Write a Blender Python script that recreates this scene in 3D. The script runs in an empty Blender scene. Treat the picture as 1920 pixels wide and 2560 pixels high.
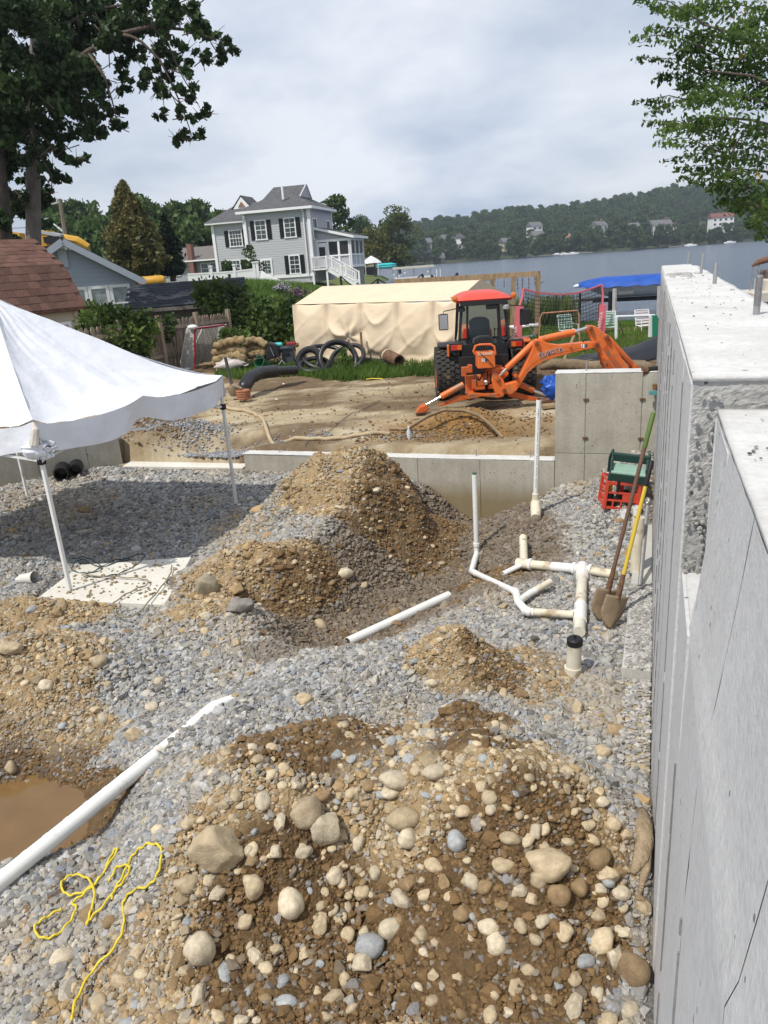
import bpy, bmesh, math, random
import numpy as np
from mathutils import Matrix, Vector
random.seed(7); RNG = np.random.default_rng(11)
sc = bpy.context.scene
COL = sc.collection
rad = math.radians

# ------------------------------------------------------------------ camera
CAM_H = 3.1
PITCH, ROLL, FOC = rad(18.7), rad(4.05), 1850.0          # focal length in pixels of a 1920 x 2560 frame
_F = np.array([0, math.cos(PITCH), -math.sin(PITCH)])
_R0 = np.array([1.0, 0, 0]); _U0 = np.cross(_R0, _F)
_R = _R0*math.cos(ROLL) - _U0*math.sin(ROLL)
_U = _U0*math.cos(ROLL) + _R0*math.sin(ROLL)
cam_d = bpy.data.cameras.new('camera'); cam = bpy.data.objects.new('camera', cam_d); COL.objects.link(cam)
cam_d.sensor_fit = 'VERTICAL'; cam_d.sensor_height = 36.0; cam_d.lens = 36.0*FOC/2560
cam_d.clip_start = 0.05; cam_d.clip_end = 6000
m = Matrix(((_R[0], _U[0], -_F[0], 0), (_R[1], _U[1], -_F[1], 0), (_R[2], _U[2], -_F[2], CAM_H), (0, 0, 0, 1)))
cam.matrix_world = m
sc.camera = cam

# ------------------------------------------------------------------ light
SUN_EL, SUN_AZ = rad(57), rad(230)                        # azimuth clockwise from +Y
w = bpy.data.worlds.new('World'); sc.world = w; w.use_nodes = True
nt = w.node_tree; N = nt.nodes; L = nt.links
for n in list(N): N.remove(n)
out = N.new('ShaderNodeOutputWorld'); bg = N.new('ShaderNodeBackground'); L.new(bg.outputs[0], out.inputs[0])
sky = N.new('ShaderNodeTexSky'); sky.sky_type = 'NISHITA'; sky.sun_disc = False
sky.sun_elevation = SUN_EL; sky.sun_rotation = SUN_AZ; sky.air_density = 1.2; sky.dust_density = 1.5
bg.inputs[1].default_value = 0.1
geo = N.new('ShaderNodeTexCoord')
sep = N.new('ShaderNodeSeparateXYZ'); L.new(geo.outputs['Generated'], sep.inputs[0])
# project the view direction onto a cloud deck so the bands flatten towards the horizon
zz = N.new('ShaderNodeMath'); zz.operation = 'MAXIMUM'; L.new(sep.outputs[2], zz.inputs[0]); zz.inputs[1].default_value = 0.0
za = N.new('ShaderNodeMath'); za.operation = 'ADD'; L.new(zz.outputs[0], za.inputs[0]); za.inputs[1].default_value = 0.30
dv = []
for k in (0, 1):
    d = N.new('ShaderNodeMath'); d.operation = 'DIVIDE'; L.new(sep.outputs[k], d.inputs[0]); L.new(za.outputs[0], d.inputs[1]); dv.append(d)
cmb = N.new('ShaderNodeCombineXYZ'); L.new(dv[0].outputs[0], cmb.inputs[0]); L.new(dv[1].outputs[0], cmb.inputs[1])
def cloud_noise(scale, detail, rough, dist, off):
    mp = N.new('ShaderNodeMapping'); L.new(cmb.outputs[0], mp.inputs[0]); mp.inputs['Location'].default_value = off
    t = N.new('ShaderNodeTexNoise'); t.inputs['Scale'].default_value = scale; t.inputs['Detail'].default_value = detail
    t.inputs['Roughness'].default_value = rough; t.inputs['Distortion'].default_value = dist
    L.new(mp.outputs[0], t.inputs['Vector']); return t
n1 = cloud_noise(1.1, 8, 0.55, 0.15, (5.3, 2.2, 0)); n2 = cloud_noise(0.5, 3, 0.5, 0.2, (9.3, 4.4, 0))
cr = N.new('ShaderNodeValToRGB'); L.new(n1.outputs[0], cr.inputs[0])
cr.color_ramp.elements[0].position = 0.36; cr.color_ramp.elements[0].color = (4.8, 5.7, 7.4, 1)
cr.color_ramp.elements[1].position = 0.60; cr.color_ramp.elements[1].color = (9.0, 9.4, 10.2, 1)
cov = N.new('ShaderNodeValToRGB'); L.new(n2.outputs[0], cov.inputs[0])
cov.color_ramp.elements[0].position = 0.30; cov.color_ramp.elements[0].color = (.62, .62, .62, 1)
cov.color_ramp.elements[1].position = 0.55; cov.color_ramp.elements[1].color = (.96, .96, .96, 1)
mix = N.new('ShaderNodeMix'); mix.data_type = 'RGBA'
L.new(cov.outputs[0], mix.inputs[0]); L.new(sky.outputs[0], mix.inputs[6]); L.new(cr.outputs[0], mix.inputs[7])
L.new(mix.outputs[2], bg.inputs[0])
sun_d = bpy.data.lights.new('sun', 'SUN'); sun_d.energy = 3.9; sun_d.angle = rad(0.6); sun_d.color = (1.0, 0.955, 0.87)
sun = bpy.data.objects.new('sun', sun_d); COL.objects.link(sun)
_s = Vector((math.sin(SUN_AZ)*math.cos(SUN_EL), math.cos(SUN_AZ)*math.cos(SUN_EL), math.sin(SUN_EL)))
sun.rotation_euler = _s.to_track_quat('Z', 'Y').to_euler(); sun.location = _s*60
sc.view_settings.view_transform = 'Standard'; sc.view_settings.look = 'None'
sc.view_settings.exposure = 0.0; sc.view_settings.gamma = 1.0; sc.view_settings.use_curve_mapping = False
sc.cycles.use_denoising = True; sc.cycles.max_bounces = 6; sc.cycles.diffuse_bounces = 3
sc.cycles.transparent_max_bounces = 12; sc.cycles.volume_bounces = 0; sc.cycles.caustics_reflective = False; sc.cycles.caustics_refractive = False

# ------------------------------------------------------------------ measuring: a photo pixel's ray, met with a plane of the place
def ray(px, py): return _F + _R*(px-960)/FOC - _U*(py-1280)/FOC
def at(px, py, z=0.0):
    d = ray(px, py); t = (z-CAM_H)/d[2]; return Vector(d*t + np.array([0, 0, CAM_H]))
def aty(px, py, y):
    d = ray(px, py); t = y/d[1]; return Vector(d*t + np.array([0, 0, CAM_H]))
# frame of the foundation: u along the long wall (away), v to its right
UX, UY = 0.3462, 0.9382
def uv(u, v, z=0.0): return Vector((UX*u + UY*v, UY*u - UX*v, z))
def to_uv(p): return p[0]*UX + p[1]*UY, p[0]*UY - p[1]*UX
ANG_U = math.atan2(UY, UX)          # heading of u
# ------------------------------------------------------------------ names and labels
def tag(o, label=None, cat=None, group=None, kind=None):
    if label: o['label'] = label
    if cat: o['category'] = cat
    if group: o['group'] = group
    if kind: o['kind'] = kind
    return o
MAT4 = {}
def root(name, loc, label, cat, group=None, rz=0.0, kind=None, mat4=None):
    o = bpy.data.objects.new(name, None); COL.objects.link(o); o.empty_display_size = 0.2
    o.location = loc; o.rotation_euler = (0, 0, rz)
    if mat4 is not None: o.matrix_world = mat4; MAT4[o] = mat4.copy()
    else: MAT4[o] = Matrix.Translation(Vector(loc)) @ Matrix.Rotation(rz, 4, 'Z')
    return tag(o, label, cat, group, kind)
def copy_tree(o, parent=None):
    c = o.copy(); COL.objects.link(c)
    if parent is not None: c.parent = parent
    if o in MAT4: MAT4[c] = MAT4[o]
    for ch in o.children: copy_tree(ch, c)
    return c

# ------------------------------------------------------------------ materials
MATS = {}
def M(name, col, rough=.8, var=.0, scale=6, spec=.3, metal=0.0, bump=0.0, bscale=60, rnd=0.0, hue=None, alpha=1.0, coat=0.0, stain=None, stretch=(1, 1, 1)):
    """plain paint/wood/stone: base colour with noise variation, optional second tone, bump, per-object variation"""
    if name in MATS: return MATS[name]
    m = bpy.data.materials.new(name); m.use_nodes = True; nt = m.node_tree; N = nt.nodes; L = nt.links
    b = N['Principled BSDF']; b.inputs['Roughness'].default_value = rough; b.inputs['Specular IOR Level'].default_value = spec
    b.inputs['Metallic'].default_value = metal; b.inputs['Coat Weight'].default_value = coat
    c4 = (*col, 1); b.inputs['Base Color'].default_value = c4
    src = None
    tc = N.new('ShaderNodeTexCoord'); mp = N.new('ShaderNodeMapping'); mp.inputs['Scale'].default_value = stretch
    L.new(tc.outputs['Object'], mp.inputs[0])
    if var > 0 or hue is not None:
        t = N.new('ShaderNodeTexNoise'); t.inputs['Scale'].default_value = scale; t.inputs['Detail'].default_value = 6; t.inputs['Roughness'].default_value = .65
        L.new(mp.outputs[0], t.inputs['Vector'])
        r = N.new('ShaderNodeValToRGB'); L.new(t.outputs[0], r.inputs[0])
        lo = hue if hue is not None else tuple(c*(1-var) for c in col)
        hi = tuple(min(1, c*(1+var)) for c in col)
        r.color_ramp.elements[0].position = .32; r.color_ramp.elements[0].color = (*lo, 1)
        r.color_ramp.elements[1].position = .68; r.color_ramp.elements[1].color = (*hi, 1)
        src = r.outputs[0]
    if stain:
        t2 = N.new('ShaderNodeTexNoise'); t2.inputs['Scale'].default_value = stain[1]; t2.inputs['Detail'].default_value = 5; L.new(mp.outputs[0], t2.inputs['Vector'])
        r2 = N.new('ShaderNodeMapRange'); r2.inputs[1].default_value = stain[2]; r2.inputs[2].default_value = stain[2]+.12; L.new(t2.outputs[0], r2.inputs[0])
        mx = N.new('ShaderNodeMix'); mx.data_type = 'RGBA'; L.new(r2.outputs[0], mx.inputs[0])
        if src: L.new(src, mx.inputs[6])
        else: mx.inputs[6].default_value = c4
        mx.inputs[7].default_value = (*stain[0], 1); src = mx.outputs[2]
    if rnd > 0:
        oi = N.new('ShaderNodeObjectInfo'); mr = N.new('ShaderNodeMapRange'); L.new(oi.outputs['Random'], mr.inputs[0])
        mr.inputs[3].default_value = 1-rnd; mr.inputs[4].default_value = 1+rnd
        vm = N.new('ShaderNodeVectorMath'); vm.operation = 'SCALE'
        if src: L.new(src, vm.inputs[0])
        else: vm.inputs[0].default_value = col
        L.new(mr.outputs[0], vm.inputs['Scale']); src = vm.outputs[0]
    if src: L.new(src, b.inputs['Base Color'])
    if bump > 0:
        t3 = N.new('ShaderNodeTexNoise'); t3.inputs['Scale'].default_value = bscale; t3.inputs['Detail'].default_value = 5; L.new(mp.outputs[0], t3.inputs['Vector'])
        bp = N.new('ShaderNodeBump'); bp.inputs['Strength'].default_value = bump; bp.inputs['Distance'].default_value = .02
        L.new(t3.outputs[0], bp.inputs['Height']); L.new(bp.outputs[0], b.inputs['Normal'])
    MATS[name] = m; return m
def foliage(name, dark, light, transl=.35):
    """leaf colour runs between two tones by the leaf's own 'tone'"""
    if name in MATS: return MATS[name]
    m = bpy.data.materials.new(name); m.use_nodes = True; nt = m.node_tree; N = nt.nodes; L = nt.links
    for n in list(N): N.remove(n)
    o = N.new('ShaderNodeOutputMaterial'); a = N.new('ShaderNodeAttribute'); a.attribute_name = 'tone'
    oi = N.new('ShaderNodeObjectInfo'); mr = N.new('ShaderNodeMapRange'); L.new(oi.outputs['Random'], mr.inputs[0]); mr.inputs[3].default_value = -.14; mr.inputs[4].default_value = .14
    ad = N.new('ShaderNodeMath'); ad.operation = 'ADD'; L.new(a.outputs['Fac'], ad.inputs[0]); L.new(mr.outputs[0], ad.inputs[1])
    r = N.new('ShaderNodeValToRGB'); L.new(ad.outputs[0], r.inputs[0])
    r.color_ramp.elements[0].color = (*dark, 1); r.color_ramp.elements[1].color = (*light, 1)
    d = N.new('ShaderNodeBsdfPrincipled'); d.inputs['Roughness'].default_value = .55; d.inputs['Specular IOR Level'].default_value = .25; L.new(r.outputs[0], d.inputs['Base Color'])
    t = N.new('ShaderNodeBsdfTranslucent'); L.new(r.outputs[0], t.inputs[0])
    x = N.new('ShaderNodeMixShader'); x.inputs[0].default_value = transl; L.new(d.outputs[0], x.inputs[1]); L.new(t.outputs[0], x.inputs[2]); L.new(x.outputs[0], o.inputs[0])
    MATS[name] = m; return m

# ------------------------------------------------------------------ mesh building
class MB:
    def __init__(s): s.v = []; s.f = []
    def add(s, vs, fs):
        k = len(s.v); s.v += [tuple(p) for p in vs]; s.f += [tuple(i+k for i in f) for f in fs]; return s
    def box(s, c, d, rz=0.0, R=None):
        hx, hy, hz = d[0]/2, d[1]/2, d[2]/2
        R = R if R is not None else Matrix.Rotation(rz, 3, 'Z'); c = Vector(c)
        vs = [c + R @ Vector((x*hx, y*hy, z*hz)) for z in (-1, 1) for y in (-1, 1) for x in (-1, 1)]
        return s.add(vs, [(0, 2, 3, 1), (4, 5, 7, 6), (0, 1, 5, 4), (2, 6, 7, 3), (0, 4, 6, 2), (1, 3, 7, 5)])
    def beam(s, a, b, wd, ht, up=(0, 0, 1)):
        a, b = Vector(a), Vector(b); d = b-a; ln = d.length; d.normalize(); u = Vector(up)
        x = d.cross(u)
        if x.length < 1e-4: x = d.cross(Vector((1, 0, 0)))
        x.normalize(); z = x.cross(d)
        R = Matrix((x, d, z)).transposed()
        return s.box((a+b)/2, (wd, ln, ht), R=R)
    def tube(s, pts, r, n=8, caps=True, close=False):
        pts = [Vector(p) for p in pts]; m = len(pts)
        rs = r if hasattr(r, '__len__') else [r]*m
        k0 = len(s.v); nrm = None
        for i, p in enumerate(pts):
            if close: t = pts[(i+1) % m] - pts[i-1]
            else: t = pts[min(i+1, m-1)] - pts[max(i-1, 0)]
            if t.length < 1e-9: t = Vector((0, 0, 1))
            t.normalize()
            if nrm is None:
                nrm = t.orthogonal().normalized()
            nrm = (nrm - t*nrm.dot(t))
            if nrm.length < 1e-6: nrm = t.orthogonal()
            nrm.normalize(); b = t.cross(nrm)
            for j in range(n):
                a = 2*math.pi*j/n
                s.v.append(tuple(p + (nrm*math.cos(a) + b*math.sin(a))*rs[i]))
        for i in range(m if close else m-1):
            i2 = (i+1) % m
            for j in range(n):
                j2 = (j+1) % n
                s.f.append((k0+i*n+j, k0+i*n+j2, k0+i2*n+j2, k0+i2*n+j))
        if caps and not close:
            s.f.append(tuple(k0+j for j in reversed(range(n)))); s.f.append(tuple(k0+(m-1)*n+j for j in range(n)))
        return s
    def cyl(s, a, b, r, n=12, r2=None): return s.tube([a, b], [r, r if r2 is None else r2], n)
    def pipe(s, a, b, r, ri, n=14):
        """open pipe with wall thickness"""
        a, b = Vector(a), Vector(b); t = (b-a).normalized(); x = t.orthogonal().normalized(); y = t.cross(x); k = len(s.v)
        for p, q in ((a, r), (b, r), (b, ri), (a, ri)):
            for j in range(n):
                an = 2*math.pi*j/n; s.v.append(tuple(p+(x*math.cos(an)+y*math.sin(an))*q))
        for i in range(4):
            for j in range(n):
                j2 = (j+1) % n; i2 = (i+1) % 4
                s.f.append((k+i*n+j, k+i*n+j2, k+i2*n+j2, k+i2*n+j))
        return s
    def lathe(s, prof, n=16, c=(0, 0, 0), R=None):
        k = len(s.v); c = Vector(c); R = R if R is not None else Matrix.Identity(3)
        for (r, z) in prof:
            for j in range(n):
                a = 2*math.pi*j/n; s.v.append(tuple(c + R @ Vector((r*math.cos(a), r*math.sin(a), z))))
        for i in range(len(prof)-1):
            for j in range(n):
                j2 = (j+1) % n; s.f.append((k+i*n+j, k+i*n+j2, k+(i+1)*n+j2, k+(i+1)*n+j))
        return s
    def prism(s, poly, a, b):
        """poly: points (Vector) of one face; extruded by vector b-a given as offset pair"""
        k = len(s.v); n = len(poly); a, b = Vector(a), Vector(b)
        s.v += [tuple(Vector(p)+a) for p in poly] + [tuple(Vector(p)+b) for p in poly]
        s.f.append(tuple(k+i for i in reversed(range(n)))); s.f.append(tuple(k+n+i for i in range(n)))
        for i in range(n):
            j = (i+1) % n; s.f.append((k+i, k+j, k+n+j, k+n+i))
        return s
    def grid(s, fn, nu, nv):
        k = len(s.v)
        for j in range(nv+1):
            for i in range(nu+1): s.v.append(tuple(fn(i/nu, j/nv)))
        for j in range(nv):
            for i in range(nu):
                a = k+j*(nu+1)+i; s.f.append((a, a+1, a+nu+2, a+nu+1))
        return s
    def ball(s, c, r, n=10, m=6, sq=(1, 1, 1)):
        return s.lathe([(max(1e-4, r*math.sin(math.pi*i/m)), -r*math.cos(math.pi*i/m)) for i in range(m+1)], n, c, Matrix.Diagonal(Vector(sq)))
    def build(s, name, mat, parent=None, smooth=False, bevel=0.0, local=False, kind=None, solid=0.0, mats=None, sub=0):
        me = bpy.data.meshes.new(name)
        vs = s.v
        if parent is not None and not local:
            p = parent
            while p not in MAT4 and p.parent is not None: p = p.parent
            if p in MAT4:
                inv = MAT4[p].inverted(); vs = [tuple(inv @ Vector(q)) for q in vs]
        me.from_pydata(vs, [], s.f); me.update()
        if smooth:
            me.polygons.foreach_set('use_smooth', [True]*len(me.polygons))
        me.materials.append(mat)
        o = bpy.data.objects.new(name, me); COL.objects.link(o)
        if parent is not None: o.parent = parent
        if solid:
            md = o.modifiers.new('solid', 'SOLIDIFY'); md.thickness = solid; md.offset = 0
        if sub:
            md = o.modifiers.new('sub', 'SUBSURF'); md.levels = sub; md.render_levels = sub
        if bevel:
            md = o.modifiers.new('bevel', 'BEVEL'); md.width = bevel; md.segments = 2; md.limit_method = 'ANGLE'
        if smooth == 'auto':
            md = o.modifiers.new('norm', 'WEIGHTED_NORMAL') if False else None
            me.set_sharp_from_angle(angle=rad(40))
        if kind: o['kind'] = kind
        return o
def mesh_np(name, v, f, mat, parent=None, attrs=None, smooth=False):
    """big meshes from arrays: v (n,3), f (m,3|4); attrs {name: array on points (float)}"""
    me = bpy.data.meshes.new(name); v = np.asarray(v, np.float32); f = np.asarray(f, np.int32); k = f.shape[1]
    me.vertices.add(len(v)); me.vertices.foreach_set('co', v.ravel())
    me.loops.add(f.size); me.loops.foreach_set('vertex_index', f.ravel())
    me.polygons.add(len(f)); me.polygons.foreach_set('loop_start', np.arange(0, f.size, k, dtype=np.int32))
    try: me.polygons.foreach_set('loop_total', np.full(len(f), k, np.int32))
    except Exception: pass
    if smooth: me.polygons.foreach_set('use_smooth', np.ones(len(f), bool))
    for an, arr in (attrs or {}).items():
        a = me.attributes.new(an, 'FLOAT', 'POINT'); a.data.foreach_set('value', np.asarray(arr, np.float32))
    me.update(); me.validate()
    if mat: me.materials.append(mat)
    o = bpy.data.objects.new(name, me); COL.objects.link(o)
    if parent is not None: o.parent = parent
    return o

# ------------------------------------------------------------------ value noise
def _h(ix, iy, seed):
    n = (ix.astype(np.int64)*374761393 + iy.astype(np.int64)*668265263 + seed*1442695041) & 0xffffffff
    n = ((n ^ (n >> 13))*1274126177) & 0xffffffff
    return ((n ^ (n >> 16)) & 0xffff)/65535.0
def vnoise(x, y, seed=0):
    x = np.asarray(x, float); y = np.asarray(y, float)
    ix, iy = np.floor(x), np.floor(y); fx, fy = x-ix, y-iy
    fx = fx*fx*(3-2*fx); fy = fy*fy*(3-2*fy)
    a = _h(ix, iy, seed); b = _h(ix+1, iy, seed); c = _h(ix, iy+1, seed); d = _h(ix+1, iy+1, seed)
    return (a*(1-fx)+b*fx)*(1-fy)+(c*(1-fx)+d*fx)*fy
def fbm(x, y, scale, octv=4, seed=0, gain=.5):
    s = 0; a = 1; t = 0
    for i in range(octv):
        s = s + a*(vnoise(np.asarray(x)*scale, np.asarray(y)*scale, seed+i*17)-.5); t += a; a *= gain; scale *= 2.03
    return s/t*2
def sstep(a, b, x):
    t = np.clip((np.asarray(x, float)-a)/(b-a), 0, 1); return t*t*(3-2*t)

# ------------------------------------------------------------------ leaves
def leaf_mesh(pts, size, seed=0, tone=None, aspect=.55, flat=.0, droop=0.0, jit=.4, shade=None):
    """one pointed leaf (a folded rhombus of two triangles) per point -> verts, faces, tone"""
    rg = np.random.default_rng(seed); n = len(pts); pts = np.asarray(pts, float)
    d = rg.normal(size=(n, 3)); d[:, 2] = d[:, 2]*(1-flat) - droop; d /= np.linalg.norm(d, axis=1)[:, None]
    e = rg.normal(size=(n, 3)); e -= (e*d).sum(1)[:, None]*d; e /= np.linalg.norm(e, axis=1)[:, None]
    s = size*(1+jit*(rg.random(n)*2-1)); s = s[:, None]; nn = np.cross(d, e)
    v = np.empty((n, 4, 3)); v[:, 0] = pts-d*s*.5; v[:, 1] = pts+e*s*aspect*.5+nn*s*.08; v[:, 2] = pts+d*s*.5; v[:, 3] = pts-e*s*aspect*.5+nn*s*.08
    f = np.arange(n*4).reshape(n, 4)
    t = rg.random(n)*.6+.2 if tone is None else np.clip(tone + (rg.random(n)-.5)*.35, 0, 1)
    return v.reshape(-1, 3), f, np.repeat(t, 4)
def ball_pts(c, r, n, rg, shell=.55, sq=(1, 1, 1)):
    p = rg.normal(size=(n, 3)); p /= np.linalg.norm(p, axis=1)[:, None]
    q = (shell + (1-shell)*rg.random(n))[:, None]
    return np.asarray(c) + p*q*r*np.asarray(sq)
def ellipsoid_crown(seed, rx, ry, h, lobes, per, leaf, base=.0):
    """a broadleaf crown, origin at its foot: lobes of leaves scattered over an uneven egg"""
    rg = np.random.default_rng(seed); P = []; T = []
    for i in range(lobes):
        a = rg.random()*6.283; zf = rg.random(); rr = math.sin(math.pi*(.12+.83*zf))**.7*(.55+.4*rg.random())
        c = np.array([math.cos(a)*rx*rr*.75, math.sin(a)*ry*rr*.75, base + h*(.08+.84*zf)])
        r = (.22+.16*rg.random())*min(rx, ry, h*.6)*1.15
        P.append(ball_pts(c, r, per, rg, .6, (1.1, 1.1, .8))); T.append(np.full(per, .25+.5*rg.random()))
    P = np.vstack(P); T = np.concatenate(T)
    return leaf_mesh(P, leaf, seed, T)
def as_mesh(o):
    """lettering drawn with a font becomes a plain mesh"""
    dg = bpy.context.evaluated_depsgraph_get(); me = bpy.data.meshes.new_from_object(o.evaluated_get(dg)); n = bpy.data.objects.new(o.name, me); COL.objects.link(n); n.parent = o.parent; n.matrix_local = o.matrix_local.copy()
    for m_ in o.data.materials:
        if not me.materials: me.materials.append(m_)
    nm = o.name; bpy.data.objects.remove(o); n.name = nm; return n
# ================================================================== GROUND OF THE PIT
def bump2(x, y, cx, cy, rx, ry, h, rot=0.0, p=1.3):
    c, s = math.cos(rot), math.sin(rot); dx, dy = x-cx, y-cy
    d = np.sqrt(((dx*c+dy*s)/rx)**2 + ((-dx*s+dy*c)/ry)**2)
    return h*np.clip(1-d, 0, 1)**p*(1.0 if p < 1.2 else (1+.6*np.clip(d, 0, 1)*np.clip(1-d, 0, 1)))
def seg_d(x, y, pts):
    best = np.full(np.shape(x), 1e9)
    for (ax, ay), (bx, by) in zip(pts[:-1], pts[1:]):
        vx, vy = bx-ax, by-ay; t = np.clip(((x-ax)*vx+(y-ay)*vy)/(vx*vx+vy*vy), 0, 1)
        best = np.minimum(best, np.hypot(x-ax-t*vx, y-ay-t*vy))
    return best
TRENCH = [(1.5, 10.3), (.85, 9.5), (.62, 8.3), (.15, 7.1), (-.45, 6.5)]
def pit_h(x, y):
    x = np.asarray(x, float); y = np.asarray(y, float)
    wx = x + .16*fbm(x, y, 1.3, 3, 5); wy = y + .16*fbm(x, y, 1.3, 3, 9)
    z = .05*fbm(x, y, .5, 3, 1)
    z = z - .34*(1-sstep(.30, 1.05, seg_d(wx, wy, TRENCH)))
    z = z - .16*bump2(wx, wy, 1.25, 7.5, 1.2, .95, 1, .3, 1.0) - .36*bump2(wx, wy, 1.35, 10.1, 1.35, 1.1, 1, -.2, 1.0)
    z = z + .42*sstep(.55, 1.25, (wx*UY-wy*UX) + 1.35)*sstep(7.9, 8.8, wx*UX+wy*UY)*sstep(-.25, .35, wx-1.95)
    z = np.maximum(z, np.where(wx > .26, -1, 1)*0 + z)
    pile = np.maximum(np.minimum(1.0*sstep(0, .95, bump2(wx, wy, -.08, 9.25, 1.8, 1.5, 1.0, .15, .8)), .74+.12*fbm(x, y, 1.3, 2, 95)), .46*sstep(0, .8, bump2(wx, wy, -.45, 8.3, 1.35, .95, 1.0, .2, .9))); pile = pile*(1+.28*fbm(x, y, 1.7, 3, 97))+.05*np.abs(fbm(x, y, 5, 3, 91))*sstep(.1, .3, pile)
    pile = pile*(1-sstep(.30, .62, wx-.06*(wy-8))*.72)                      # the steeper dug side
    z = np.maximum(z, 0)*0 + z + pile
    z = z + bump2(wx, wy, -.45, 7.55, .8, .6, .22, .2)
    z = z + bump2(wx, wy, -1.42, 7.3, 1.15, .75, .42, .1) + bump2(wx, wy, -.85, 7.0, .6, .45, .14)
    z = z - bump2(wx, wy, -1.33, 6.72, .34, .22, .30, .2, 1.0)
    z = z + bump2(wx, wy, -1.65, 6.3, .9, .5, .16)
    z = z + bump2(wx, wy, .55, 5.1, .62, .50, .34, -.5) + .16*(1-sstep(.1, .7, seg_d(wx, wy, [(-1.6, 4.2), (-.7, 4.85), (.1, 5.4)])))
    z = z + .60*(1-sstep(.0, 1.0, seg_d(wx, wy*1.0, [(-.85, 3.3), (-.3, 3.45), (.25, 3.4), (.55, 3.0)])))*(1+.25*fbm(x, y, 2.6, 3, 83))
    z = z + .20*sstep(3.9, 3.0, wy)*sstep(-1.6, -.9, wx)*sstep(1.15, .6, wx - .369*wy + .3)
    z = z + bump2(wx, wy, -3.0, 5.35, 1.1, .95, .42, .2) + bump2(wx, wy, -3.6, 6.6, 1.1, .5, .24) + bump2(wx, wy, -2.2, 5.2, .7, .5, .12)
    z = z - .24*(1-sstep(.35, 1.0, np.hypot((wx+2.75)/1.45, (wy-3.98)/.80)))
    z = z - .10*bump2(wx, wy, .35, 2.55, .8, .5, 1, .2, 1.0)
    return z
def zones(x, y):
    """soil 0..1 (0 clean crushed stone, 1 earth) and wet 0..1"""
    x = np.asarray(x, float); y = np.asarray(y, float)
    n = .22*fbm(x, y, 1.6, 4, 31) + .10*fbm(x, y, 7, 3, 37)
    def e(cx, cy, rx, ry, rot=0.0):
        c, s = math.cos(rot), math.sin(rot); dx, dy = x-cx, y-cy
        d = np.sqrt(((dx*c+dy*s)/rx)**2 + ((-dx*s+dy*c)/ry)**2)+n
        return 1-sstep(.75, 1.0, d)
    soil = np.maximum.reduce([
        e(-.1, 9.0, 1.25, 1.4, .15), e(-.3, 8.2, .7, .5), e(-1.35, 7.05, .95, .52, .15), e(-1.7, 6.4, .5, .3), e(.55, 5.08, .5, .42, -.5)*.95,
        e(-.45, 3.55, .75, .5, .35), e(.35, 3.75, .38, .3), e(.25, 2.6, .85, .7), e(-.65, 2.55, .75, .62, .3), e(.0, 3.0, 1.0, .55)*.62, e(-.1, 2.0, 1.1, .4)*.75,
        e(-3.05, 5.35, .85, .75, .2), e(-2.5, 4.65, .55, .35)*.7, e(-3.5, 6.6, 1.0, .38), e(-2.6, 3.95, .95, .55), e(-1.35, 2.3, .5, .6)*.6,
        e(1.2, 7.35, .5, .36)*.9, e(1.05, 5.0, .35, .5)*.55, e(1.42, 4.55, .3, .5)*.5])
    soil = np.maximum(soil, .46*sstep(.05, .5, fbm(x, y, 1.1, 4, 131)+.15))
    td = seg_d(x, y, TRENCH)+.5*n
    trench = np.maximum(1-sstep(.62, 1.15, td), np.maximum(e(1.15, 8.3, 1.15, 1.9)*.97, np.maximum(e(.95, 7.15, .85, .65)*.95, e(1.3, 7.7, .75, 1.0)*.97)))
    trench = np.maximum(trench, np.maximum(e(-.55, 6.55, .7, .35)*.9, e(-1.0, 5.7, .38, .28)*.75))
    wet = np.clip(np.maximum.reduce([trench*.8, e(.45, 2.45, .62, .5)*.95, e(-.5, 2.5, .6, .5), e(-.45, 3.45, .55, .38, .35)*.9, e(.4, 3.3, .3, .3)*.9, e(.36, 3.78, .33, .28)*.95,
        e(-2.55, 3.95, 1.1, .7)*.95, e(.42, 9.0, .45, .9)*.85, e(-.95, 6.75, .35, .28)*.7, e(-1.35, 6.72, .3, .2)*.8, e(.75, 5.0, .28, .35)*.6,  # second ellipse paints the shaded dug side of the pile dark
        e(-2.0, 3.5, 1.0, .5)*.55, e(.3, 8.0, .5, .6)*.8]), 0, 1)
    return np.clip(soil, 0, 1), wet, np.clip(trench, 0, 1)
def pit_hit(px, py, lift=0.0):
    d = ray(px, py); t = np.arange(1.5, 16, .01); P = d[None]*t[:, None]; P[:, 2] += CAM_H
    below = P[:, 2] < pit_h(P[:, 0], P[:, 1])
    i = int(np.argmax(below)) if below.any() else len(t)-1
    p = P[i]; return Vector((p[0], p[1], float(pit_h(p[0], p[1]))+lift))
def onpit(x, y, lift=0.0): return Vector((x, y, float(pit_h(x, y))+lift))

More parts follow.
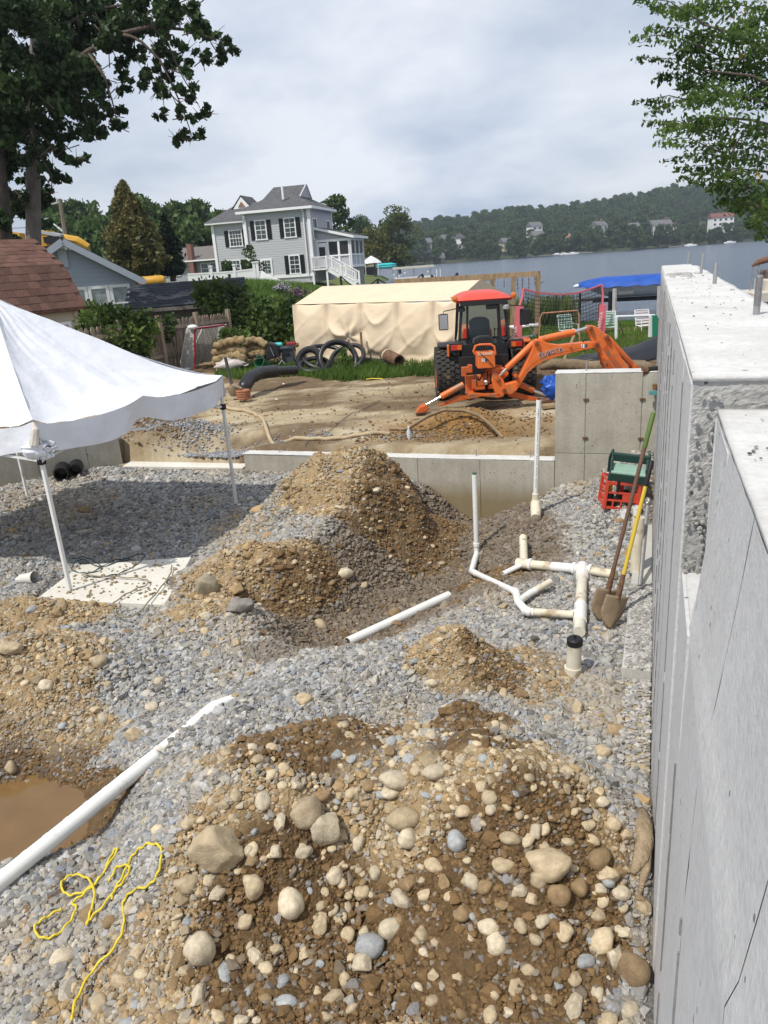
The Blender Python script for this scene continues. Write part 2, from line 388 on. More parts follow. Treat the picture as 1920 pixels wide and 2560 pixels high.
# ---- material of the pit's earth
def soil_material():
    m = bpy.data.materials.new('pit earth'); m.use_nodes = True; nt = m.node_tree; N = nt.nodes; L = nt.links
    b = N['Principled BSDF']; b.inputs['Specular IOR Level'].default_value = .25
    def attr(nm): a = N.new('ShaderNodeAttribute'); a.attribute_name = nm; return a.outputs['Fac']
    tc = N.new('ShaderNodeTexCoord')
    def noise(s, d=6): t = N.new('ShaderNodeTexNoise'); t.inputs['Scale'].default_value = s; t.inputs['Detail'].default_value = d; t.inputs['Roughness'].default_value = .7; L.new(tc.outputs['Object'], t.inputs['Vector']); return t.outputs[0]
    def ramp(src, a, ca, bb, cb): r = N.new('ShaderNodeValToRGB'); L.new(src, r.inputs[0]); e = r.color_ramp.elements; e[0].position = a; e[0].color = (*ca, 1); e[1].position = bb; e[1].color = (*cb, 1); return r.outputs[0]
    def mixc(f, a, c): x = N.new('ShaderNodeMix'); x.data_type = 'RGBA'; L.new(f, x.inputs[0]); L.new(a, x.inputs[6]); L.new(c, x.inputs[7]); return x.outputs[2]
    gravel = ramp(noise(70), .35, (.075, .073, .07), .7, (.25, .245, .235))
    dry = ramp(noise(9), .3, (.24, .158, .078), .72, (.44, .33, .19))
    wetc = ramp(noise(14), .3, (.066, .038, .015), .75, (.175, .108, .05))
    earth = mixc(attr('wet'), dry, wetc)
    L.new(mixc(attr('soil'), gravel, earth), b.inputs['Base Color'])
    rr = N.new('ShaderNodeMapRange'); L.new(attr('wet'), rr.inputs[0]); rr.inputs[3].default_value = .95; rr.inputs[4].default_value = .5; L.new(rr.outputs[0], b.inputs['Roughness'])
    vo = N.new('ShaderNodeTexVoronoi'); vo.inputs['Scale'].default_value = 55; L.new(tc.outputs['Object'], vo.inputs['Vector'])
    ad = N.new('ShaderNodeMath'); ad.operation = 'ADD'; L.new(noise(45, 8), ad.inputs[0]); L.new(vo.outputs['Distance'], ad.inputs[1])
    bp = N.new('ShaderNodeBump'); bp.inputs['Strength'].default_value = .8; bp.inputs['Distance'].default_value = .018; L.new(ad.outputs[0], bp.inputs['Height']); L.new(bp.outputs[0], b.inputs['Normal'])
    return m
EARTH = soil_material()
# rows grow with distance from where the photo was taken
ys = [1.25]
while ys[-1] < 13.4: ys.append(ys[-1] + .0045*ys[-1] + .003)
ys = np.array(ys); xs = np.linspace(-1.0, 1.0, 680)
GX = np.empty((len(ys), len(xs))); GY = np.repeat(ys[:, None], len(xs), 1)
for i, yy in enumerate(ys):
    lo = -(.62*yy + 3.1); hi = .369*yy + .50; GX[i] = lo + (xs+1)/2*(hi-lo)
GZ = pit_h(GX, GY); S_, W_, T_ = zones(GX, GY)
es = np.maximum(S_, T_*.8)
GZ = GZ + es*(.030*fbm(GX, GY, 6, 4, 51, .6) + .018*np.abs(fbm(GX, GY, 21, 3, 57, .7))) + .010*fbm(GX, GY, 16, 2, 61)
nr, nc = GX.shape
idx = np.arange(nr*nc).reshape(nr, nc)
FA = np.stack([idx[:-1, :-1], idx[:-1, 1:], idx[1:, 1:], idx[1:, :-1]], -1).reshape(-1, 4)
g_o = mesh_np('gravel_floor', np.stack([GX, GY, GZ], -1).reshape(-1, 3), FA, EARTH, None, {'soil': es.ravel(), 'wet': W_.ravel()}, smooth=True)
tag(g_o, 'floor of the excavated foundation, grey crushed stone and brown earth in heaps', 'ground', kind='structure')

# muddy water standing in the hollow beside the long white pipe
def puddle(name, cx, cy, rx, ry, z, col, label, rough=.06):
    b = MB(); n = 40
    b.v.append((cx, cy, z))
    for j in range(n):
        a = 2*math.pi*j/n; k = 1+.12*math.sin(3*a+1)+.08*math.sin(5*a)
        b.v.append((cx+rx*k*math.cos(a), cy+ry*k*math.sin(a), z))
    for j in range(n): b.f.append((0, 1+j, 1+(j+1) % n))
    m = M(name+' water', col, rough, .12, 3, spec=.5, bump=.03, bscale=25)
    tag(b.build(name, m), label, 'puddle', kind='structure')
puddle('puddle', -2.85, 3.97, 1.35, .66, -.19, (.18, .105, .04), 'muddy orange brown puddle beside the long white pipe')

# ================================================================== STONES
def stone_group(name, mat, angular=True, variants=6):
    g = bpy.data.node_groups.new(name, 'GeometryNodeTree'); N = g.nodes; L = g.links
    g.interface.new_socket('Geometry', in_out='INPUT', socket_type='NodeSocketGeometry'); g.interface.new_socket('Geometry', in_out='OUTPUT', socket_type='NodeSocketGeometry')
    gi = N.new('NodeGroupInput'); go = N.new('NodeGroupOutput'); join = N.new('GeometryNodeJoinGeometry')
    for k in range(variants):
        ico = N.new('GeometryNodeMeshIcoSphere'); ico.inputs['Radius'].default_value = 1.0; ico.inputs['Subdivisions'].default_value = 2
        rv = N.new('FunctionNodeRandomValue'); rv.data_type = 'FLOAT_VECTOR'
        a = .62 if angular else .16
        rv.inputs[0].default_value = (-a, -a, -a); rv.inputs[1].default_value = (a, a, a)
        for s in rv.inputs:
            if s.name == 'Seed': s.default_value = 100+k
        sp = N.new('GeometryNodeSetPosition'); L.new(ico.outputs['Mesh'], sp.inputs['Geometry']); L.new(rv.outputs[0], sp.inputs['Offset'])
        last = sp
        ch = N.new('GeometryNodeConvexHull'); L.new(sp.outputs[0], ch.inputs[0]); last = ch
        sm = N.new('GeometryNodeSetMaterial'); sm.inputs['Material'].default_value = mat; L.new(last.outputs[0], sm.inputs['Geometry']); last = sm
        if not angular:
            ss = N.new('GeometryNodeSetShadeSmooth'); L.new(last.outputs[0], ss.inputs['Geometry']); last = ss
        ti = N.new('GeometryNodeGeometryToInstance'); L.new(last.outputs[0], ti.inputs[0]); L.new(ti.outputs[0], join.inputs[0])
    def na(nm, t):
        n = N.new('GeometryNodeInputNamedAttribute'); n.data_type = t; n.inputs['Name'].default_value = nm
        return [o for o in n.outputs if o.enabled and o.name == 'Attribute'][0]
    ip = N.new('GeometryNodeInstanceOnPoints'); L.new(gi.outputs[0], ip.inputs['Points']); L.new(join.outputs[0], ip.inputs['Instance'])
    ip.inputs['Pick Instance'].default_value = True
    L.new(na('var', 'INT'), ip.inputs['Instance Index']); L.new(na('rot', 'FLOAT_VECTOR'), ip.inputs['Rotation']); L.new(na('scl', 'FLOAT_VECTOR'), ip.inputs['Scale'])
    L.new(ip.outputs[0], go.inputs[0]); return g
def stone_mat(name, inst=True, rough=.85):
    m = bpy.data.materials.new(name); m.use_nodes = True; N = m.node_tree.nodes; L = m.node_tree.links; b = N['Principled BSDF']
    b.inputs['Roughness'].default_value = rough; b.inputs['Specular IOR Level'].default_value = .3
    a = N.new('ShaderNodeAttribute'); a.attribute_name = 'col'; a.attribute_type = 'INSTANCER' if inst else 'OBJECT'
    tc = N.new('ShaderNodeTexCoord'); t = N.new('ShaderNodeTexNoise'); t.inputs['Scale'].default_value = 2.2 if inst else 1.8; t.inputs['Detail'].default_value = 7; t.inputs['Roughness'].default_value = .7
    L.new(tc.outputs['Object'], t.inputs['Vector'])
    mr = N.new('ShaderNodeMapRange'); L.new(t.outputs[0], mr.inputs[0]); mr.inputs[1].default_value = .25; mr.inputs[2].default_value = .75; mr.inputs[3].default_value = .62; mr.inputs[4].default_value = 1.28
    v = N.new('ShaderNodeVectorMath'); v.operation = 'SCALE'; L.new(a.outputs['Color'], v.inputs[0]); L.new(mr.outputs[0], v.inputs['Scale']); L.new(v.outputs[0], b.inputs['Base Color'])
    if not inst:
        bp = N.new('ShaderNodeBump'); bp.inputs['Strength'].default_value = .45; bp.inputs['Distance'].default_value = .01
        t2 = N.new('ShaderNodeTexNoise'); t2.inputs['Scale'].default_value = 9; t2.inputs['Detail'].default_value = 6; L.new(tc.outputs['Object'], t2.inputs['Vector']); L.new(t2.outputs[0], bp.inputs['Height']); L.new(bp.outputs[0], b.inputs['Normal'])
    return m
GRAVEL_MAT = stone_mat('crushed stone'); G_ANG = stone_group('angular stones', GRAVEL_MAT, True); G_RND = stone_group('round stones', GRAVEL_MAT, False)
def scatter(name, P, S, R, C, group, label, cat, seed=1, variants=6):
    n = len(P); me = bpy.data.meshes.new(name); me.vertices.add(n); me.vertices.foreach_set('co', np.asarray(P, np.float32).ravel())
    a = me.attributes.new('scl', 'FLOAT_VECTOR', 'POINT'); a.data.foreach_set('vector', np.asarray(S, np.float32).ravel())
    a = me.attributes.new('rot', 'FLOAT_VECTOR', 'POINT'); a.data.foreach_set('vector', np.asarray(R, np.float32).ravel())
    a = me.attributes.new('col', 'FLOAT_COLOR', 'POINT'); a.data.foreach_set('color', np.concatenate([C, np.ones((n, 1))], 1).astype(np.float32).ravel())
    a = me.attributes.new('var', 'INT', 'POINT'); a.data.foreach_set('value', np.random.default_rng(seed).integers(0, variants, n).astype(np.int32))
    o = bpy.data.objects.new(name, me); COL.objects.link(o); md = o.modifiers.new('stones', 'NODES'); md.node_group = group
    return tag(o, label, cat, kind='stuff')
def in_pit(x, y):
    u, v = x*UX+y*UY, x*UY-y*UX
    return (v < .10) & (u < 10.22)
def wedge_points(n, y0, y1, rg):
    a, b = .485, 2.86; w0, w1 = a*y0*y0+b*y0, a*y1*y1+b*y1; y = (-b+np.sqrt(b*b+4*a*(w0+(w1-w0)*rg.random(n))))/(2*a); t = rg.random(n)
    lo = -(.60*y+2.7); hi = .369*y+.16; return lo+t*(hi-lo), y
rg = np.random.default_rng(5)
Ps, Ss, Rs, Cs = [], [], [], []
for (n, y0, y1, sz) in ((190000, 1.6, 5.0, .0102), (155000, 5.0, 9.0, .0122), (92000, 9.0, 13.2, .0155)):
    x, y = wedge_points(n, y0, y1, rg); k = in_pit(x, y); x, y = x[k], y[k]
    s, wv, tr = zones(x, y)
    pud = np.hypot((x+2.85)/1.0, (y-3.97)/.40) < .97
    slab = (x > -3.75) & (x < -2.2) & (y > 6.75) & (y < 7.75)
    # crushed stone everywhere but thin on earth
    keep = rg.random(len(x)) < np.where(s > .5, .22-.12*wv, 1-.5*s)
    keep &= ~pud & ~(slab & (rg.random(len(x)) < .93))
    x, y, s, wv, tr = x[keep], y[keep], s[keep], wv[keep], tr[keep]; n = len(x)
    size = sz*np.exp(rg.normal(0, .33, n)); size *= np.where(s > .5, .8, 1)
    S = np.stack([size*(1+.55*rg.random(n)), size*(.75+.4*rg.random(n)), size*(.42+.35*rg.random(n))], 1)
    P = np.stack([x, y, pit_h(x, y) + size*(.15+.55*rg.random(n))], 1)
    R = np.stack([rg.normal(0, .45, n), rg.normal(0, .45, n), rg.random(n)*6.283], 1)
    val = np.clip(rg.normal(.30, .08, n), .09, .56); tint = rg.random(n)
    C = val[:, None]*np.array([1.02, 1.0, .965]); C[tint > .66] = val[tint > .66, None]*np.array([1.10, 1.02, .88])
    blue = tint < .09; C[blue] = val[blue, None]*np.array([.84, .90, 1.0])
    dusty = np.maximum(np.clip(s, 0, 1)*(.35+.65*rg.random(n)), np.clip(tr, 0, 1)*(.72+.28*rg.random(n)))      # stones coated by the earth they lie in
    tan = np.where((wv[:, None] > .35)|(tr[:, None] > .5), np.array([[.135, .09, .047]]), np.array([[.40, .31, .19]]))*(.75+.55*rg.random((n, 1)))
    C = C*(1-dusty[:, None]*.85)+tan*dusty[:, None]*.85
    Ps.append(P); Ss.append(S); Rs.append(R); Cs.append(C)
scatter('crushed_gravel', np.vstack(Ps), np.vstack(Ss), np.vstack(Rs), np.vstack(Cs), G_ANG, 'grey crushed stone spread over the foundation floor', 'gravel', 3)
# rounded pebbles and clods on the earth
Ps, Ss, Rs, Cs = [], [], [], []
for (n, y0, y1, sz) in ((160000, 1.6, 5.2, .0055), (84000, 5.2, 10.6, .0095)):
    x, y = wedge_points(n, y0, y1, rg); k = in_pit(x, y); x, y = x[k], y[k]
    s, wv, tr = zones(x, y); pud = np.hypot((x+2.85)/1.0, (y-3.97)/.40) < .97
    keep = (rg.random(len(x)) < np.clip(s*1.05+.03, 0, 1)) & ~pud; x, y, s, wv = x[keep], y[keep], s[keep], wv[keep]; n = len(x)
    size = sz*np.exp(rg.normal(0, .48, n))
    S = np.stack([size*(1+.35*rg.random(n)), size*(.8+.3*rg.random(n)), size*(.6+.3*rg.random(n))], 1)
    P = np.stack([x, y, pit_h(x, y) + size*.25], 1); R = np.stack([rg.normal(0, .3, n), rg.normal(0, .3, n), rg.random(n)*6.283], 1)
    C = np.where(rg.random((n, 1)) < .7, np.array([[.35, .245, .13]]), np.array([[.42, .33, .205]]))*(.65+.6*rg.random((n, 1))); wetk = rg.random(n) < wv*1.1
    C[wetk] = np.array([.155, .095, .042])*(.7+.7*rg.random((wetk.sum(), 1)))
    Ps.append(P); Ss.append(S); Rs.append(R); Cs.append(C)
scatter('pebble_scatter', np.vstack(Ps), np.vstack(Ss), np.vstack(Rs), np.vstack(Cs), G_ANG, 'crumbly brown clods and pebbles of the dug earth', 'pebbles', 4)

# cobbles too many to count, belted across the foreground heap and the left heap
rg = np.random.default_rng(15); P = []
for (cx, cy, sx, sy, rot, n) in ((.40, 3.0, .5, .16, .15, 230), (-.35, 2.85, .35, .2, 0, 110), (.0, 3.45, .35, .22, .1, 110), (.72, 2.6, .18, .3, 0, 60), (-3.0, 5.2, .5, .5, 0, 160), (-.2, 8.6, .7, .9, 0, 160), (-1.3, 7.0, .6, .35, 0, 70), (-1.3, 2.4, .35, .4, 0, 120)):
    q = rg.normal(size=(n, 2))*[sx, sy]; P.append(np.stack([cx+q[:, 0]*math.cos(rot)-q[:, 1]*math.sin(rot), cy+q[:, 0]*math.sin(rot)+q[:, 1]*math.cos(rot)], 1))
P = np.vstack(P); P = P[in_pit(P[:, 0], P[:, 1]) & (P[:, 1] > 1.7)]; n = len(P); size = .0155*np.exp(rg.normal(0, .33, n))
C = np.array([.50, .41, .275])*(.7+.5*rg.random((n, 1))); g_ = rg.random(n); C[g_ < .1] = np.array([.33, .34, .34]); C[g_ > .86] = np.array([.27, .19, .105])
scatter('cobble_scatter', np.stack([P[:, 0], P[:, 1], pit_h(P[:, 0], P[:, 1])+size*.2], 1), np.stack([size*1.3, size, size*.75], 1), np.stack([rg.normal(0, .3, n), rg.normal(0, .3, n), rg.random(n)*6.28], 1), C, G_RND, 'small rounded cream cobbles strewn over the dug heaps', 'cobbles', 6)
# ---- cobbles and boulders, each a thing
COB_MAT = stone_mat('cobble stone', inst=False, rough=.8)
def cobble_mesh(k, kind):
    bm = bmesh.new(); bmesh.ops.create_icosphere(bm, subdivisions=3 if kind == 'round' else 4, radius=1.0); r = random.Random(k)
    o = Vector((r.random()*40, r.random()*40, r.random()*40))
    from mathutils import noise
    if kind == 'round':
        for v in bm.verts:
            p = v.co.copy(); v.co = p*(1+.42*noise.noise(p*.8+o)+.10*noise.noise(p*2.1+o)+.035*noise.noise(p*6+o))
    else:
        pl = [(Vector((r.gauss(0, 1), r.gauss(0, 1), r.gauss(0, 1))).normalized(), .62+.25*r.random()) for _ in range(11)]
        for v in bm.verts:
            p = v.co.copy()*1.15
            for nrm, d in pl:
                q = p.dot(nrm)
                if q > d: p -= nrm*(q-d)*.93
            v.co = p*(1+.06*noise.noise(p*2.2+o)+.035*noise.noise(p*6+o)+.015*noise.noise(p*15+o))
    me = bpy.data.meshes.new('cobble'); bm.to_mesh(me); bm.free()
    me.polygons.foreach_set('use_smooth', [True]*len(me.polygons)); me.materials.append(COB_MAT); return me
CM_R = [cobble_mesh(k, 'round') for k in range(9)]; CM_A = [cobble_mesh(50+k, 'angular') for k in range(6)]
TAN, BRN, GRY, PALE = (.47, .375, .245), (.27, .185, .10), (.33, .34, .34), (.55, .47, .345)
def stone(name, p, dims, col, kind='round', rz=None, tilt=.25, sink=.34, label=None, cat='cobble', group=None, k=None):
    ms = CM_R if kind == 'round' else CM_A
    o = bpy.data.objects.new(name, ms[random.randrange(len(ms)) if k is None else k % len(ms)]); COL.objects.link(o)
    o.scale = (dims[0]/2, dims[1]/2, dims[2]/2); o.rotation_euler = (random.gauss(0, tilt), random.gauss(0, tilt), random.random()*6.28 if rz is None else rz)
    o.location = (p[0], p[1], p[2]+dims[2]/2*(1-2*sink)); c = .85+.3*random.random()
    o['col'] = (col[0]*c, col[1]*c, col[2]*c, 1.0)
    return tag(o, label, cat, group)
NAMED = [  # px, py, width px, height/width, colour, kind, label
 (547, 2125, 116, .80, TAN, 'angular', 'largest pale boulder, blocky, at the left foot of the foreground heap'),
 (816, 2070, 70, 1.3, PALE, 'angular', 'tall pointed tan slab standing in the foreground heap'),
 (1373, 2160, 96, .62, TAN, 'round', 'large pitted oval boulder on the right of the foreground heap'),
 (1008, 2050, 74, .72, TAN, 'round', 'largest smooth cobble midway down the foreground heap'),
 (985, 1950, 66, .62, PALE, 'round', 'flat pale oval cobble topmost on a pair of cobbles on the heap'),
 (978, 1984, 46, .55, PALE, 'round', 'flat oval cobble just below the largest flat pale one'),
 (1084, 1932, 54, .66, PALE, 'round', 'pale egg shaped cobble high on the foreground heap'),
 (924, 2370, 62, .88, GRY, 'round', 'round bluish grey cobble with a flat tan stone under it'),
 (910, 2412, 50, .7, PALE, 'angular', 'flat tan stone tucked under the bluish grey cobble'),
 (503, 2374, 62, 1.3, PALE, 'round', 'pitted kidney shaped pale cobble lying in the wet brown mud'),
 (637, 2220, 46, 1.35, TAN, 'round', 'pear shaped brown cobble right of the largest boulder'),
 (732, 2264, 58, 1.05, PALE, 'round', 'squarish pitted pale cobble between mud and cobble pile'),
 (764, 2036, 80, .72, (.36, .285, .19), 'round', 'large dusty brown boulder half buried in the heap'),
 (1502, 2152, 56, .78, BRN, 'round', 'smooth brown round cobble near the concrete wall'),
 (1396, 2236, 46, 1.05, BRN, 'round', 'ochre brown cobble below the pitted oval boulder'),
 (1581, 2424, 62, 1.15, (.25, .175, .10), 'round', 'large muddy brown boulder against the wall foot'),
 (1538, 2400, 34, 1.7, PALE, 'angular', 'long pale splinter of rock leaning on the muddy boulder'),
 (1144, 2110, 44, 1.05, GRY, 'round', 'grey round cobble in the middle of the foreground heap'),
 (1025, 2097, 46, 1.05, PALE, 'round', 'whitish round cobble below the largest smooth cobble'),
 (1546, 1826, 54, .6, (.40, .29, .17), 'angular', 'ochre block of stone beside the footing'),
 (1509, 1881, 40, .76, TAN, 'round', 'lone tan cobble on grey gravel below the footing end'),
 (600, 1515, 62, .85, (.27, .25, .22), 'angular', 'grey broken slab set in the middle mound'),
 (515, 1470, 58, 1.0, (.36, .31, .22), 'angular', 'dusty flat slab left of the hole in the middle mound'),
 (758, 1746, 42, .75, TAN, 'round', 'lone tan cobble on the grey ridge above the heap'),
 (339, 1842, 42, .9, TAN, 'angular', 'angular tan stone left of the long white pipe'),
 (26, 1622, 52, .8, TAN, 'angular', 'big tan stone at the left edge heap'),
 (249, 1654, 38, .8, TAN, 'round', 'rounded tan cobble topmost on the left gravel slope'),
 (865, 1435, 40, .75, PALE, 'round', 'pale cobble on gravel between the two middle mounds'),
 (990, 1535, 34, .95, BRN, 'round', 'brown cobble lying in the trench beside the short white pipe'),
 (985, 1562, 36, .55, BRN, 'angular', 'flat brown stone just below the brown trench cobble'),
]
HERE = []
for (px, py, wd, hr, col, kind, lab) in NAMED:
    p = pit_hit(px, py+wd*hr*.25); d = (p-Vector((0, 0, CAM_H))).length; w_ = wd/FOC*d*1.02; h_ = w_*hr
    stone('boulder' if wd > 72 else 'cobble', p, (w_, min(h_, w_)*.95 if hr > 1 else w_*.8, h_*.95), col, kind, rz=random.gauss(0, .25), tilt=.12, sink=.22, label=lab, cat='boulder' if wd > 72 else 'cobble')
    HERE.append((p.x, p.y, w_*.55))
OTHERS = [(1078,1836,34),(1084,2160,42),(1003,2248,45),(1020,2211,42),(979,2318,52),(1240,2356,46),(1222,2319,42),(1156,2285,40),(1412,2332,42),(1432,2513,45),(1573,2524,38),(1610,2270,34),(1555,2236,38),(1518,2189,46),(1448,2215,44),(1257,2160,46),(1275,2096,42),(855,2085,36),(898,2109,38),(835,2189,42),(1347,2197,42),(1442,1771,38),(1303,1734,34),(1338,2079,38),(1610,2012,28),(544,2232,38),(472,2209,48),(804,1986,38),(657,2000,46),(498,2490,44),(799,2310,44),(116,1714,32),(260,1795,30),(399,1703,26),(593,1608,27),(801,1558,32),(29,1920,30),(159,2394,46),(1180,2200,38),(1110,2205,36),(1060,2235,30),(1130,2240,34),(1210,2215,36),(1000,2300,26),(905,2230,34),(870,2340,34),(860,2450,30),(1300,2230,34),(1330,2250,30),(940,2180,32),(1500,2220,30),(1560,2330,36),(1600,2450,30),(1480,2100,30),(1560,2090,34),(1530,2060,34),(1470,2060,30),(760,2130,38),(700,2060,40),(690,2130,34),(625,2130,30),(590,1990,34),(560,2010,30),(740,1960,36),(710,1920,30),(880,1985,30),(930,2020,28),(1180,1870,36),(1150,1900,32),(1070,1890,34),(1040,1840,30),(1230,2020,30),(640,2390,36),(350,2380,38),(300,2450,34),(250,2510,40),(280,2300,34),(330,2270,30)]
GRP = 'tan cobbles strewn over the dug heaps'; LAB = None
def lab_of(p, dims, col, kind):
    c = {TAN: 'tan', PALE: 'pale', BRN: 'brown', GRY: 'grey'}[col]; s = 'small' if dims < .065 else 'middling' if dims < .10 else 'large'
    if p.y < 4.4 and p.x > -1.5: w_ = 'on the right of the foreground heap' if p.x > .35 else 'in the middle of the foreground heap' if p.x > -.45 else 'at the left foot of the foreground heap'
    elif p.x < -1.9 and p.y < 7.2: w_ = 'on the heap at the left edge'
    elif p.y > 7.6 and p.x < .75: w_ = 'on the tall dirt pile'
    elif p.x > .75 and p.y > 6: w_ = 'in the pipe trench near the cross wall'
    elif p.y > 5.9: w_ = 'on the middle mound'
    else: w_ = 'on the gravel between the mounds'
    return '%s %s %s cobble lying %s' % (s, c, 'smooth' if kind == 'round' else 'broken', w_)
def loose(p, w_, col, kind, h): stone('cobble', p, (w_*1.07, w_*.85, w_*h), col, kind, label=lab_of(p, w_, col, kind), group=GRP)
for (px, py, wd) in OTHERS:
    p = pit_hit(px, py+wd*.2); d = (p-Vector((0, 0, CAM_H))).length; w_ = wd/FOC*d
    loose(p, w_, random.choice([TAN, TAN, PALE, PALE, BRN]), random.choice(['round', 'angular']), .65+.3*random.random())
    HERE.append((p.x, p.y, w_*.5))
cnt = 0
while cnt < 190:
    near = random.random() < .78
    if near: px, py = random.uniform(430, 1625), random.uniform(1820, 2560)
    else: px, py = random.uniform(20, 1600), random.uniform(1180, 1820)
    p = pit_hit(px, py); s, wv, tr = zones(p.x, p.y)
    if not in_pit(p.x, p.y) or random.random() > .25+.75*max(float(s), float(tr)*.3) or random.random() < .55*float(wv): continue
    w_ = random.uniform(.035, .085) if near else random.uniform(.05, .11)
    if any((p.x-a)**2+(p.y-b)**2 < (c+w_*.5)**2 for a, b, c in HERE): continue
    if (abs(p.x+2.6) < 1 and abs(p.y-3.93) < .6) or (-3.8 < p.x < -2.1 and 6.6 < p.y < 7.9): continue
    loose(p, w_, random.choice([TAN, TAN, PALE, BRN, GRY]), random.choice(['round', 'round', 'angular']), .65)
    HERE.append((p.x, p.y, w_*.5)); cnt += 1
# ================================================================== LAND, LAKE AND FAR SHORE
LAKE_Z = -.4
XS = [(0, 60), (22, 60), (25, 32), (27, 16), (28.3, 10), (29, 7), (30.5, 4.8), (34, 3.8), (42, 3.8), (52, 4.0), (66, 3.0), (72, 1.0), (84, -4), (100, -8), (128, -9), (136, 2.0), (146, 4.6), (160, 4.0), (175, -6), (220, -30), (420, -60), (900, -80)]
_xy = np.array([a for a, b in XS], float); _xx = np.array([b for a, b in XS], float)
def shore_x(y): return np.interp(y, _xy, _xx)
def land(x, y):
    x = np.asarray(x, float); y = np.asarray(y, float)
    d = shore_x(y) - x + .5*fbm(x, y, .25, 2, 3)
    base = -1.6 + 2.0*sstep(-2.2, 1.8, d)
    base = base + .12*fbm(x, y, .3, 3, 71)
    bank = sstep(23, 30, y)*sstep(-.5, -5, x-.02*(y-30))*.55 + sstep(30, 50, y)*sstep(1.5, -9, x)*1.35*sstep(95, 68, y)
    hill = sstep(70, 130, y)*sstep(-14, -70, x)*5 + sstep(120, 260, y)*sstep(-10, -90, x)*8
    return base + bank*sstep(-1, 4, d) + hill
gy = [1.0]
while gy[-1] < 840: gy.append(gy[-1]*1.024 + .12)
gy = np.array(gy); gt = np.linspace(-1, 1, 230); gt = np.sign(gt)*np.abs(gt)**1.25
QX = np.empty((len(gy), len(gt))); QY = np.repeat(gy[:, None], len(gt), 1)
for i, yy in enumerate(gy): QX[i] = gt*(min(yy, 220)*1.0+26)
QZ = land(QX, QY)
far = sstep(380, 450, QY - .10*QX)
QZ = np.where(QY > 330, np.maximum(QZ, -1.6), QZ)
inner = sstep(-15.2, -14.2, QX)*sstep(14.5, 13.5, QX)*sstep(24.4, 23.4, QY)
QZ = QZ*(1-inner) + inner*(-2.6)
idx = np.arange(QX.size).reshape(QX.shape)
FA = np.stack([idx[:-1, :-1], idx[:-1, 1:], idx[1:, 1:], idx[1:, :-1]], -1).reshape(-1, 4)
GRASSLAND = M('grassy ground', (.075, .115, .028), .95, .35, .8, hue=(.10, .10, .04), bump=.5, bscale=14)
tag(mesh_np('ground', np.stack([QX, QY, QZ], -1).reshape(-1, 3), FA, GRASSLAND, None, smooth=True), 'grassy land sloping down to the lake', 'ground', kind='structure')

# yard of bare raked sand and mud between the sill and the lawn
def yard_h(x, y):
    x = np.asarray(x, float); y = np.asarray(y, float)
    u, v = x*UX+y*UY, x*UY-y*UX
    z = .40 + .10*sstep(16, 21, y) + .05*fbm(x, y, .6, 3, 21)
    z = z + .036*fbm(x*.45+y*.2, y*1.6-x*.9, 2.2, 3, 23) + .012*fbm(x, y, 7, 3, 29)       # rake and tyre marks
    z = z + bump2(x, y, 1.55, 12.25, 1.1, .75, .40, -.3) - .50*bump2(x, y, 2.1, 11.75, 1.6, .62, 1, -.37, .8)*sstep(10.3, 10.6, u)
    z = z + bump2(x, y, -3.95, 13.5, 1.1, .7, .36, -.2) + bump2(x, y, -3.1, 13.2, .6, .35, .14)
    z = z + .22*sstep(15.4, 16.2, y+.2*x)*sstep(17.4, 16.4, y+.2*x)*sstep(2.4, 3.4, x)
    z = np.where(u < 10.5, np.minimum(z, np.where((v > -9) & (v < -6.2), -.01, -.35) + .7*sstep(10.34, 10.5, u)), z)
    gl = sstep(.4, 1.15, np.hypot((x+3.1)/2.0, (y-12.45)/.6))
    z = np.where(z > .12, z*gl + (1-gl)*.12, z); z = np.where((v < -6.2) & (u < 10.62), np.minimum(z, .005), z)
    return z
yy_ = [10.2]
while yy_[-1] < 24.6: yy_.append(yy_[-1]+.0038*yy_[-1])
yy_ = np.array(yy_); tt = np.linspace(0, 1, 520)
YX = -15.5 + tt[None, :]*29.8 + 0*yy_[:, None]; YY = np.repeat(yy_[:, None], len(tt), 1)
YX = np.repeat((-15.5+np.r_[np.linspace(0, 7, 60), np.linspace(7.03, 22, 400), np.linspace(22.1, 29.8, 60)])[None, :], len(yy_), 0)
YZ = yard_h(YX, YY)
uu, vv = YX*UX+YY*UY, YX*UY-YY*UX
orange = np.clip(1.35-np.hypot((YX-1.3)/1.35, (YY-12.2)/.95)+.35*fbm(YX, YY, 2.2, 3, 5), 0, 1)
dark = np.clip(sstep(.0, .45, fbm(YX*.6, YY*1.4, 1.1, 4, 41)+.15) , 0, 1)
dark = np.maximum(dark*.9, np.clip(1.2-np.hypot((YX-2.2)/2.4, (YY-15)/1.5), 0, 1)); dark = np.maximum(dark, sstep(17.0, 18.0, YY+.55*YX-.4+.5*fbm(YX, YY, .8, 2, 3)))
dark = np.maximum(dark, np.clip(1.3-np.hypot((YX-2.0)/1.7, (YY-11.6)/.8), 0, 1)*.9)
dark = np.maximum(dark, sstep(2.6, 3.4, YX+.3*(YY-15))); dark = np.maximum(dark, np.clip(1.3-np.hypot((YX+3.9)/1.1, (YY-13.5)/.65), 0, 1))
streak = sstep(-.02, .2, fbm(YX*.5+YY*.15, YY*2.2-YX*1.1, 1.3, 4, 47))
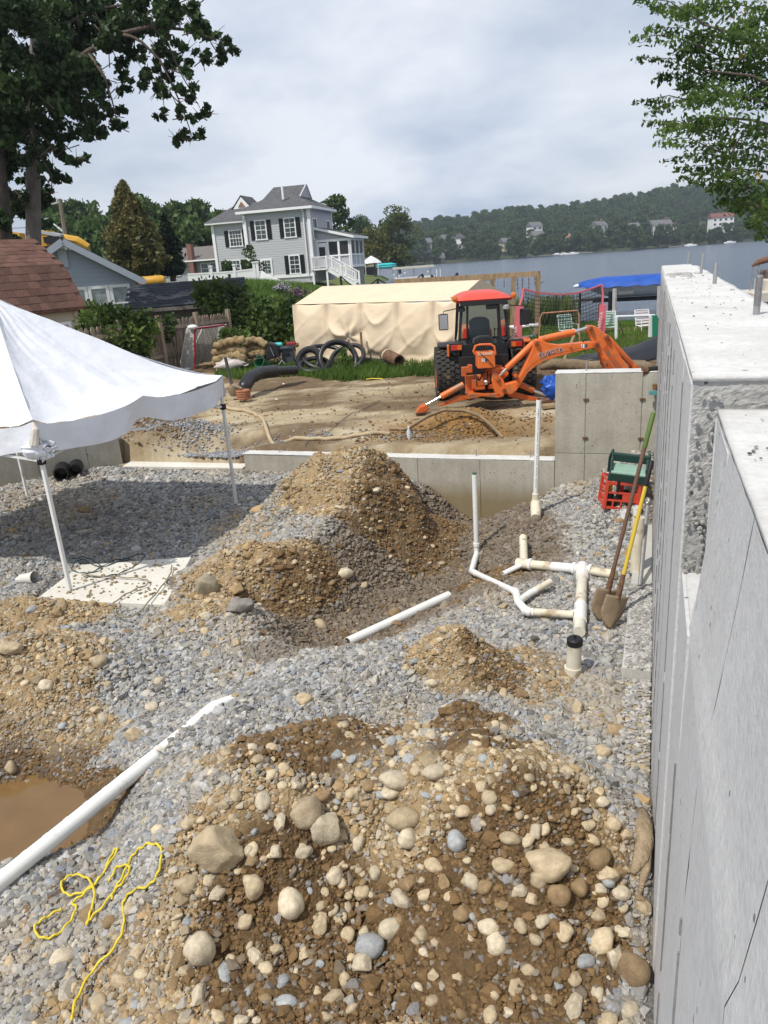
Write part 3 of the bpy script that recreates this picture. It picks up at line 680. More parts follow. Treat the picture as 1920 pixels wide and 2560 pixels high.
def yard_material():
    m = bpy.data.materials.new('yard earth'); m.use_nodes = True; nt = m.node_tree; N = nt.nodes; L = nt.links; b = N['Principled BSDF']; b.inputs['Roughness'].default_value = .95; b.inputs['Specular IOR Level'].default_value = .15
    def attr(nm): a = N.new('ShaderNodeAttribute'); a.attribute_name = nm; return a.outputs['Fac']
    tc = N.new('ShaderNodeTexCoord')
    def noise(s): t = N.new('ShaderNodeTexNoise'); t.inputs['Scale'].default_value = s; t.inputs['Detail'].default_value = 7; t.inputs['Roughness'].default_value = .7; L.new(tc.outputs['Object'], t.inputs['Vector']); return t.outputs[0]
    def ramp(src, a, ca, bb, cb): r = N.new('ShaderNodeValToRGB'); L.new(src, r.inputs[0]); e = r.color_ramp.elements; e[0].position = a; e[0].color = (*ca, 1); e[1].position = bb; e[1].color = (*cb, 1); return r.outputs[0]
    def mixc(f, a, c): x = N.new('ShaderNodeMix'); x.data_type = 'RGBA'; L.new(f, x.inputs[0]); L.new(a, x.inputs[6]); L.new(c, x.inputs[7]); return x.outputs[2]
    sand = ramp(noise(6), .3, (.30, .225, .13), .7, (.47, .39, .265)); pale = ramp(noise(3), .3, (.40, .33, .215), .7, (.52, .45, .33))
    mud = ramp(noise(10), .3, (.085, .056, .032), .7, (.19, .13, .078)); orc = ramp(noise(12), .3, (.16, .085, .028), .7, (.36, .20, .065))
    L.new(mixc(attr('orange'), mixc(attr('dark'), mixc(attr('streak'), sand, pale), mud), orc), b.inputs['Base Color'])
    bp = N.new('ShaderNodeBump'); bp.inputs['Strength'].default_value = .9; bp.inputs['Distance'].default_value = .03; L.new(noise(28), bp.inputs['Height']); L.new(bp.outputs[0], b.inputs['Normal']); return m
idx = np.arange(YX.size).reshape(YX.shape)
FA = np.stack([idx[:-1, :-1], idx[:-1, 1:], idx[1:, 1:], idx[1:, :-1]], -1).reshape(-1, 4)
cu = YX[:-1, :-1].ravel()*UX + YY[:-1, :-1].ravel()*UY; cv_ = YX[:-1, :-1].ravel()*UY - YY[:-1, :-1].ravel()*UX
FA = FA[(cu > 10.30) & ~((cv_ > .7) & (cu < 13.2))]
tag(mesh_np('dirt_yard', np.stack([YX, YY, YZ], -1).reshape(-1, 3), FA, yard_material(), None, {'orange': orange.ravel(), 'dark': dark.ravel(), 'streak': streak.ravel()}, smooth=True),
    'bare raked sand and mud of the yard beyond the low foundation wall', 'ground', kind='structure')
# loose gravel and clods: spilled by the left wall, on the dug trench edge, strewn over the yard
rg = np.random.default_rng(77); P = []; C = []; Sz = []
for (cx, cy, sx, sy, n, grey) in ((-4.0, 13.5, .55, .3, 1800, .35), (-3.2, 13.15, .3, .15, 700, .95), (-3.0, 12.35, .75, .16, 5200, .98), (1.2, 11.75, .8, .30, 1200, .1), (1.6, 12.3, .9, .4, 500, .0), (-.5, 15, 3.2, 2.2, 700, .03)):
    x = rg.normal(cx, sx, n); y = rg.normal(cy, sy, n); k = (x*UX+y*UY > 10.62); x, y = x[k], y[k]
    P.append(np.stack([x, y, yard_h(x, y)+.006], 1)); g = rg.random(len(x)) < grey
    c = np.where(g[:, None], np.array([[.27, .275, .29]]), np.array([[.20, .135, .075]]))*(.6+.8*rg.random((len(x), 1))); C.append(c); Sz.append(.0115*np.exp(rg.normal(0, .35, len(x))))
P = np.vstack(P); C = np.vstack(C); Sz = np.concatenate(Sz); n = len(P)
scatter('loose_gravel', P, np.stack([Sz*1.3, Sz, Sz*.7], 1), np.stack([rg.normal(0, .4, n), rg.normal(0, .4, n), rg.random(n)*6.28], 1), C, G_ANG, 'loose gravel and clods spilled about the yard', 'gravel', 9)

# water
def water_material():
    m = bpy.data.materials.new('lake water'); m.use_nodes = True; nt = m.node_tree; N = nt.nodes; L = nt.links; b = N['Principled BSDF']
    b.inputs['Base Color'].default_value = (.06, .085, .13, 1); b.inputs['Roughness'].default_value = .16; b.inputs['Specular IOR Level'].default_value = .5; b.inputs['IOR'].default_value = 1.33
    tc = N.new('ShaderNodeTexCoord'); mp = N.new('ShaderNodeMapping'); mp.inputs['Scale'].default_value = (.55, 1.7, 1); mp.inputs['Rotation'].default_value = (0, 0, rad(-12)); L.new(tc.outputs['Object'], mp.inputs[0])
    t = N.new('ShaderNodeTexNoise'); t.inputs['Scale'].default_value = .9; t.inputs['Detail'].default_value = 5; t.inputs['Roughness'].default_value = .6; t.inputs['Distortion'].default_value = .3; L.new(mp.outputs[0], t.inputs['Vector'])
    bp = N.new('ShaderNodeBump'); bp.inputs['Strength'].default_value = 1.0; bp.inputs['Distance'].default_value = .22; L.new(t.outputs[0], bp.inputs['Height']); L.new(bp.outputs[0], b.inputs['Normal']); return m
b = MB(); b.grid(lambda s, t: (-300+s*1500, 24+t*776, LAKE_Z), 30, 30)
tag(b.build('lake', water_material()), 'rippled grey blue lake reaching to the wooded far shore', 'lake', kind='structure')

# the wooded hills across the lake
def hill_h(x, y):
    """ground of the far side: shoreline near y = 432 + bends, ridge behind"""
    ys_ = 430 - .06*x + 14*fbm(x, 0*x, .008, 2, 4) + sstep(120, 260, x)*40
    d = y-ys_
    ridge = 15 + 11*sstep(-60, 130, x) + 9*sstep(140, 330, x) + 3.5*fbm(x, 0*x, .012, 3, 8)
    return np.where(d < 0, -1.2+d*.02, -.45 + 1.2*sstep(0, 14, d) + ridge*sstep(6, 250, d) + 2.0*fbm(x, y, .02, 2, 6)*sstep(10, 60, d)), d
hx = np.linspace(-260, 560, 165); hy = np.linspace(405, 900, 90); HX, HY = np.meshgrid(hx, hy); HZ, HD = hill_h(HX, HY)
idx = np.arange(HX.size).reshape(HX.shape); FA = np.stack([idx[:-1, :-1], idx[:-1, 1:], idx[1:, 1:], idx[1:, :-1]], -1).reshape(-1, 4)
tag(mesh_np('far_hill', np.stack([HX, HY, HZ], -1).reshape(-1, 3), FA, M('hill ground', (.045, .055, .025), .95, .3, .1), None, smooth=True), 'low hill across the lake', 'hill', kind='structure')
LEAF_FAR = foliage('far leaves', (.022, .050, .018), (.085, .135, .038), .2)
LEAF_MID = foliage('mid leaves', (.025, .055, .014), (.095, .155, .038), .3)
LEAF_YEL = foliage('yellowing leaves', (.07, .085, .018), (.21, .20, .045), .3)
LEAF_BRN = foliage('browning needles', (.045, .068, .022), (.24, .20, .07), .25)
LEAF_FIR = foliage('fir needles', (.012, .028, .012), (.035, .065, .024), .15)
LEAF_OAK = foliage('oak leaves', (.016, .036, .012), (.062, .105, .032), .3)
LEAF_ELM = foliage('elm leaves', (.040, .085, .018), (.16, .25, .055), .5)
LEAF_VINE = foliage('vine leaves', (.025, .055, .012), (.13, .19, .04), .3)
LEAF_GRASS = foliage('grass blades', (.06, .12, .02), (.17, .27, .05), .35)
BARK = M('bark', (.105, .082, .065), .95, .35, 5, bump=1.0, bscale=14, stretch=(3, 3, .6))
BARKG = M('grey bark', (.16, .145, .13), .95, .3, 5, bump=.8, bscale=12, stretch=(3, 3, .6))
def trunk_mb(h, r, seed=0, forks=3, lean=.0):
    rr = random.Random(seed); b = MB(); pts = [(lean*i/6+rr.gauss(0, .02*h), rr.gauss(0, .02*h), h*i/6) for i in range(7)]; pts[0] = (0, 0, -.3)
    b.tube(pts, [r*(1.25 if i == 0 else 1-.12*i) for i in range(7)], 7)
    for k in range(forks):
        a = rr.random()*6.28; z = h*(.45+.4*rr.random()); b.tube([(0, 0, z), (math.cos(a)*h*.18, math.sin(a)*h*.18, z+h*.2), (math.cos(a)*h*.34, math.sin(a)*h*.34, z+h*.33)], [r*.5, r*.3, r*.12], 5)
    return b
# four crowns shared by the trees beyond the water
CROWNS = []
for k, (rx, h, lob, per, lf) in enumerate(((4.6, 10.5, 26, 70, .95), (3.6, 11.5, 24, 66, .9), (5.6, 10.0, 30, 70, 1.0), (3.0, 8.5, 20, 60, .8))):
    v, f, t = ellipsoid_crown(900+k, rx, rx*.95, h, lob, per, lf, base=1.2)
    CROWNS.append((v, f, t))
def far_tree(k, x, y, z, s, label, mat=None, group=None, name='tree', sx=1.0):
    r = root(name, (x, y, z), label, 'tree', group, rz=random.random()*6.28)
    if ('crown', k, mat) not in MATS:
        v, f, t = CROWNS[k]; o = mesh_np('crown', v, f, mat or LEAF_FAR, r, {'tone': t}); MATS[('crown', k, mat)] = o.data
        tr = trunk_mb(6.0, .28, k).build('trunk', BARK, r, local=True); MATS[('trunk', k)] = tr.data
    else:
        o = bpy.data.objects.new('crown', MATS[('crown', k, mat)]); COL.objects.link(o); o.parent = r
        tr = bpy.data.objects.new('trunk', MATS[('trunk', k)]); COL.objects.link(tr); tr.parent = r
    o.scale = (s*sx, s*sx, s); tr.scale = (s*.9, s*.9, s)
    return r
def hp(x, d):
    """a point d metres up the far bank at x"""
    y = 430-.06*x
    for _ in range(6):
        z, dd = hill_h(np.array([x]), np.array([y])); y += d-float(dd[0])
    z, dd = hill_h(np.array([x]), np.array([y])); return x, y, float(z[0])
random.seed(21)
k = 0
GF = 'trees along the far shore'
for i in range(58):
    x = -18 + i*5.6 + random.uniform(-2, 2); d = random.choice([1.5, 2.5, 4, 7, 12, 20]); X, Y, Z = hp(x, d)
    far_tree(i % 4, X, Y, Z-.3, random.uniform(.72, 1.12), ('dark green' if i % 5 else 'fresh green')+' tree on the far shore '+('left of the decked grey house' if X < 150 else 'between the two big far houses' if X < 205 else 'right of the big white far house'), group=GF, name='shore_tree', mat=LEAF_MID if i % 5 == 0 else LEAF_FAR)
for (x, d, s, mt, lb) in ((182, 30, .95, M('dry crown', (.15, .12, .09), .9, .2), 'greyish half bare tree beside the grey lakeside house'),):
    X, Y, Z = hp(x, d); far_tree(1, X, Y, Z, s, lb, mat=mt)
# the wood behind them reads as one mass: crowns scattered over the hill
fm = [o for o in COL.objects if o.name.startswith('crown')][0]
rg = np.random.default_rng(4); n = 4600
x = rg.uniform(-240, 540, n); d = 20 + 330*rg.random(n)**1.1; z0, dd0 = hill_h(x, np.full(n, 430.0)); y = 430 - dd0 + d; z, _ = hill_h(x, y)
thin = (d < 70) & (rg.random(n) < .35); x, y, z = x[~thin], y[~thin], z[~thin]; n = len(x)
me = bpy.data.meshes.new('forest'); me.vertices.add(n); me.vertices.foreach_set('co', np.stack([x, y, z-1.0], 1).astype(np.float32).ravel())
sc_ = rg.uniform(.75, 1.25, n); a = me.attributes.new('scl', 'FLOAT_VECTOR', 'POINT'); a.data.foreach_set('vector', np.stack([sc_*rg.uniform(.85, 1.2, n), sc_, sc_*rg.uniform(.85, 1.15, n)], 1).astype(np.float32).ravel())
a = me.attributes.new('rot', 'FLOAT_VECTOR', 'POINT'); a.data.foreach_set('vector', np.stack([0*x, 0*x, rg.random(n)*6.28], 1).astype(np.float32).ravel())
a = me.attributes.new('var', 'INT', 'POINT'); a.data.foreach_set('value', rg.integers(0, 4, n).astype(np.int32))
fo = bpy.data.objects.new('forest', me); COL.objects.link(fo); tag(fo, 'dense dark green wood covering the hill across the lake', 'forest', kind='stuff')
g = bpy.data.node_groups.new('wood', 'GeometryNodeTree'); GN, GL = g.nodes, g.links
g.interface.new_socket('Geometry', in_out='INPUT', socket_type='NodeSocketGeometry'); g.interface.new_socket('Geometry', in_out='OUTPUT', socket_type='NodeSocketGeometry')
gi = GN.new('NodeGroupInput'); go = GN.new('NodeGroupOutput'); jn = GN.new('GeometryNodeJoinGeometry')
seen = set()
for o in [o for o in COL.objects if o.name.startswith('crown') and o.data.materials[0] == LEAF_FAR]:
    if o.data.name in seen: continue
    seen.add(o.data.name)
    oi = GN.new('GeometryNodeObjectInfo'); oi.inputs['Object'].default_value = o; oi.inputs['As Instance'].default_value = True; oi.transform_space = 'ORIGINAL'; GL.new(oi.outputs['Geometry'], jn.inputs[0])
def gna(nm, t):
    q = GN.new('GeometryNodeInputNamedAttribute'); q.data_type = t; q.inputs['Name'].default_value = nm
    return [s for s in q.outputs if s.enabled and s.name == 'Attribute'][0]
ip = GN.new('GeometryNodeInstanceOnPoints'); GL.new(gi.outputs[0], ip.inputs['Points']); GL.new(jn.outputs[0], ip.inputs['Instance']); ip.inputs['Pick Instance'].default_value = True
GL.new(gna('var', 'INT'), ip.inputs['Instance Index']); GL.new(gna('rot', 'FLOAT_VECTOR'), ip.inputs['Rotation']); GL.new(gna('scl', 'FLOAT_VECTOR'), ip.inputs['Scale']); GL.new(ip.outputs[0], go.inputs[0])
fo.modifiers.new('wood', 'NODES').node_group = g

# far houses: px, ground py, width m, height m, walls, roof, label
WHITE = M('white paint', (.78, .78, .78), .6, .05, 3); GREYROOF = M('grey shingles', (.13, .13, .135), .9, .25, 3, bump=.4, bscale=20); DARKGLASS = M('dark glass', (.025, .03, .035), .08, spec=.6)
FARG = M('far grey siding', (.36, .36, .33), .8, .1); FARTAN = M('far tan siding', (.45, .40, .32), .8, .1); BRICKF = M('far brick', (.24, .12, .09), .9, .2)
def far_house(px, py, Y, wd, ht, wall, roofm, label, floors=2, deck=False, chim=False, rz=.15, dp=7):
    p = aty(px, py, Y); z0 = p.z
    r = root('house', (p.x, Y, z0), label, 'house', rz=rz)
    MB().box((0, 0, ht/2-.5), (wd, dp, ht+1)).build('wall', wall, r, local=True)
    b = MB(); b.prism([(-wd/2-.4, -dp/2-.4, ht), (-wd/2-.4, dp/2+.4, ht), (-wd/2-.4, 0, ht+2.6)], (0, 0, 0), (wd+.8, 0, 0)); b.build('roof', roofm, r, local=True)
    nw = max(2, int(wd/3)); fh = ht/floors
    for f_ in range(floors):
        for i in range(nw):
            x = -wd/2+wd*(i+.5)/nw
            wo = MB().box((x, -dp/2-.05, fh*(f_+.55)), (1.5, .1, fh*.55)).build('window', WHITE, r, local=True)
            MB().box((x, -dp/2-.12, fh*(f_+.55)), (1.25, .06, fh*.46)).build('pane', DARKGLASS, wo, local=True)
    if deck:
        b = MB(); b.box((0, -dp/2-1.6, fh*.95), (wd+2, 3.2, .25)); b.box((0, -dp/2-3.1, fh*.95+.9), (wd+2, .12, .12))
        for i in range(9): b.box((-wd/2-1+(wd+2)*i/8, -dp/2-3.1, fh*.5+.3), (.2, .2, fh+.9))
        b.build('deck', WHITE, r, local=True)
    if chim: MB().box((wd*.3, 0, ht+2.2), (1.0, 1.0, 3.4)).build('chimney', BRICKF, r, local=True)
    return r
far_house(1648, 590, 452, 11.5, 6.2, FARG, GREYROOF, 'grey two storey house with a long white deck above the far shore', 2, True, True, .1)
far_house(1800, 578, 462, 12.5, 7.5, WHITE, M('dark red roof', (.16, .07, .06), .9), 'big white house with rows of dark windows on the far shore at right', 3, rz=-.05)
far_house(1496, 590, 455, 7.5, 5.5, WHITE, GREYROOF, 'white house with a brick chimney among far shore trees', 2, chim=True, rz=.5)
far_house(1582, 584, 470, 6, 3.5, FARG, GREYROOF, 'small grey roofed cottage left of the decked far house', 1, rz=.2)
far_house(1336, 588, 480, 7, 5, WHITE, GREYROOF, 'white house uphill, topmost of a far cluster', 2, rz=.3)
far_house(1342, 612, 455, 6.5, 5, FARTAN, GREYROOF, 'tan house in the middle of the far cluster', 2, rz=.2)
far_house(1424, 612, 450, 8, 3.6, FARTAN, BRICKF, 'low tan house with brown roof near the far docks', 1, rz=.1)
far_house(1116, 626, 455, 6, 6, WHITE, GREYROOF, 'narrow white house with a deck among dark far trees', 2, rz=.4)
far_house(1062, 628, 452, 7, 4.5, FARG, GREYROOF, 'pale grey house leftmost on the far shore', 2, rz=.2)
far_house(1150, 618, 462, 4.5, 5, WHITE, GREYROOF, 'small white gabled cottage right of the narrow white house', 2, rz=1.2)
far_house(1265, 625, 448, 6, 4, FARTAN, GREYROOF, 'small tan cottage in shade near the water', 1, rz=.3)
far_house(1102, 659, 436, 3.5, 3, FARG, GREYROOF, 'little grey boathouse at the water edge of the far shore', 1, rz=.2, dp=4)
random.seed(8)
BO = M('far boat paint', (.75, .76, .78), .4)
def small_boat(px, py, Y, ln, label, mat=BO, canopy=None, name='boat'):
    p = aty(px, py, Y); r = root(name, (p.x, Y, LAKE_Z), label, 'boat', rz=random.uniform(-.2, .2))
    b = MB(); b.prism([(-ln/2, -.9, .1), (ln/2-.9, -.9, .1), (ln/2, 0, .1), (ln/2-.9, .9, .1), (-ln/2, .9, .1)], (0, 0, 0), (0, 0, .8)); b.build('hull', mat, r, local=True)
    b = MB(); b.box((-ln*.1, 0, 1.05), (ln*.35, 1.2, .4)); b.build('cabin', WHITE, r, local=True)
    if canopy:
        b = MB(); b.box((0, 0, 2.3), (ln*.6, 1.9, .12)); [b.box((sx*ln*.25, sy*.8, 1.5), (.08, .08, 1.6)) for sx in (-1, 1) for sy in (-1, 1)]; b.build('canopy', canopy, r, local=True)
    return r
for i, (px, py, lb) in enumerate(((1728, 606, 'white cabin boat moored right of the decked far house'), (1827, 602, 'white boat moored below the big white far house'), (1412, 634, 'white motorboat at the far docks, middle of three'), (1434, 632, 'white motorboat at the far docks, rightmost of three'), (1395, 636, 'white motorboat at the far docks, leftmost of three'))):
    small_boat(px, py, 424-.06*aty(px, py, 424).x, 6.5, lb)
for (px, w_, lb) in ((1395, 34, 'long grey dock at the far shore below the tan house'), (1330, 14, 'short grey dock at the far shore left of the long dock'), (1678, 10, 'small dock below the decked far house')):
    p = aty(px, 640, 424-.0*px); b = MB(); b.box((p.x, 424-.06*p.x, .05), (w_, 2.2, .25)); [b.box((p.x-w_/2+w_*i/4, 424-.06*p.x, -.5), (.3, .3, 1.2)) for i in range(5)]; tag(b.build('dock', M('grey planks', (.42, .40, .37), .9)), lb, 'dock')
# ================================================================== NEAR SHORE HOUSES AND TREES
SIDING = M('grey clapboard', (.46, .465, .49), .7, .06, 2); TRIM = M('white trim', (.80, .80, .81), .55, .03, 4); SHUT = M('black shutter', (.012, .013, .016), .5)
ROOFG = M('charcoal shingles', (.095, .095, .10), .92, .3, 4, bump=.6, bscale=30); PANE = M('window pane', (.05, .065, .07), .06, .4, 2, spec=.7); SCREEN = M('porch screen', (.03, .032, .034), .35, spec=.4)
_bd = MB(); _bd.prism([(0, 0, 0), (0, -.022, 0), (0, -.006, 1), (0, 0, 1)], (0, 0, 0), (1, 0, 0))
def boards(parent, O, ax, z0, z1, step, x0, x1, mat, edges=None, name='clapboard'):
    """lapped boards on a wall face; ax: 0 faces -y, 1 faces +x, 2 faces -x.  edges(z)->(x0,x1) for gables"""
    key = ('board', mat.name)
    if key not in MATS:
        me = bpy.data.meshes.new(name); me.from_pydata(_bd.v, [], _bd.f); me.materials.append(mat); MATS[key] = me
    n = int(round((z1-z0)/step))
    for i in range(n):
        z = z0+i*(z1-z0)/n; a, c = (x0, x1) if edges is None else edges(z+.5*step)
        if c-a < .15: continue
        o = bpy.data.objects.new(name, MATS[key]); COL.objects.link(o); o.parent = parent
        o.rotation_euler = (0, 0, (0, rad(90), rad(-90))[ax])
        off = Vector((a, 0, 0)) if ax == 0 else (Vector((0, a, 0)) if ax == 1 else Vector((0, c, 0)))
        o.location = Vector(O)+off+Vector((0, 0, z)); o.scale = (c-a, 1, (z1-z0)/n*1.02)
def window(parent, O, ax, x, z, wd, ht, cols=2, rows=4, shutters=True, frame=None, pane=None, fw=.09):
    """O: wall origin; x along the wall, z up; the frame stands proud"""
    frame = frame or TRIM; pane = pane or PANE
    X = (Vector((1, 0, 0)), Vector((0, 1, 0)), Vector((0, 1, 0)))[ax]; Nn = (Vector((0, -1, 0)), Vector((1, 0, 0)), Vector((-1, 0, 0)))[ax]; O = Vector(O)
    def bx(b, cx, cz, w_, h_, d0, d1):
        c = O+X*cx+Vector((0, 0, cz))+Nn*(d0+d1)/2; dims = (w_, d1-d0, h_) if ax == 0 else (d1-d0, w_, h_); b.box(c, dims)
    b = MB()
    bx(b, x, z+ht/2+fw/2, wd+2*fw, fw, -.02, .07); bx(b, x, z-ht/2-fw/2, wd+2*fw+.08, fw, -.02, .09)
    for s in (-1, 1): bx(b, x+s*(wd/2+fw/2), z, fw, ht, -.02, .07)
    wo = b.build('window', frame, parent, local=True)
    b = MB(); bx(b, x, z, wd, ht, .0, .025); b.build('pane', pane, wo, local=True)
    if cols*rows > 1:
        b = MB(); mw = .028
        for i in range(1, cols): bx(b, x-wd/2+wd*i/cols, z, mw, ht, .026, .045)
        for j in range(1, rows): bx(b, x, z-ht/2+ht*j/rows, wd, mw if j*2 != rows else .055, .027, .05)
        b.build('muntin', frame, wo, local=True)
    if shutters:
        for s in (-1, 1):
            b = MB(); sw = min(.34, wd*.45); bx(b, x+s*(wd/2+fw+sw/2+.02), z, sw, ht+.12, .022, .06)
            for j in range(8): bx(b, x+s*(wd/2+fw+sw/2+.02), z-ht/2+ht*(j+.5)/8, sw*.8, ht/8*.5, .06, .072)
            b.build('shutter', SHUT, parent, local=True)
    return wo

# ---- the tall grey house on the bank
HB = at(786, 700, 2.0); HY0 = 60.0; HB = aty(785, 687, HY0)
house = root('two_storey_house', HB, 'tall grey clapboard house with black shutters and a white screened porch', 'house', rz=rad(-13.5)); house.scale = (1, 1, .89)
MB().box((-2.6, 3, 2.45), (5.2, 6, 6.1)).build('wall', SIDING, house, local=True)
MB().box((-6.75, 3.6, 2.1), (3.1, 5.2, 5.4)).build('wall', SIDING, house, local=True)
boards(house, (0, 0, 0), 0, .12, 5.35, .205, -5.2, 0, SIDING); boards(house, (0, 0, 0), 1, .12, 5.35, .205, 0, 6, SIDING); boards(house, (0, 1.0, 0), 0, .05, 4.75, .205, -8.3, -5.2, SIDING)
b = MB()
for (x, y) in ((0, 0), (-5.2, 0)): b.box((x, y, 2.7), (.22, .2, 5.4))
b.box((.012, .12, 2.7), (.06, .22, 5.3)); b.box((0, 6, 2.7), (.2, .2, 5.4)); b.box((-8.3, 1, 2.4), (.22, .2, 4.8)); b.box((-2.6, -.03, .02), (5.3, .1, .22))
b.build('corner_board', TRIM, house, local=True)
b = MB(); b.box((-2.6, -.42, 5.42), (6.1, .12, .2)); b.box((.42, 3, 5.42), (.12, 6.7, .2)); b.box((-2.6, -.2, 5.36), (6, .4, .06)); b.box((.2, 3, 5.37), (.4, 6.6, .06)); b.box((-7, .6, 4.84), (3.5, .12, .18)); b.box((-7, .85, 4.78), (3.4, .5, .06)); b.box((-8.62, 3.4, 4.84), (.12, 5.6, .18))
b.build('gutter', TRIM, house, local=True)
b = MB()                                                            # flared hip with gablets
e = [(-5.7, -.46, 5.5), (.46, -.46, 5.5), (.46, 6.46, 5.5), (-5.7, 6.46, 5.5)]; kn = [(-4.1, 1.6, 6.5), (-1.1, 1.6, 6.5), (-1.1, 4.4, 6.5), (-4.1, 4.4, 6.5)]; rd = [(-3.6, 3, 7.55), (-.95, 3, 7.55)]
b.add(e+kn+rd, [(0, 1, 5, 4), (1, 2, 6, 5), (2, 3, 7, 6), (3, 0, 4, 7), (4, 5, 9, 8), (7, 8, 9, 6), (4, 8, 7), (0, 3, 2, 1)])
b.add([(-8.75, .5, 4.92), (-5.1, .5, 4.92), (-5.1, 6.3, 4.92), (-8.75, 6.3, 4.92), (-7.0, 3.4, 6.5), (-4.9, 3.4, 6.5)], [(0, 1, 5, 4), (3, 4, 5, 2), (0, 4, 3), (0, 3, 2, 1)])
b.add([(-7.0, 2.6, 6.05), (-5.5, 2.6, 6.05), (-6.25, 2.6, 7.0), (-7.15, 2.45, 6.0), (-6.25, 2.45, 7.12), (-5.35, 2.45, 6.0), (-7.15, 5, 6.0), (-6.25, 5, 7.12), (-5.35, 5, 6.0)], [(3, 4, 7, 6), (4, 5, 8, 7)])
rf = b.build('roof', ROOFG, house, local=True)
b = MB(); b.prism([(-1.10, 1.6, 6.5), (-1.10, 4.4, 6.5), (-.96, 3, 7.54)], (0, 0, 0), (.06, 0, 0)); b.beam((-1.02, 1.5, 6.47), (-.9, 3, 7.58), .1, .06); b.beam((-1.02, 4.5, 6.47), (-.9, 3, 7.58), .1, .06); b.build('gablet', SIDING, rf, local=True)
b = MB(); b.prism([(-7.0, 2.5, 6.02), (-5.5, 2.5, 6.02), (-6.25, 2.5, 7.0)], (0, 0, 0), (0, .06, 0)); b.build('gablet', TRIM, rf, local=True)
b = MB(); b.prism([(-6.55, 2.44, 6.15), (-5.95, 2.44, 6.15), (-6.25, 2.44, 6.6)], (0, 0, 0), (0, .05, 0)); b.build('vent_panel', M('rusty panel', (.28, .16, .10), .9, .4, 8), rf, local=True)
b = MB().cyl((-2.2, 1.0, 6.3), (-2.2, 1.0, 7.35), .09); b.build('vent_pipe', TRIM, rf, local=True)
for (x, z, wd, ht, c, r_) in ((-3.9, 3.95, .78, 1.45, 2, 4), (-1.55, 3.95, .78, 1.45, 2, 4), (-1.45, .95, .72, 1.4, 2, 4)): window(house, (0, 0, 0), 0, x, z, wd, ht, c, r_)
window(house, (0, 1.0, 0), 0, -6.45, 3.5, .95, 1.25, 4, 4); window(house, (0, 1.0, 0), 0, -6.95, 1.0, 1.15, 1.25, 4, 4)
window(house, (0, 0, 0), 1, 1.3, 3.75, .9, 1.6, 2, 2, False); window(house, (0, 0, 0), 1, 4.9, 3.7, .9, 1.6, 2, 2, False)
dr = MB().box((-3.75, -.03, .75), (.95, .1, 1.7)).build('door', TRIM, house, local=True); MB().box((-3.75, -.1, .95), (.6, .05, 1.0)).build('pane', PANE, dr, local=True)
b = MB(); [b.box((-3.75+dx, -.14, .95), (.03, .03, 1.0)) for dx in (-.1, .1)]; [b.box((-3.75, -.14, .95+dz), (.6, .03, .03)) for dz in (-.25, 0, .25)]; b.build('muntin', TRIM, dr, local=True)
for (x, y, h) in ((-.38, -.12, 5.3), (-5.05, -.12, 5.1), (-5.4, .9, 4.7)): MB().tube([(x, y-.25, h), (x, y, h-.25), (x, y, -.1)], .055, 6).build('downspout', TRIM, house, local=True)
# porch
PX1, PY0, PY1 = 2.75, 1.2, 5.2
MB().box((PX1/2, (PY0+PY1)/2, 1.0), (PX1, PY1-PY0, .95)).build('porch_wall', SIDING, house, local=True)
b = MB(); b.prism([(0, PY0, 2.75), (PX1, PY0, 2.75), (PX1, PY0, 2.82), (0, PY0, 3.75)], (0, 0, 0), (0, .1, 0)); b.build('porch_gable', SIDING, house, local=True)
b = MB()
for x in (.08, .95, 1.82, PX1-.08): b.box((x, PY0, 1.6), (.16, .14, 2.3))
for y in (PY0, PY0+1.3, PY0+2.6, PY1): b.box((PX1, y, 1.65), (.14, .14, 2.3))
b.box((PX1/2, PY0, 2.72), (PX1+.1, .16, .2)); b.box((PX1, (PY0+PY1)/2, 2.72), (.16, PY1-PY0, .2)); b.box((PX1/2+.45, PY0-.01, 1.46), (1.9, .14, .12)); b.box((PX1, (PY0+PY1)/2, 1.46), (.15, PY1-PY0, .12)); b.box((PX1, (PY0+PY1)/2, .5), (.15, PY1-PY0+.1, .2))
b.build('porch_frame', TRIM, house, local=True)
for x in (1.39, 2.25): MB().box((x, PY0+.03, 2.06), (.72, .03, 1.1)).build('porch_screen', SCREEN, house, local=True)
for i in range(3): MB().box((PX1-.03, PY0+.65+1.3*i, 2.06), (.03, 1.1, 1.1)).build('porch_screen', SCREEN, house, local=True)
pd = MB().box((.5, PY0-.05, 1.55), (.7, .08, 2.0)).build('porch_door', TRIM, house, local=True); MB().box((.5, PY0-.1, 1.75), (.48, .03, .95)).build('pane', SCREEN, pd, local=True)
b = MB(); b.prism([(-.02, PY0-.3, 3.78), (PX1+.35, PY0-.3, 2.86), (PX1+.35, PY0-.3, 2.98), (-.02, PY0-.3, 3.9)], (0, 0, 0), (0, PY1-PY0+.6, 0)); pr = b.build('porch_roof', ROOFG, house, local=True)
b = MB(); b.beam((-.02, PY0-.34, 3.8), (PX1+.38, PY0-.34, 2.88), .06, .2); b.box((PX1+.38, (PY0+PY1)/2, 2.88), (.08, PY1-PY0+.7, .2)); b.build('fascia', TRIM, pr, local=True)
LATT = M('weathered lattice', (.30, .29, .28), .9, .2, 5)
for i in range(9): MB().box((PX1-.05, PY0+.2+.45*i, -.35), (.05, .32, 1.6)).build('skirt_board', LATT, house, local=True)
b = MB(); b.box((.55, PY0-.75, .42), (1.25, 1.4, .14)); [b.box((x, PY0-1.3, -.3), (.14, .14, 1.4)) for x in (0, 1.1)]; b.build('landing', TRIM, house, local=True)
STN = 7
for i in range(STN): MB().box((1.25+.30*i, PY0-.75, .32-.2*i), (.32, 1.2, .07)).build('step', TRIM, house, local=True)
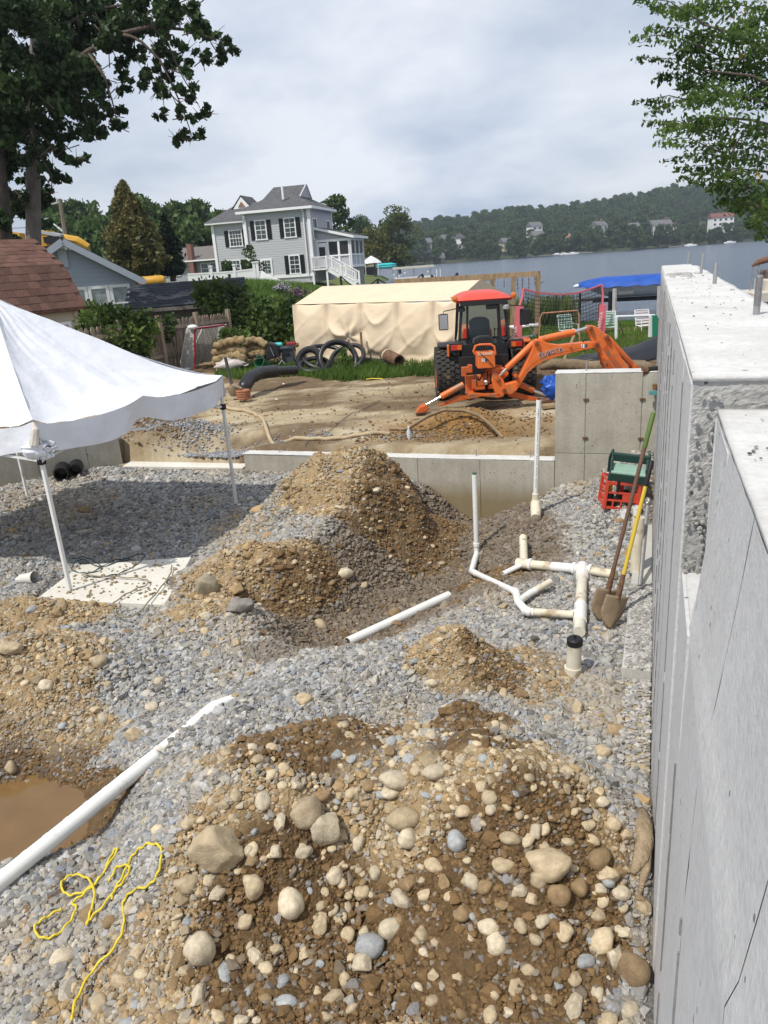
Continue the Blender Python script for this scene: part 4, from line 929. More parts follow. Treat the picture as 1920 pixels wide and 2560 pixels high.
b = MB(); b.beam((1.15, PY0-1.38, .38), (1.15+.3*STN, PY0-1.38, .38-.2*STN), .06, .28); b.beam((1.15, PY0-.12, .38), (1.15+.3*STN, PY0-.12, .38-.2*STN), .06, .28); b.build('stringer', TRIM, house, local=True)
for yv in (PY0-1.38, PY0-.12):
    b = MB(); b.beam((1.2, yv, 1.4), (1.2+.3*STN, yv, 1.4-.2*STN), .07, .08); b.beam((1.2, yv, .62), (1.2+.3*STN, yv, .62-.2*STN), .05, .06)
    for i in range(3): b.box((1.2+.15*STN*i, yv, .9-.1*STN*i), (.12, .12, 1.15))
    for i in range(15): b.box((1.28+.3*STN*i/15, yv, 1.0-.2*STN*i/15), (.035, .035, .78))
    b.build('railing', TRIM, house, local=True)
b = MB(); b.box((.55, PY0-1.42, 1.42), (1.3, .07, .08)); b.box((.55, PY0-1.42, .6), (1.3, .05, .06)); [b.box((x, PY0-1.42, .95), (.12, .12, 1.1)) for x in (0, 1.15)]; [b.box((.1+.1*i, PY0-1.42, 1.0), (.035, .035, .8)) for i in range(11)]; b.build('railing', TRIM, house, local=True)
# ---- white vinyl fence in front of it
wf = root('vinyl_fence', aty(610, 690, 54), 'white vinyl panel fence in front of the tall grey house', 'fence')
pts = [(470, 697, 54), (530, 694, 54), (588, 690, 54), (637, 684, 54), (645, 683, 54)]
for i in range(4):
    a, c = aty(*pts[i]), aty(*pts[i+1]); MB().beam(a-Vector((0, 0, .25)), c-Vector((0, 0, .25)), .08, 1.0).build('panel', TRIM, wf); MB().beam(a+Vector((0, 0, .3)), c+Vector((0, 0, .3)), .12, .1).build('rail', TRIM, wf)
for (px, py, Y) in pts[1:]:
    p = aty(px, py, Y); b = MB(); b.box(p, (.18, .18, 1.4)); b.box(p+Vector((0, 0, .74)), (.24, .24, .1)); b.build('post', TRIM, wf)
b = MB(); prev = None
for i in range(8):
    t = i/7; q = aty(650+75*t, 680+24*t**.6, 53-2*t); 
    if prev is not None: b.beam(prev-Vector((0, 0, .3)), q-Vector((0, 0, .3)), .07, .9-.5*t)
    prev = q
b.build('swoop_panel', TRIM, wf)
def bush(name, px, py, Y, rx, h, mat, label, seed, leaf=.16, lob=14, per=120, cat='bush', zoff=0):
    p = aty(px, py, Y); v, f, t = ellipsoid_crown(seed, rx, rx, h, lob, per, leaf)
    r = root(name, p, label, cat); mesh_np('foliage', v, f, mat, r, {'tone': t}); MB().tube([(0, 0, -.3), (0, 0, h*.5)], .05, 5).build('stem', BARK, r, local=True); return r
bush('round_bush', 636, 693, 56, 1.0, 2.2, LEAF_MID, 'rounded green bush before the pale door of the tall house', 301); bush('round_bush', 573, 697, 56, .8, 1.2, LEAF_MID, 'low dark green bush under the lower left house window', 302)

# ---- single storey grey house with brick chimney
p = aty(480, 700, 74); gh = root('low_grey_house', p, 'low grey house with a brick chimney seen between the trees', 'house', rz=rad(-20)); gh.scale = (1, 1, .58)
LG = M('dull grey siding', (.33, .34, .36), .8, .08, 3)
MB().box((.5, 3, 1.2), (8.5, 6, 3.6)).build('wall', LG, gh, local=True)
b = MB(); b.prism([(-4.2, -.6, 3), (-4.2, 6.6, 3), (-4.2, 3, 5.2)], (0, 0, 0), (9.6, 0, 0)); b.build('roof', M('brown grey shingles', (.15, .135, .125), .9, .2, 3, bump=.4), gh, local=True)
MB().box((.5, -.35, 2.6), (.5, .5, 5.8)).build('chimney', M('red brick', (.22, .11, .09), .9, .35, 9, bump=.5), gh, local=True)
for x in (-3.0, -1.6, 1.6, 2.6, 3.6): window(gh, (0, 0, 0), 0, x, 1.6, .7, 1.5, 1, 2, False)
MB().box((.5, -.6, 2.9), (9.6, .1, .2)).build('gutter', TRIM, gh, local=True)

# ---- pale blue grey gabled house behind the sheds
BLUEG = M('blue grey clapboard', (.33, .37, .43), .75, .06, 2)
gA = aty(330, 700, 34.0)
cab = root('gabled_house', (gA.x+.15, 34, .12), 'blue grey clapboard gabled house with a row of white windows', 'house', rz=rad(22))
def gx(px, py): q = aty(px, py, 34.0); return q
# local frame: front gable faces -y, right eave at x = 0
W_, EZ, RZ = 5.3, 3.0, 4.62
MB().prism([(-W_, 0, -1), (0, 0, -1), (0, 0, EZ), (-W_/2, 0, RZ), (-W_, 0, EZ)], (0, 0, 0), (0, 9, 0)).build('wall', BLUEG, cab, local=True)
boards(cab, (0, 0, 0), 0, -.2, EZ, .19, -W_, 0, BLUEG); boards(cab, (0, 0, 0), 0, EZ, RZ-.1, .19, 0, 0, BLUEG, edges=lambda z: (-W_+W_/2*(z-EZ)/(RZ-EZ), -W_/2*(z-EZ)/(RZ-EZ)))
sl = (RZ-EZ)/(W_/2); b = MB()
for s in (-1, 1):
    x0, x1 = -W_/2, -W_/2+s*(W_/2+.35); z0, z1 = RZ+.06, RZ+.06-sl*(W_/2+.35)
    b.prism([(x0, -.35, z0), (x1, -.35, z1), (x1, -.35, z1+.12), (x0, -.35, z0+.12)], (0, 0, 0), (0, 9.6, 0))
rf = b.build('roof', M('black shingles', (.045, .046, .052), .9, .25, 5, bump=.5, bscale=30), cab, local=True)
b = MB()
for s in (-1, 1): b.beam((-W_/2, -.37, RZ), (-W_/2+s*(W_/2+.36), -.37, RZ-sl*(W_/2+.36)), .05, .26)
b.build('bargeboard', M('grey blue trim', (.40, .44, .50), .6), rf, local=True)
for i in range(4): window(cab, (0, 0, 0), 0, -3.35+.88*i, 2.02, .6, 1.3, 1, 2, False, fw=.13, pane=M('curtained pane', (.30, .33, .34), .15, .35, 3, spec=.6))
MB().box((-W_/2-.1, -.05, 4.0), (.36, .08, .75)).build('meter_panel', M('grey blue trim', (.40, .44, .50), .6), cab, local=True)
b = MB(); b.box((-W_/2, -.15, 4.42), (.34, .2, .12)); b.ball((-W_/2+.1, -.26, 4.36), .08); b.ball((-W_/2+.25, -.22, 4.34), .08); b.build('floodlight', TRIM, cab, local=True)
MB().box((-5.0, 2.4, 4.75), (1.6, 1.0, .5)).build('roof_box', SHUT, rf, local=True)
# deck railing before it
dk = root('deck_railing', aty(270, 800, 31), 'weathered deck railing with thin balusters before the gabled house', 'railing')
GW = M('weathered grey wood', (.20, .18, .16), .9, .3, 6)
a, c = aty(215, 770, 31), aty(328, 760, 31.5); MB().beam(a, c, .12, .06).build('handrail', GW, dk); MB().beam(a-Vector((0, 0, .95)), c-Vector((0, 0, .95)), .12, .06).build('deck_beam', GW, dk)
for i in range(16): q = a.lerp(c, i/15); MB().box(q-Vector((0, 0, .5)), (.045, .045, .95)).build('baluster', TRIM if i % 2 else GW, dk)
for t in (.55, 1): q = a.lerp(c, t); MB().box(q-Vector((0, 0, .5)), (.14, .14, 1.3)).build('post', GW, dk)

# ---- red roofed barn shaped shed
shc = aty(225, 855, 21.5)
shed = root('garden_shed', (shc.x-.22, 21.5, .72), 'tan garden shed with a red brown gambrel shingle roof', 'shed', rz=rad(56))
TANS = M('tan clapboard', (.50, .44, .32), .8, .08, 3)
SW, SD, SE = 5.2, 3.0, 1.82                                     # width along x to the left of the corner, depth, eave
MB().box((-SW/2, SD/2, SE/2-.3), (SW, SD, SE+.6)).build('wall', TANS, shed, local=True); boards(shed, (0, 0, 0), 0, -.2, SE-.02, .2, -SW, -.1, TANS)
MB().box((-.05, -.03, SE/2-.1), (.13, .07, SE)).build('corner_board', TRIM if False else TANS, shed, local=True)
window(shed, (0, 0, 0), 0, -1.05, 1.02, .62, .56, 2, 2, False, pane=PANE)
b = MB(); b.box((-.48, -.05, 1.0), (.40, .05, .78)); [b.box((-.48, -.085, .68+.085*i), (.32, .03, .05), R=Matrix.Rotation(.5, 3, 'X')) for i in range(8)]; b.build('louvred_shutter', TRIM, shed, local=True)
window(shed, (0, 0, 0), 0, -2.15, 1.25, .5, .7, 1, 1, False, pane=PANE)
RS = M('red brown shingle', (.185, .092, .066), .95, .32, 9, hue=(.06, .04, .036), rnd=.22, bump=.5, bscale=50)
K1, K2 = (-.25, SE-.08), (.42, SE+1.05); RDG = (SD/2, SE+1.78)     # y,z of eave, knee, ridge
rb = MB()
for (a0, a1) in ((K1, K2), (K2, RDG)): rb.prism([(-SW-.2, a0[0], a0[1]-.03), (-SW-.2, a1[0], a1[1]-.03), (-SW-.2, a1[0]+.05, a1[1]-.09), (-SW-.2, a0[0]+.05, a0[1]-.09)], (0, 0, 0), (SW+.4, 0, 0))
for (a0, a1) in ((K1, K2), (K2, RDG)): rb.prism([(-SW-.2, SD-a0[0], a0[1]-.03), (-SW-.2, SD-a1[0], a1[1]-.03), (-SW-.2, SD-a1[0]-.05, a1[1]-.09), (-SW-.2, SD-a0[0]-.05, a0[1]-.09)], (0, 0, 0), (SW+.4, 0, 0))
rb.prism([(0, K1[0]+.2, SE-.1), (0, K2[0], K2[1]-.05), (0, RDG[0], RDG[1]-.05), (0, SD-K2[0], K2[1]-.05), (0, SD-K1[0]-.2, SE-.1)], (-.06, 0, 0), (0, 0, 0))
sr = rb.build('roof', RS, shed, local=True)
sb = MB().box((.5, .5, .0), (1, 1, .02)); sme = bpy.data.meshes.new('shingle'); sme.from_pydata(sb.v, [], sb.f); sme.materials.append(RS)
for (a0, a1, rows) in ((K1, K2, 6), (K2, RDG, 7)):
    dy, dz = a1[0]-a0[0], a1[1]-a0[1]; ln = math.hypot(dy, dz); an = math.atan2(dz, dy)
    for j in range(rows):
        x = .2-.15*(j % 2)
        while x > -SW+.3:
            wd = random.uniform(.22, .36); o = bpy.data.objects.new('shingle', sme); COL.objects.link(o); o.parent = sr
            t = j/rows*ln; o.location = (x-wd, a0[0]+dy*t/ln-math.sin(an)*(.006+.010*random.random()), a0[1]+dz*t/ln+math.cos(an)*(.006+.012*random.random()))
            o.rotation_euler = (an-.035, 0, 0); o.scale = (wd*.985, ln/rows*1.12*random.uniform(.97, 1.05), 1.0); x -= wd
# ---- dark roofed low shed
p = aty(400, 800, 27)
ds = root('low_shed', aty(325, 832, 27), 'low grey shed with a black shingle roof behind the fence', 'shed', rz=rad(10))
MB().box((2.1, 1.6, .05), (3.7, 3, 1.4)).build('wall', M('grey board wall', (.21, .19, .17), .9, .2, 4), ds, local=True)
BLKR = M('black roof shingle', (.032, .036, .046), .9, .3, 6, rnd=.25, bump=.5, bscale=40)
b = MB(); b.prism([(.1, -.35, .80), (.1, 1.7, 1.55), (.1, 1.7, 1.47), (.1, -.35, .70)], (0, 0, 0), (4.1, 0, 0)); b.prism([(.1, 3.75, .80), (.1, 1.7, 1.55), (.1, 1.7, 1.47), (.1, 3.75, .70)], (0, 0, 0), (4.1, 0, 0)); dr_ = b.build('roof', BLKR, ds, local=True)
sb = MB().box((.5, .5, 0), (1, 1, .02)); sm2 = bpy.data.meshes.new('shingle'); sm2.from_pydata(sb.v, [], sb.f); sm2.materials.append(BLKR)
an = math.atan2(.75, 2.05); ln = math.hypot(.75, 2.05)
for j in range(9):
    x = .1-.12*(j % 2)
    while x < 4.1:
        wd = random.uniform(.28, .4); o = bpy.data.objects.new('shingle', sm2); COL.objects.link(o); o.parent = dr_; t = j/9
        o.location = (x, -.35+2.05*t-.010, .80+.75*t+.016+.008*random.random()); o.rotation_euler = (an-.03, 0, 0); o.scale = (min(wd, 4.25-x)*.985, ln/9*1.1, 1); x += wd
MB().box((2.15, -.40, .72), (4.1, .06, .12)).build('fascia', GW, dr_, local=True)

# ---- picket fence of weathered boards
FW = M('weathered fence wood', (.255, .205, .155), .9, .3, 4, rnd=.2, bump=.4, bscale=30, stretch=(4, 4, .5))
fence = root('board_fence', aty(480, 960, 20), 'weathered stockade fence of narrow pointed boards', 'fence')
Fa, Fb = aty(205, 890, 18.2), aty(575, 778, 25.5)
Fa = Vector((-7.0, 18.0, 0)); Fb = Vector((-4.7, 25.2, 0))
fa_top, fb_top = aty(290, 812, 19.6), aty(565, 783, 24.5)
def fpt(t): a = Vector((fa_top.x, fa_top.y, 0)); c = Vector((fb_top.x, fb_top.y, 0)); q = a.lerp(c, t); zt = fa_top.z+(fb_top.z-fa_top.z)*t; return q, zt
NP = 52; fdir = (Vector((fb_top.x, fb_top.y, 0))-Vector((fa_top.x, fa_top.y, 0))); flen = fdir.length; fdir.normalize(); frz = math.atan2(fdir.y, fdir.x)
bw = flen*1.35/NP*.93; pb = MB(); pb.prism([(-bw/2, 0, 0), (bw/2, 0, 0), (bw/2, 0, .95), (bw*.2, 0, 1), (-bw*.2, 0, 1), (-bw/2, 0, .95)], (0, -.01, 0), (0, .01, 0)); pme = bpy.data.meshes.new('fence_board'); pme.from_pydata(pb.v, [], pb.f); pme.materials.append(FW)
for i in range(NP):
    t = -.35+1.35*(i+.5)/NP; q, zt = fpt(t); o = bpy.data.objects.new('fence_board', pme); COL.objects.link(o); o.parent = fence
    o.location = q+Vector((random.gauss(0, .006), random.gauss(0, .006), .25))-fence.location; o.rotation_euler = (random.gauss(0, .012), random.gauss(0, .012), frz); o.scale = (1, 1, zt-.25+random.gauss(0, .015))
nrm = Vector((fdir.y, -fdir.x, 0))
for zf in (.86, .42):
    for k in range(4):
        t0, t1 = -.35+1.35*k/4, -.35+1.35*(k+1)/4-.01; a, za_ = fpt(t0); c, zc_ = fpt(t1)
        MB().beam(a+nrm*.05+Vector((0, 0, .3+(za_-.3)*zf)), c+nrm*.05+Vector((0, 0, .3+(zc_-.3)*zf)), .05, .09).build('rail', FW, fence)
for t in (-.35, .0, .32, .66, 1.0):
    q, zt = fpt(t); MB().box(q+nrm*.06+Vector((0, 0, (zt+.1)/2)), (.12, .12, zt+.15), rz=frz).build('post', FW, fence)
def vine(name, pts, n, leaf, label, mat=None, spread=.3, seed=1, cat='vine'):
    rg = np.random.default_rng(seed); P = []
    for (px, py, Y, r) in pts:
        c = aty(px, py, Y); P.append(ball_pts((c.x, c.y, c.z), r, int(n*r*r/.25)+20, rg, .35, (1.1, .7, 1)))
    P = np.vstack(P); P = P[P[:, 2] > .2]; tone = .5+.9*fbm(P[:, 0], P[:, 2]*1.3, 1.7, 3, seed); v, f, t = leaf_mesh(P, leaf, seed, np.clip(tone, .05, .95), aspect=.8)
    o = bpy.data.objects.new(name, None); COL.objects.link(o); tag(o, label, cat)
    mesh_np('foliage', v, f, mat or LEAF_VINE, o, {'tone': t})
    st = MB(); pv = [aty(px, py, Y) for (px, py, Y, r) in pts]
    for q in pv: st.tube([(q.x, q.y, max(.2, q.z-1.4)), (q.x+.1, q.y, q.z-.5), tuple(q)], [.025, .02, .008], 5)
    st.build('stem', BARK, o); return o
vine('vine', [(250, 800, 19.6, .5), (285, 802, 19.8, .5), (320, 812, 20, .5), (355, 815, 20.2, .5), (300, 850, 19.7, .6), (345, 865, 20, .5), (255, 860, 19.3, .6), (230, 825, 19.2, .45), (270, 905, 19.3, .5)], 330, .13, 'mass of green vine spilling over the left end of the fence', seed=3)
vine('vine', [(425, 800, 21.4, .22), (425, 830, 21.3, .18), (420, 850, 21.3, .1)], 420, .10, 'small yellow green creeper hanging on the middle of the fence', seed=5)
vine('shrub', [(520, 735, 26.5, .6), (560, 740, 26.5, .7), (600, 755, 26.5, .65), (545, 775, 26, .6), (600, 800, 26, .8), (650, 800, 26, .8), (690, 790, 26, .8), (640, 850, 25.5, .9), (700, 850, 25.3, .9), (590, 850, 25.5, .8), (725, 830, 25, .6), (725, 780, 25.3, .6), (620, 890, 25, .6), (700, 890, 25, .5)], 210, .15, 'tall dark overgrown thicket between the fence and the tan shelter', seed=7, cat='bush')
vine('shrub', [(570, 840, 22.3, .28), (605, 845, 22.3, .26), (590, 862, 22, .25), (555, 862, 22, .22)], 380, .13, 'bright broad leaved plant behind the hockey goal', LEAF_ELM, seed=9, cat='plant')
vine('shrub', [(515, 745, 26.5, .4), (520, 800, 26.2, .45), (545, 770, 26, .5)], 260, .13, 'leafy branches hanging over the low black roof', seed=11, cat='bush')
vine('shrub', [(228, 785, 29, .55), (262, 795, 29, .5), (235, 820, 28, .7), (205, 770, 28.5, .4)], 190, .15, 'dark leafy bush beside the deck railing', seed=13, cat='bush')
vine('weeds', [(320, 965, 18.6, .3), (365, 975, 18.2, .3), (420, 975, 17.8, .3), (450, 985, 17.5, .26), (300, 940, 19, .3)], 260, .10, 'low weeds along the foot of the fence', seed=17, cat='weeds')
# grassy bank behind the shelter with a clump of purple flowers
rg = np.random.default_rng(12)
def grass(name, boxes, n, h, label, mat, seed, zf, lean=.35):
    rg = np.random.default_rng(seed); V = []; T = []
    for (x0, x1, y0, y1, nn) in boxes:
        x = rg.uniform(x0, x1, nn); y = rg.uniform(y0, y1, nn); z = zf(x, y); a = rg.random(nn)*6.283; hh = h*(.5+.8*rg.random(nn)); wv = h*.07+.006
        lx, ly = rg.normal(0, lean, nn)*hh, rg.normal(0, lean, nn)*hh
        v = np.empty((nn, 3, 3)); v[:, 0] = np.stack([x-np.cos(a)*wv, y-np.sin(a)*wv, z-.02], 1); v[:, 1] = np.stack([x+np.cos(a)*wv, y+np.sin(a)*wv, z-.02], 1); v[:, 2] = np.stack([x+lx, y+ly, z+hh], 1)
        V.append(v.reshape(-1, 3)); T.append(np.repeat(np.clip(.5+.6*fbm(x, y, .9, 3, seed)+rg.normal(0, .15, nn), 0, 1), 3))
    V = np.vstack(V); f = np.arange(len(V)).reshape(-1, 3)
    return tag(mesh_np(name, V, f, mat, None, {'tone': np.concatenate(T)}), label, 'grass', kind='stuff')
grass('bank_grass', [(-10, 1.5, 27, 40, 26000), (-9, -.5, 40, 52, 16000)], 0, .42, 'tall green grass on the bank behind the tan shelter', LEAF_GRASS, 31, land)
def flower_clump(px, py, Y, label, seed, col):
    c = aty(px, py, Y); r = root('flower_clump', (c.x, Y, float(land(c.x, Y))), label, 'flowers'); rg = np.random.default_rng(seed)
    P = ball_pts((c.x, c.y, c.z-.25), .5, 260, rg, .2, (1.2, .8, .9))-np.array(r.location); v, f, t = leaf_mesh(P, .14, seed); mesh_np('foliage', v, f, LEAF_VINE, r, {'tone': t})
    P = ball_pts((c.x, c.y, c.z+.1), .5, 180, rg, .2, (1.2, .8, .6))-np.array(r.location); v, f, t = leaf_mesh(P, .09, seed+1, aspect=.9); mesh_np('blossom', v, f, M('blossom %d' % seed, col, .8), r); return r
flower_clump(702, 722, 42, 'pale lilac flowers in the grass on the bank', 71, (.36, .33, .40)); flower_clump(745, 738, 33, 'purple flowers beside the corner of the tan shelter', 72, (.20, .09, .18))
# ---- trees of the near shore
def plant_tree(name, px, py, Y, rx, h, mat, label, seed, lob=30, per=130, leaf=.4, trunk=.2, base=1.0, group=None):
    p = aty(px, py, Y); r = root(name, p, label, 'tree', group); v, f, t = ellipsoid_crown(seed, rx, rx, h-base, lob, per, leaf, base); mesh_np('crown', v, f, mat, r, {'tone': t}); trunk_mb(h*.65, trunk, seed).build('trunk', BARK, r, local=True); return r
plant_tree('yellowing_tree', 938, 690, 150, 4.2, 9.0, LEAF_YEL, 'small yellowing tree on the point, left of the taller one', 401, leaf=.5, trunk=.22, base=2.0)
plant_tree('yellowing_tree', 1000, 680, 152, 4.4, 12.0, foliage('olive leaves', (.05, .075, .018), (.15, .165, .04), .3), 'tall olive green tree at the tip of the point', 402, 34, 140, .5, .25, .8)
plant_tree('lakeside_tree', 845, 660, 92, 2.6, 7.5, LEAF_MID, 'dark green tree behind the right corner of the tall house', 403, leaf=.4)
plant_tree('lakeside_tree', 905, 640, 190, 4.5, 9, LEAF_FAR, 'grey green tree behind the point', 404, leaf=.5)
# conifers
def conifer(name, px, py, Y, r_, h, mat, label, seed, n=9000, leaf=.28):
    p = aty(px, py, Y); rt = root(name, p, label, 'tree'); rg = np.random.default_rng(seed)
    z = h*(1-rg.random(n)**.62); a = rg.random(n)*6.283; lump = .42+.75*vnoise(a*1.9+3, z*1.25, seed)+.35*vnoise(a*5, z*3, seed+1)
    R = r_*np.clip((1-z/h), 0, 1)**.72*lump*np.sqrt(.35+.65*rg.random(n)); R = np.where(z < h*.1, R*(.6+4*z/h), R)
    P = np.stack([np.cos(a)*R, np.sin(a)*R, z+.12*R], 1); tone = np.clip(.45+1.0*(vnoise(a*2.2, z*1.1, seed+5)-.5)+.25*(rg.random(n)-.5), 0, 1)
    v, f, t = leaf_mesh(P, leaf, seed, tone, aspect=.45, droop=.25); mesh_np('crown', v, f, mat, rt, {'tone': t}); trunk_mb(h*.8, .16, seed, 0).build('trunk', BARK, rt, local=True); return rt
conifer('conifer', 345, 695, 46, 1.95, 5.3, LEAF_BRN, 'broad conifer turning golden brown behind the gabled house', 501, 15000, .26)
conifer('conifer', 432, 690, 48, .95, 3.6, LEAF_FIR, 'small dark fir right of the golden brown conifer', 502, 5000, .24)
# wood on the rise behind the houses, each crown a tree
random.seed(33); GW_ = 'trees on the rise behind the houses'
for i in range(46):
    row = i % 3; px = 118+470*((i*.37) % 1.0)+random.uniform(-8, 8); Y = (92, 108, 128)[row]+random.uniform(-5, 5); q = aty(px, 640, Y)
    top = 505+ (px-150)*.05 + (40 if 215 < px < 285 else 0)*.9 + 16*math.sin(px*.05) - (1-row)*0
    pt = aty(px, top+(2-row)*16+random.uniform(-4, 14), Y); hh = random.uniform(1.0, 1.35)
    far_tree(i % 3, pt.x, Y, pt.z-11.5*hh*.9, hh*.92, 'leafy green tree on the rise '+('left of the golden conifer' if px < 300 else 'between the dark fir and the tall house' if px > 440 else 'behind the golden conifer'), mat=LEAF_MID, group=GW_, name='wood_tree', sx=.75)
# utility pole with a street lamp and the yellow machines behind the gabled house
POLE = M('pole wood', (.20, .16, .125), .95, .25, 5, stretch=(4, 4, .4))
up = root('utility_pole', aty(166, 610, 60), 'leaning wooden utility pole behind the gabled house', 'pole')
a, c = aty(172, 640, 60), aty(149, 497, 60); MB().tube([a, c], [.2, .14], 8).build('pole', POLE, up)
for (q0, q1) in (((165, 587), (120, 548)), ((163, 580), (128, 556))): MB().tube([aty(*q0, 60), aty(*q1, 60)], .05, 6).build('brace', TRIM, up)
q = aty(120, 548, 60); MB().beam(q, aty(100, 556, 60), .5, .15).build('lamp_head', TRIM, up); MB().beam(aty(150, 505, 60), aty(130, 510, 60), .25, .12).build('insulator_arm', M('grey metal', (.4, .4, .42), .5), up)
for k, (y0, y1, y2) in enumerate(((540, 545, 552), (566, 571, 577))):
    tag(MB().tube([aty(-150, y0+6, 58), aty(20, y1, 58.5), aty(163, y2-12, 60)], .025, 4).build('overhead_wire', SHUT), ('upper', 'lower')[k]+' overhead wire running left from the utility pole', 'wire')
YEL = M('yellow machine paint', (.55, .30, .035), .5, .12, 3)
ex = root('yellow_excavator', aty(230, 640, 50), 'yellow excavator body glimpsed over the black roof', 'excavator')
MB().beam(aty(95, 603, 50), aty(132, 600, 50), 1.2, 1.1).build('counterweight', YEL, ex); MB().beam(aty(95, 578, 50), aty(160, 590, 50), 1.3, .18).build('cab_roof', M('grey metal', (.4, .4, .42), .5), ex)
MB().tube([aty(162, 598, 50), aty(195, 603, 50), aty(222, 618, 50)], [.3, .28, .2], 8).build('boom', YEL, ex); MB().beam(aty(28, 600, 50), aty(56, 604, 50), .8, 1.0).build('engine_cover', YEL, ex)
MB().beam(aty(112, 600, 49.4), aty(150, 598, 49.4), .4, .35).build('muffler', SHUT, ex); MB().box(aty(95, 640, 50), (3.5, 2.4, 1.0)).build('tracks', SHUT, ex)
yt = root('yellow_tank', aty(375, 705, 38), 'yellow machine bucket beside the low black roof', 'machine part')
b = MB(); b.tube([aty(342, 706, 38), aty(350, 706, 38), aty(405, 702, 38), aty(412, 702, 38)], [.2, .27, .27, .2], 12); b.build('drum', YEL, yt, smooth='auto'); MB().tube([aty(385, 694, 38), aty(388, 688, 38), aty(394, 693, 38)], .04, 6).build('lug', YEL, yt); MB().box(aty(375, 722, 38), (1.2, .5, .5)).build('cradle', SHUT, yt)
# things on the point
hw = root('white_house', aty(905, 690, 160), 'pale house behind the porch with a dark lower storey', 'house'); q = aty(893, 668, 160)
MB().box((q.x, 162, q.z+1.2), (9, 6, 3.6)).build('wall', FARTAN, hw); MB().box((q.x+2.5, 158.9, q.z-1.2), (3, .3, 2.2)).build('door', SHUT, hw); MB().box((q.x, 162, q.z+3.2), (10, 7, .5)).build('roof', GREYROOF, hw)
tn = root('party_tent', aty(930, 672, 145), 'white pop up tent on the lawn of the point', 'tent'); q = aty(930, 672, 145)
MB().lathe([(1.9, 0), (1.2, .6), (.05, 1.3)], 4, (q.x, 145, q.z+1.0)).build('roof', WHITE, tn); b = MB(); [b.box((q.x+sx*1.2, 145+sy*1.2, q.z), (.08, .08, 2.2)) for sx in (-1, 1) for sy in (-1, 1)]; b.build('frame', WHITE, tn)
kq = aty(965, 667, 144); kr = root('kayak_rack', kq, 'turquoise kayaks stacked on a rack at the point', 'kayak rack'); 
for i in range(2): MB().tube([kq+Vector((-2, 0, .35*i)), kq+Vector((-1, 0, .35*i)), kq+Vector((1, 0, .35*i)), kq+Vector((2, 0, .35*i))], [.05, .3, .3, .05], 8).build('kayak', M('turquoise', (.05, .52, .55), .4), kr)
b = MB(); [b.box(kq+Vector((s, 0, -.6)), (.1, .8, 1.8)) for s in (-1.2, 1.2)]; b.build('rack', GW, kr)
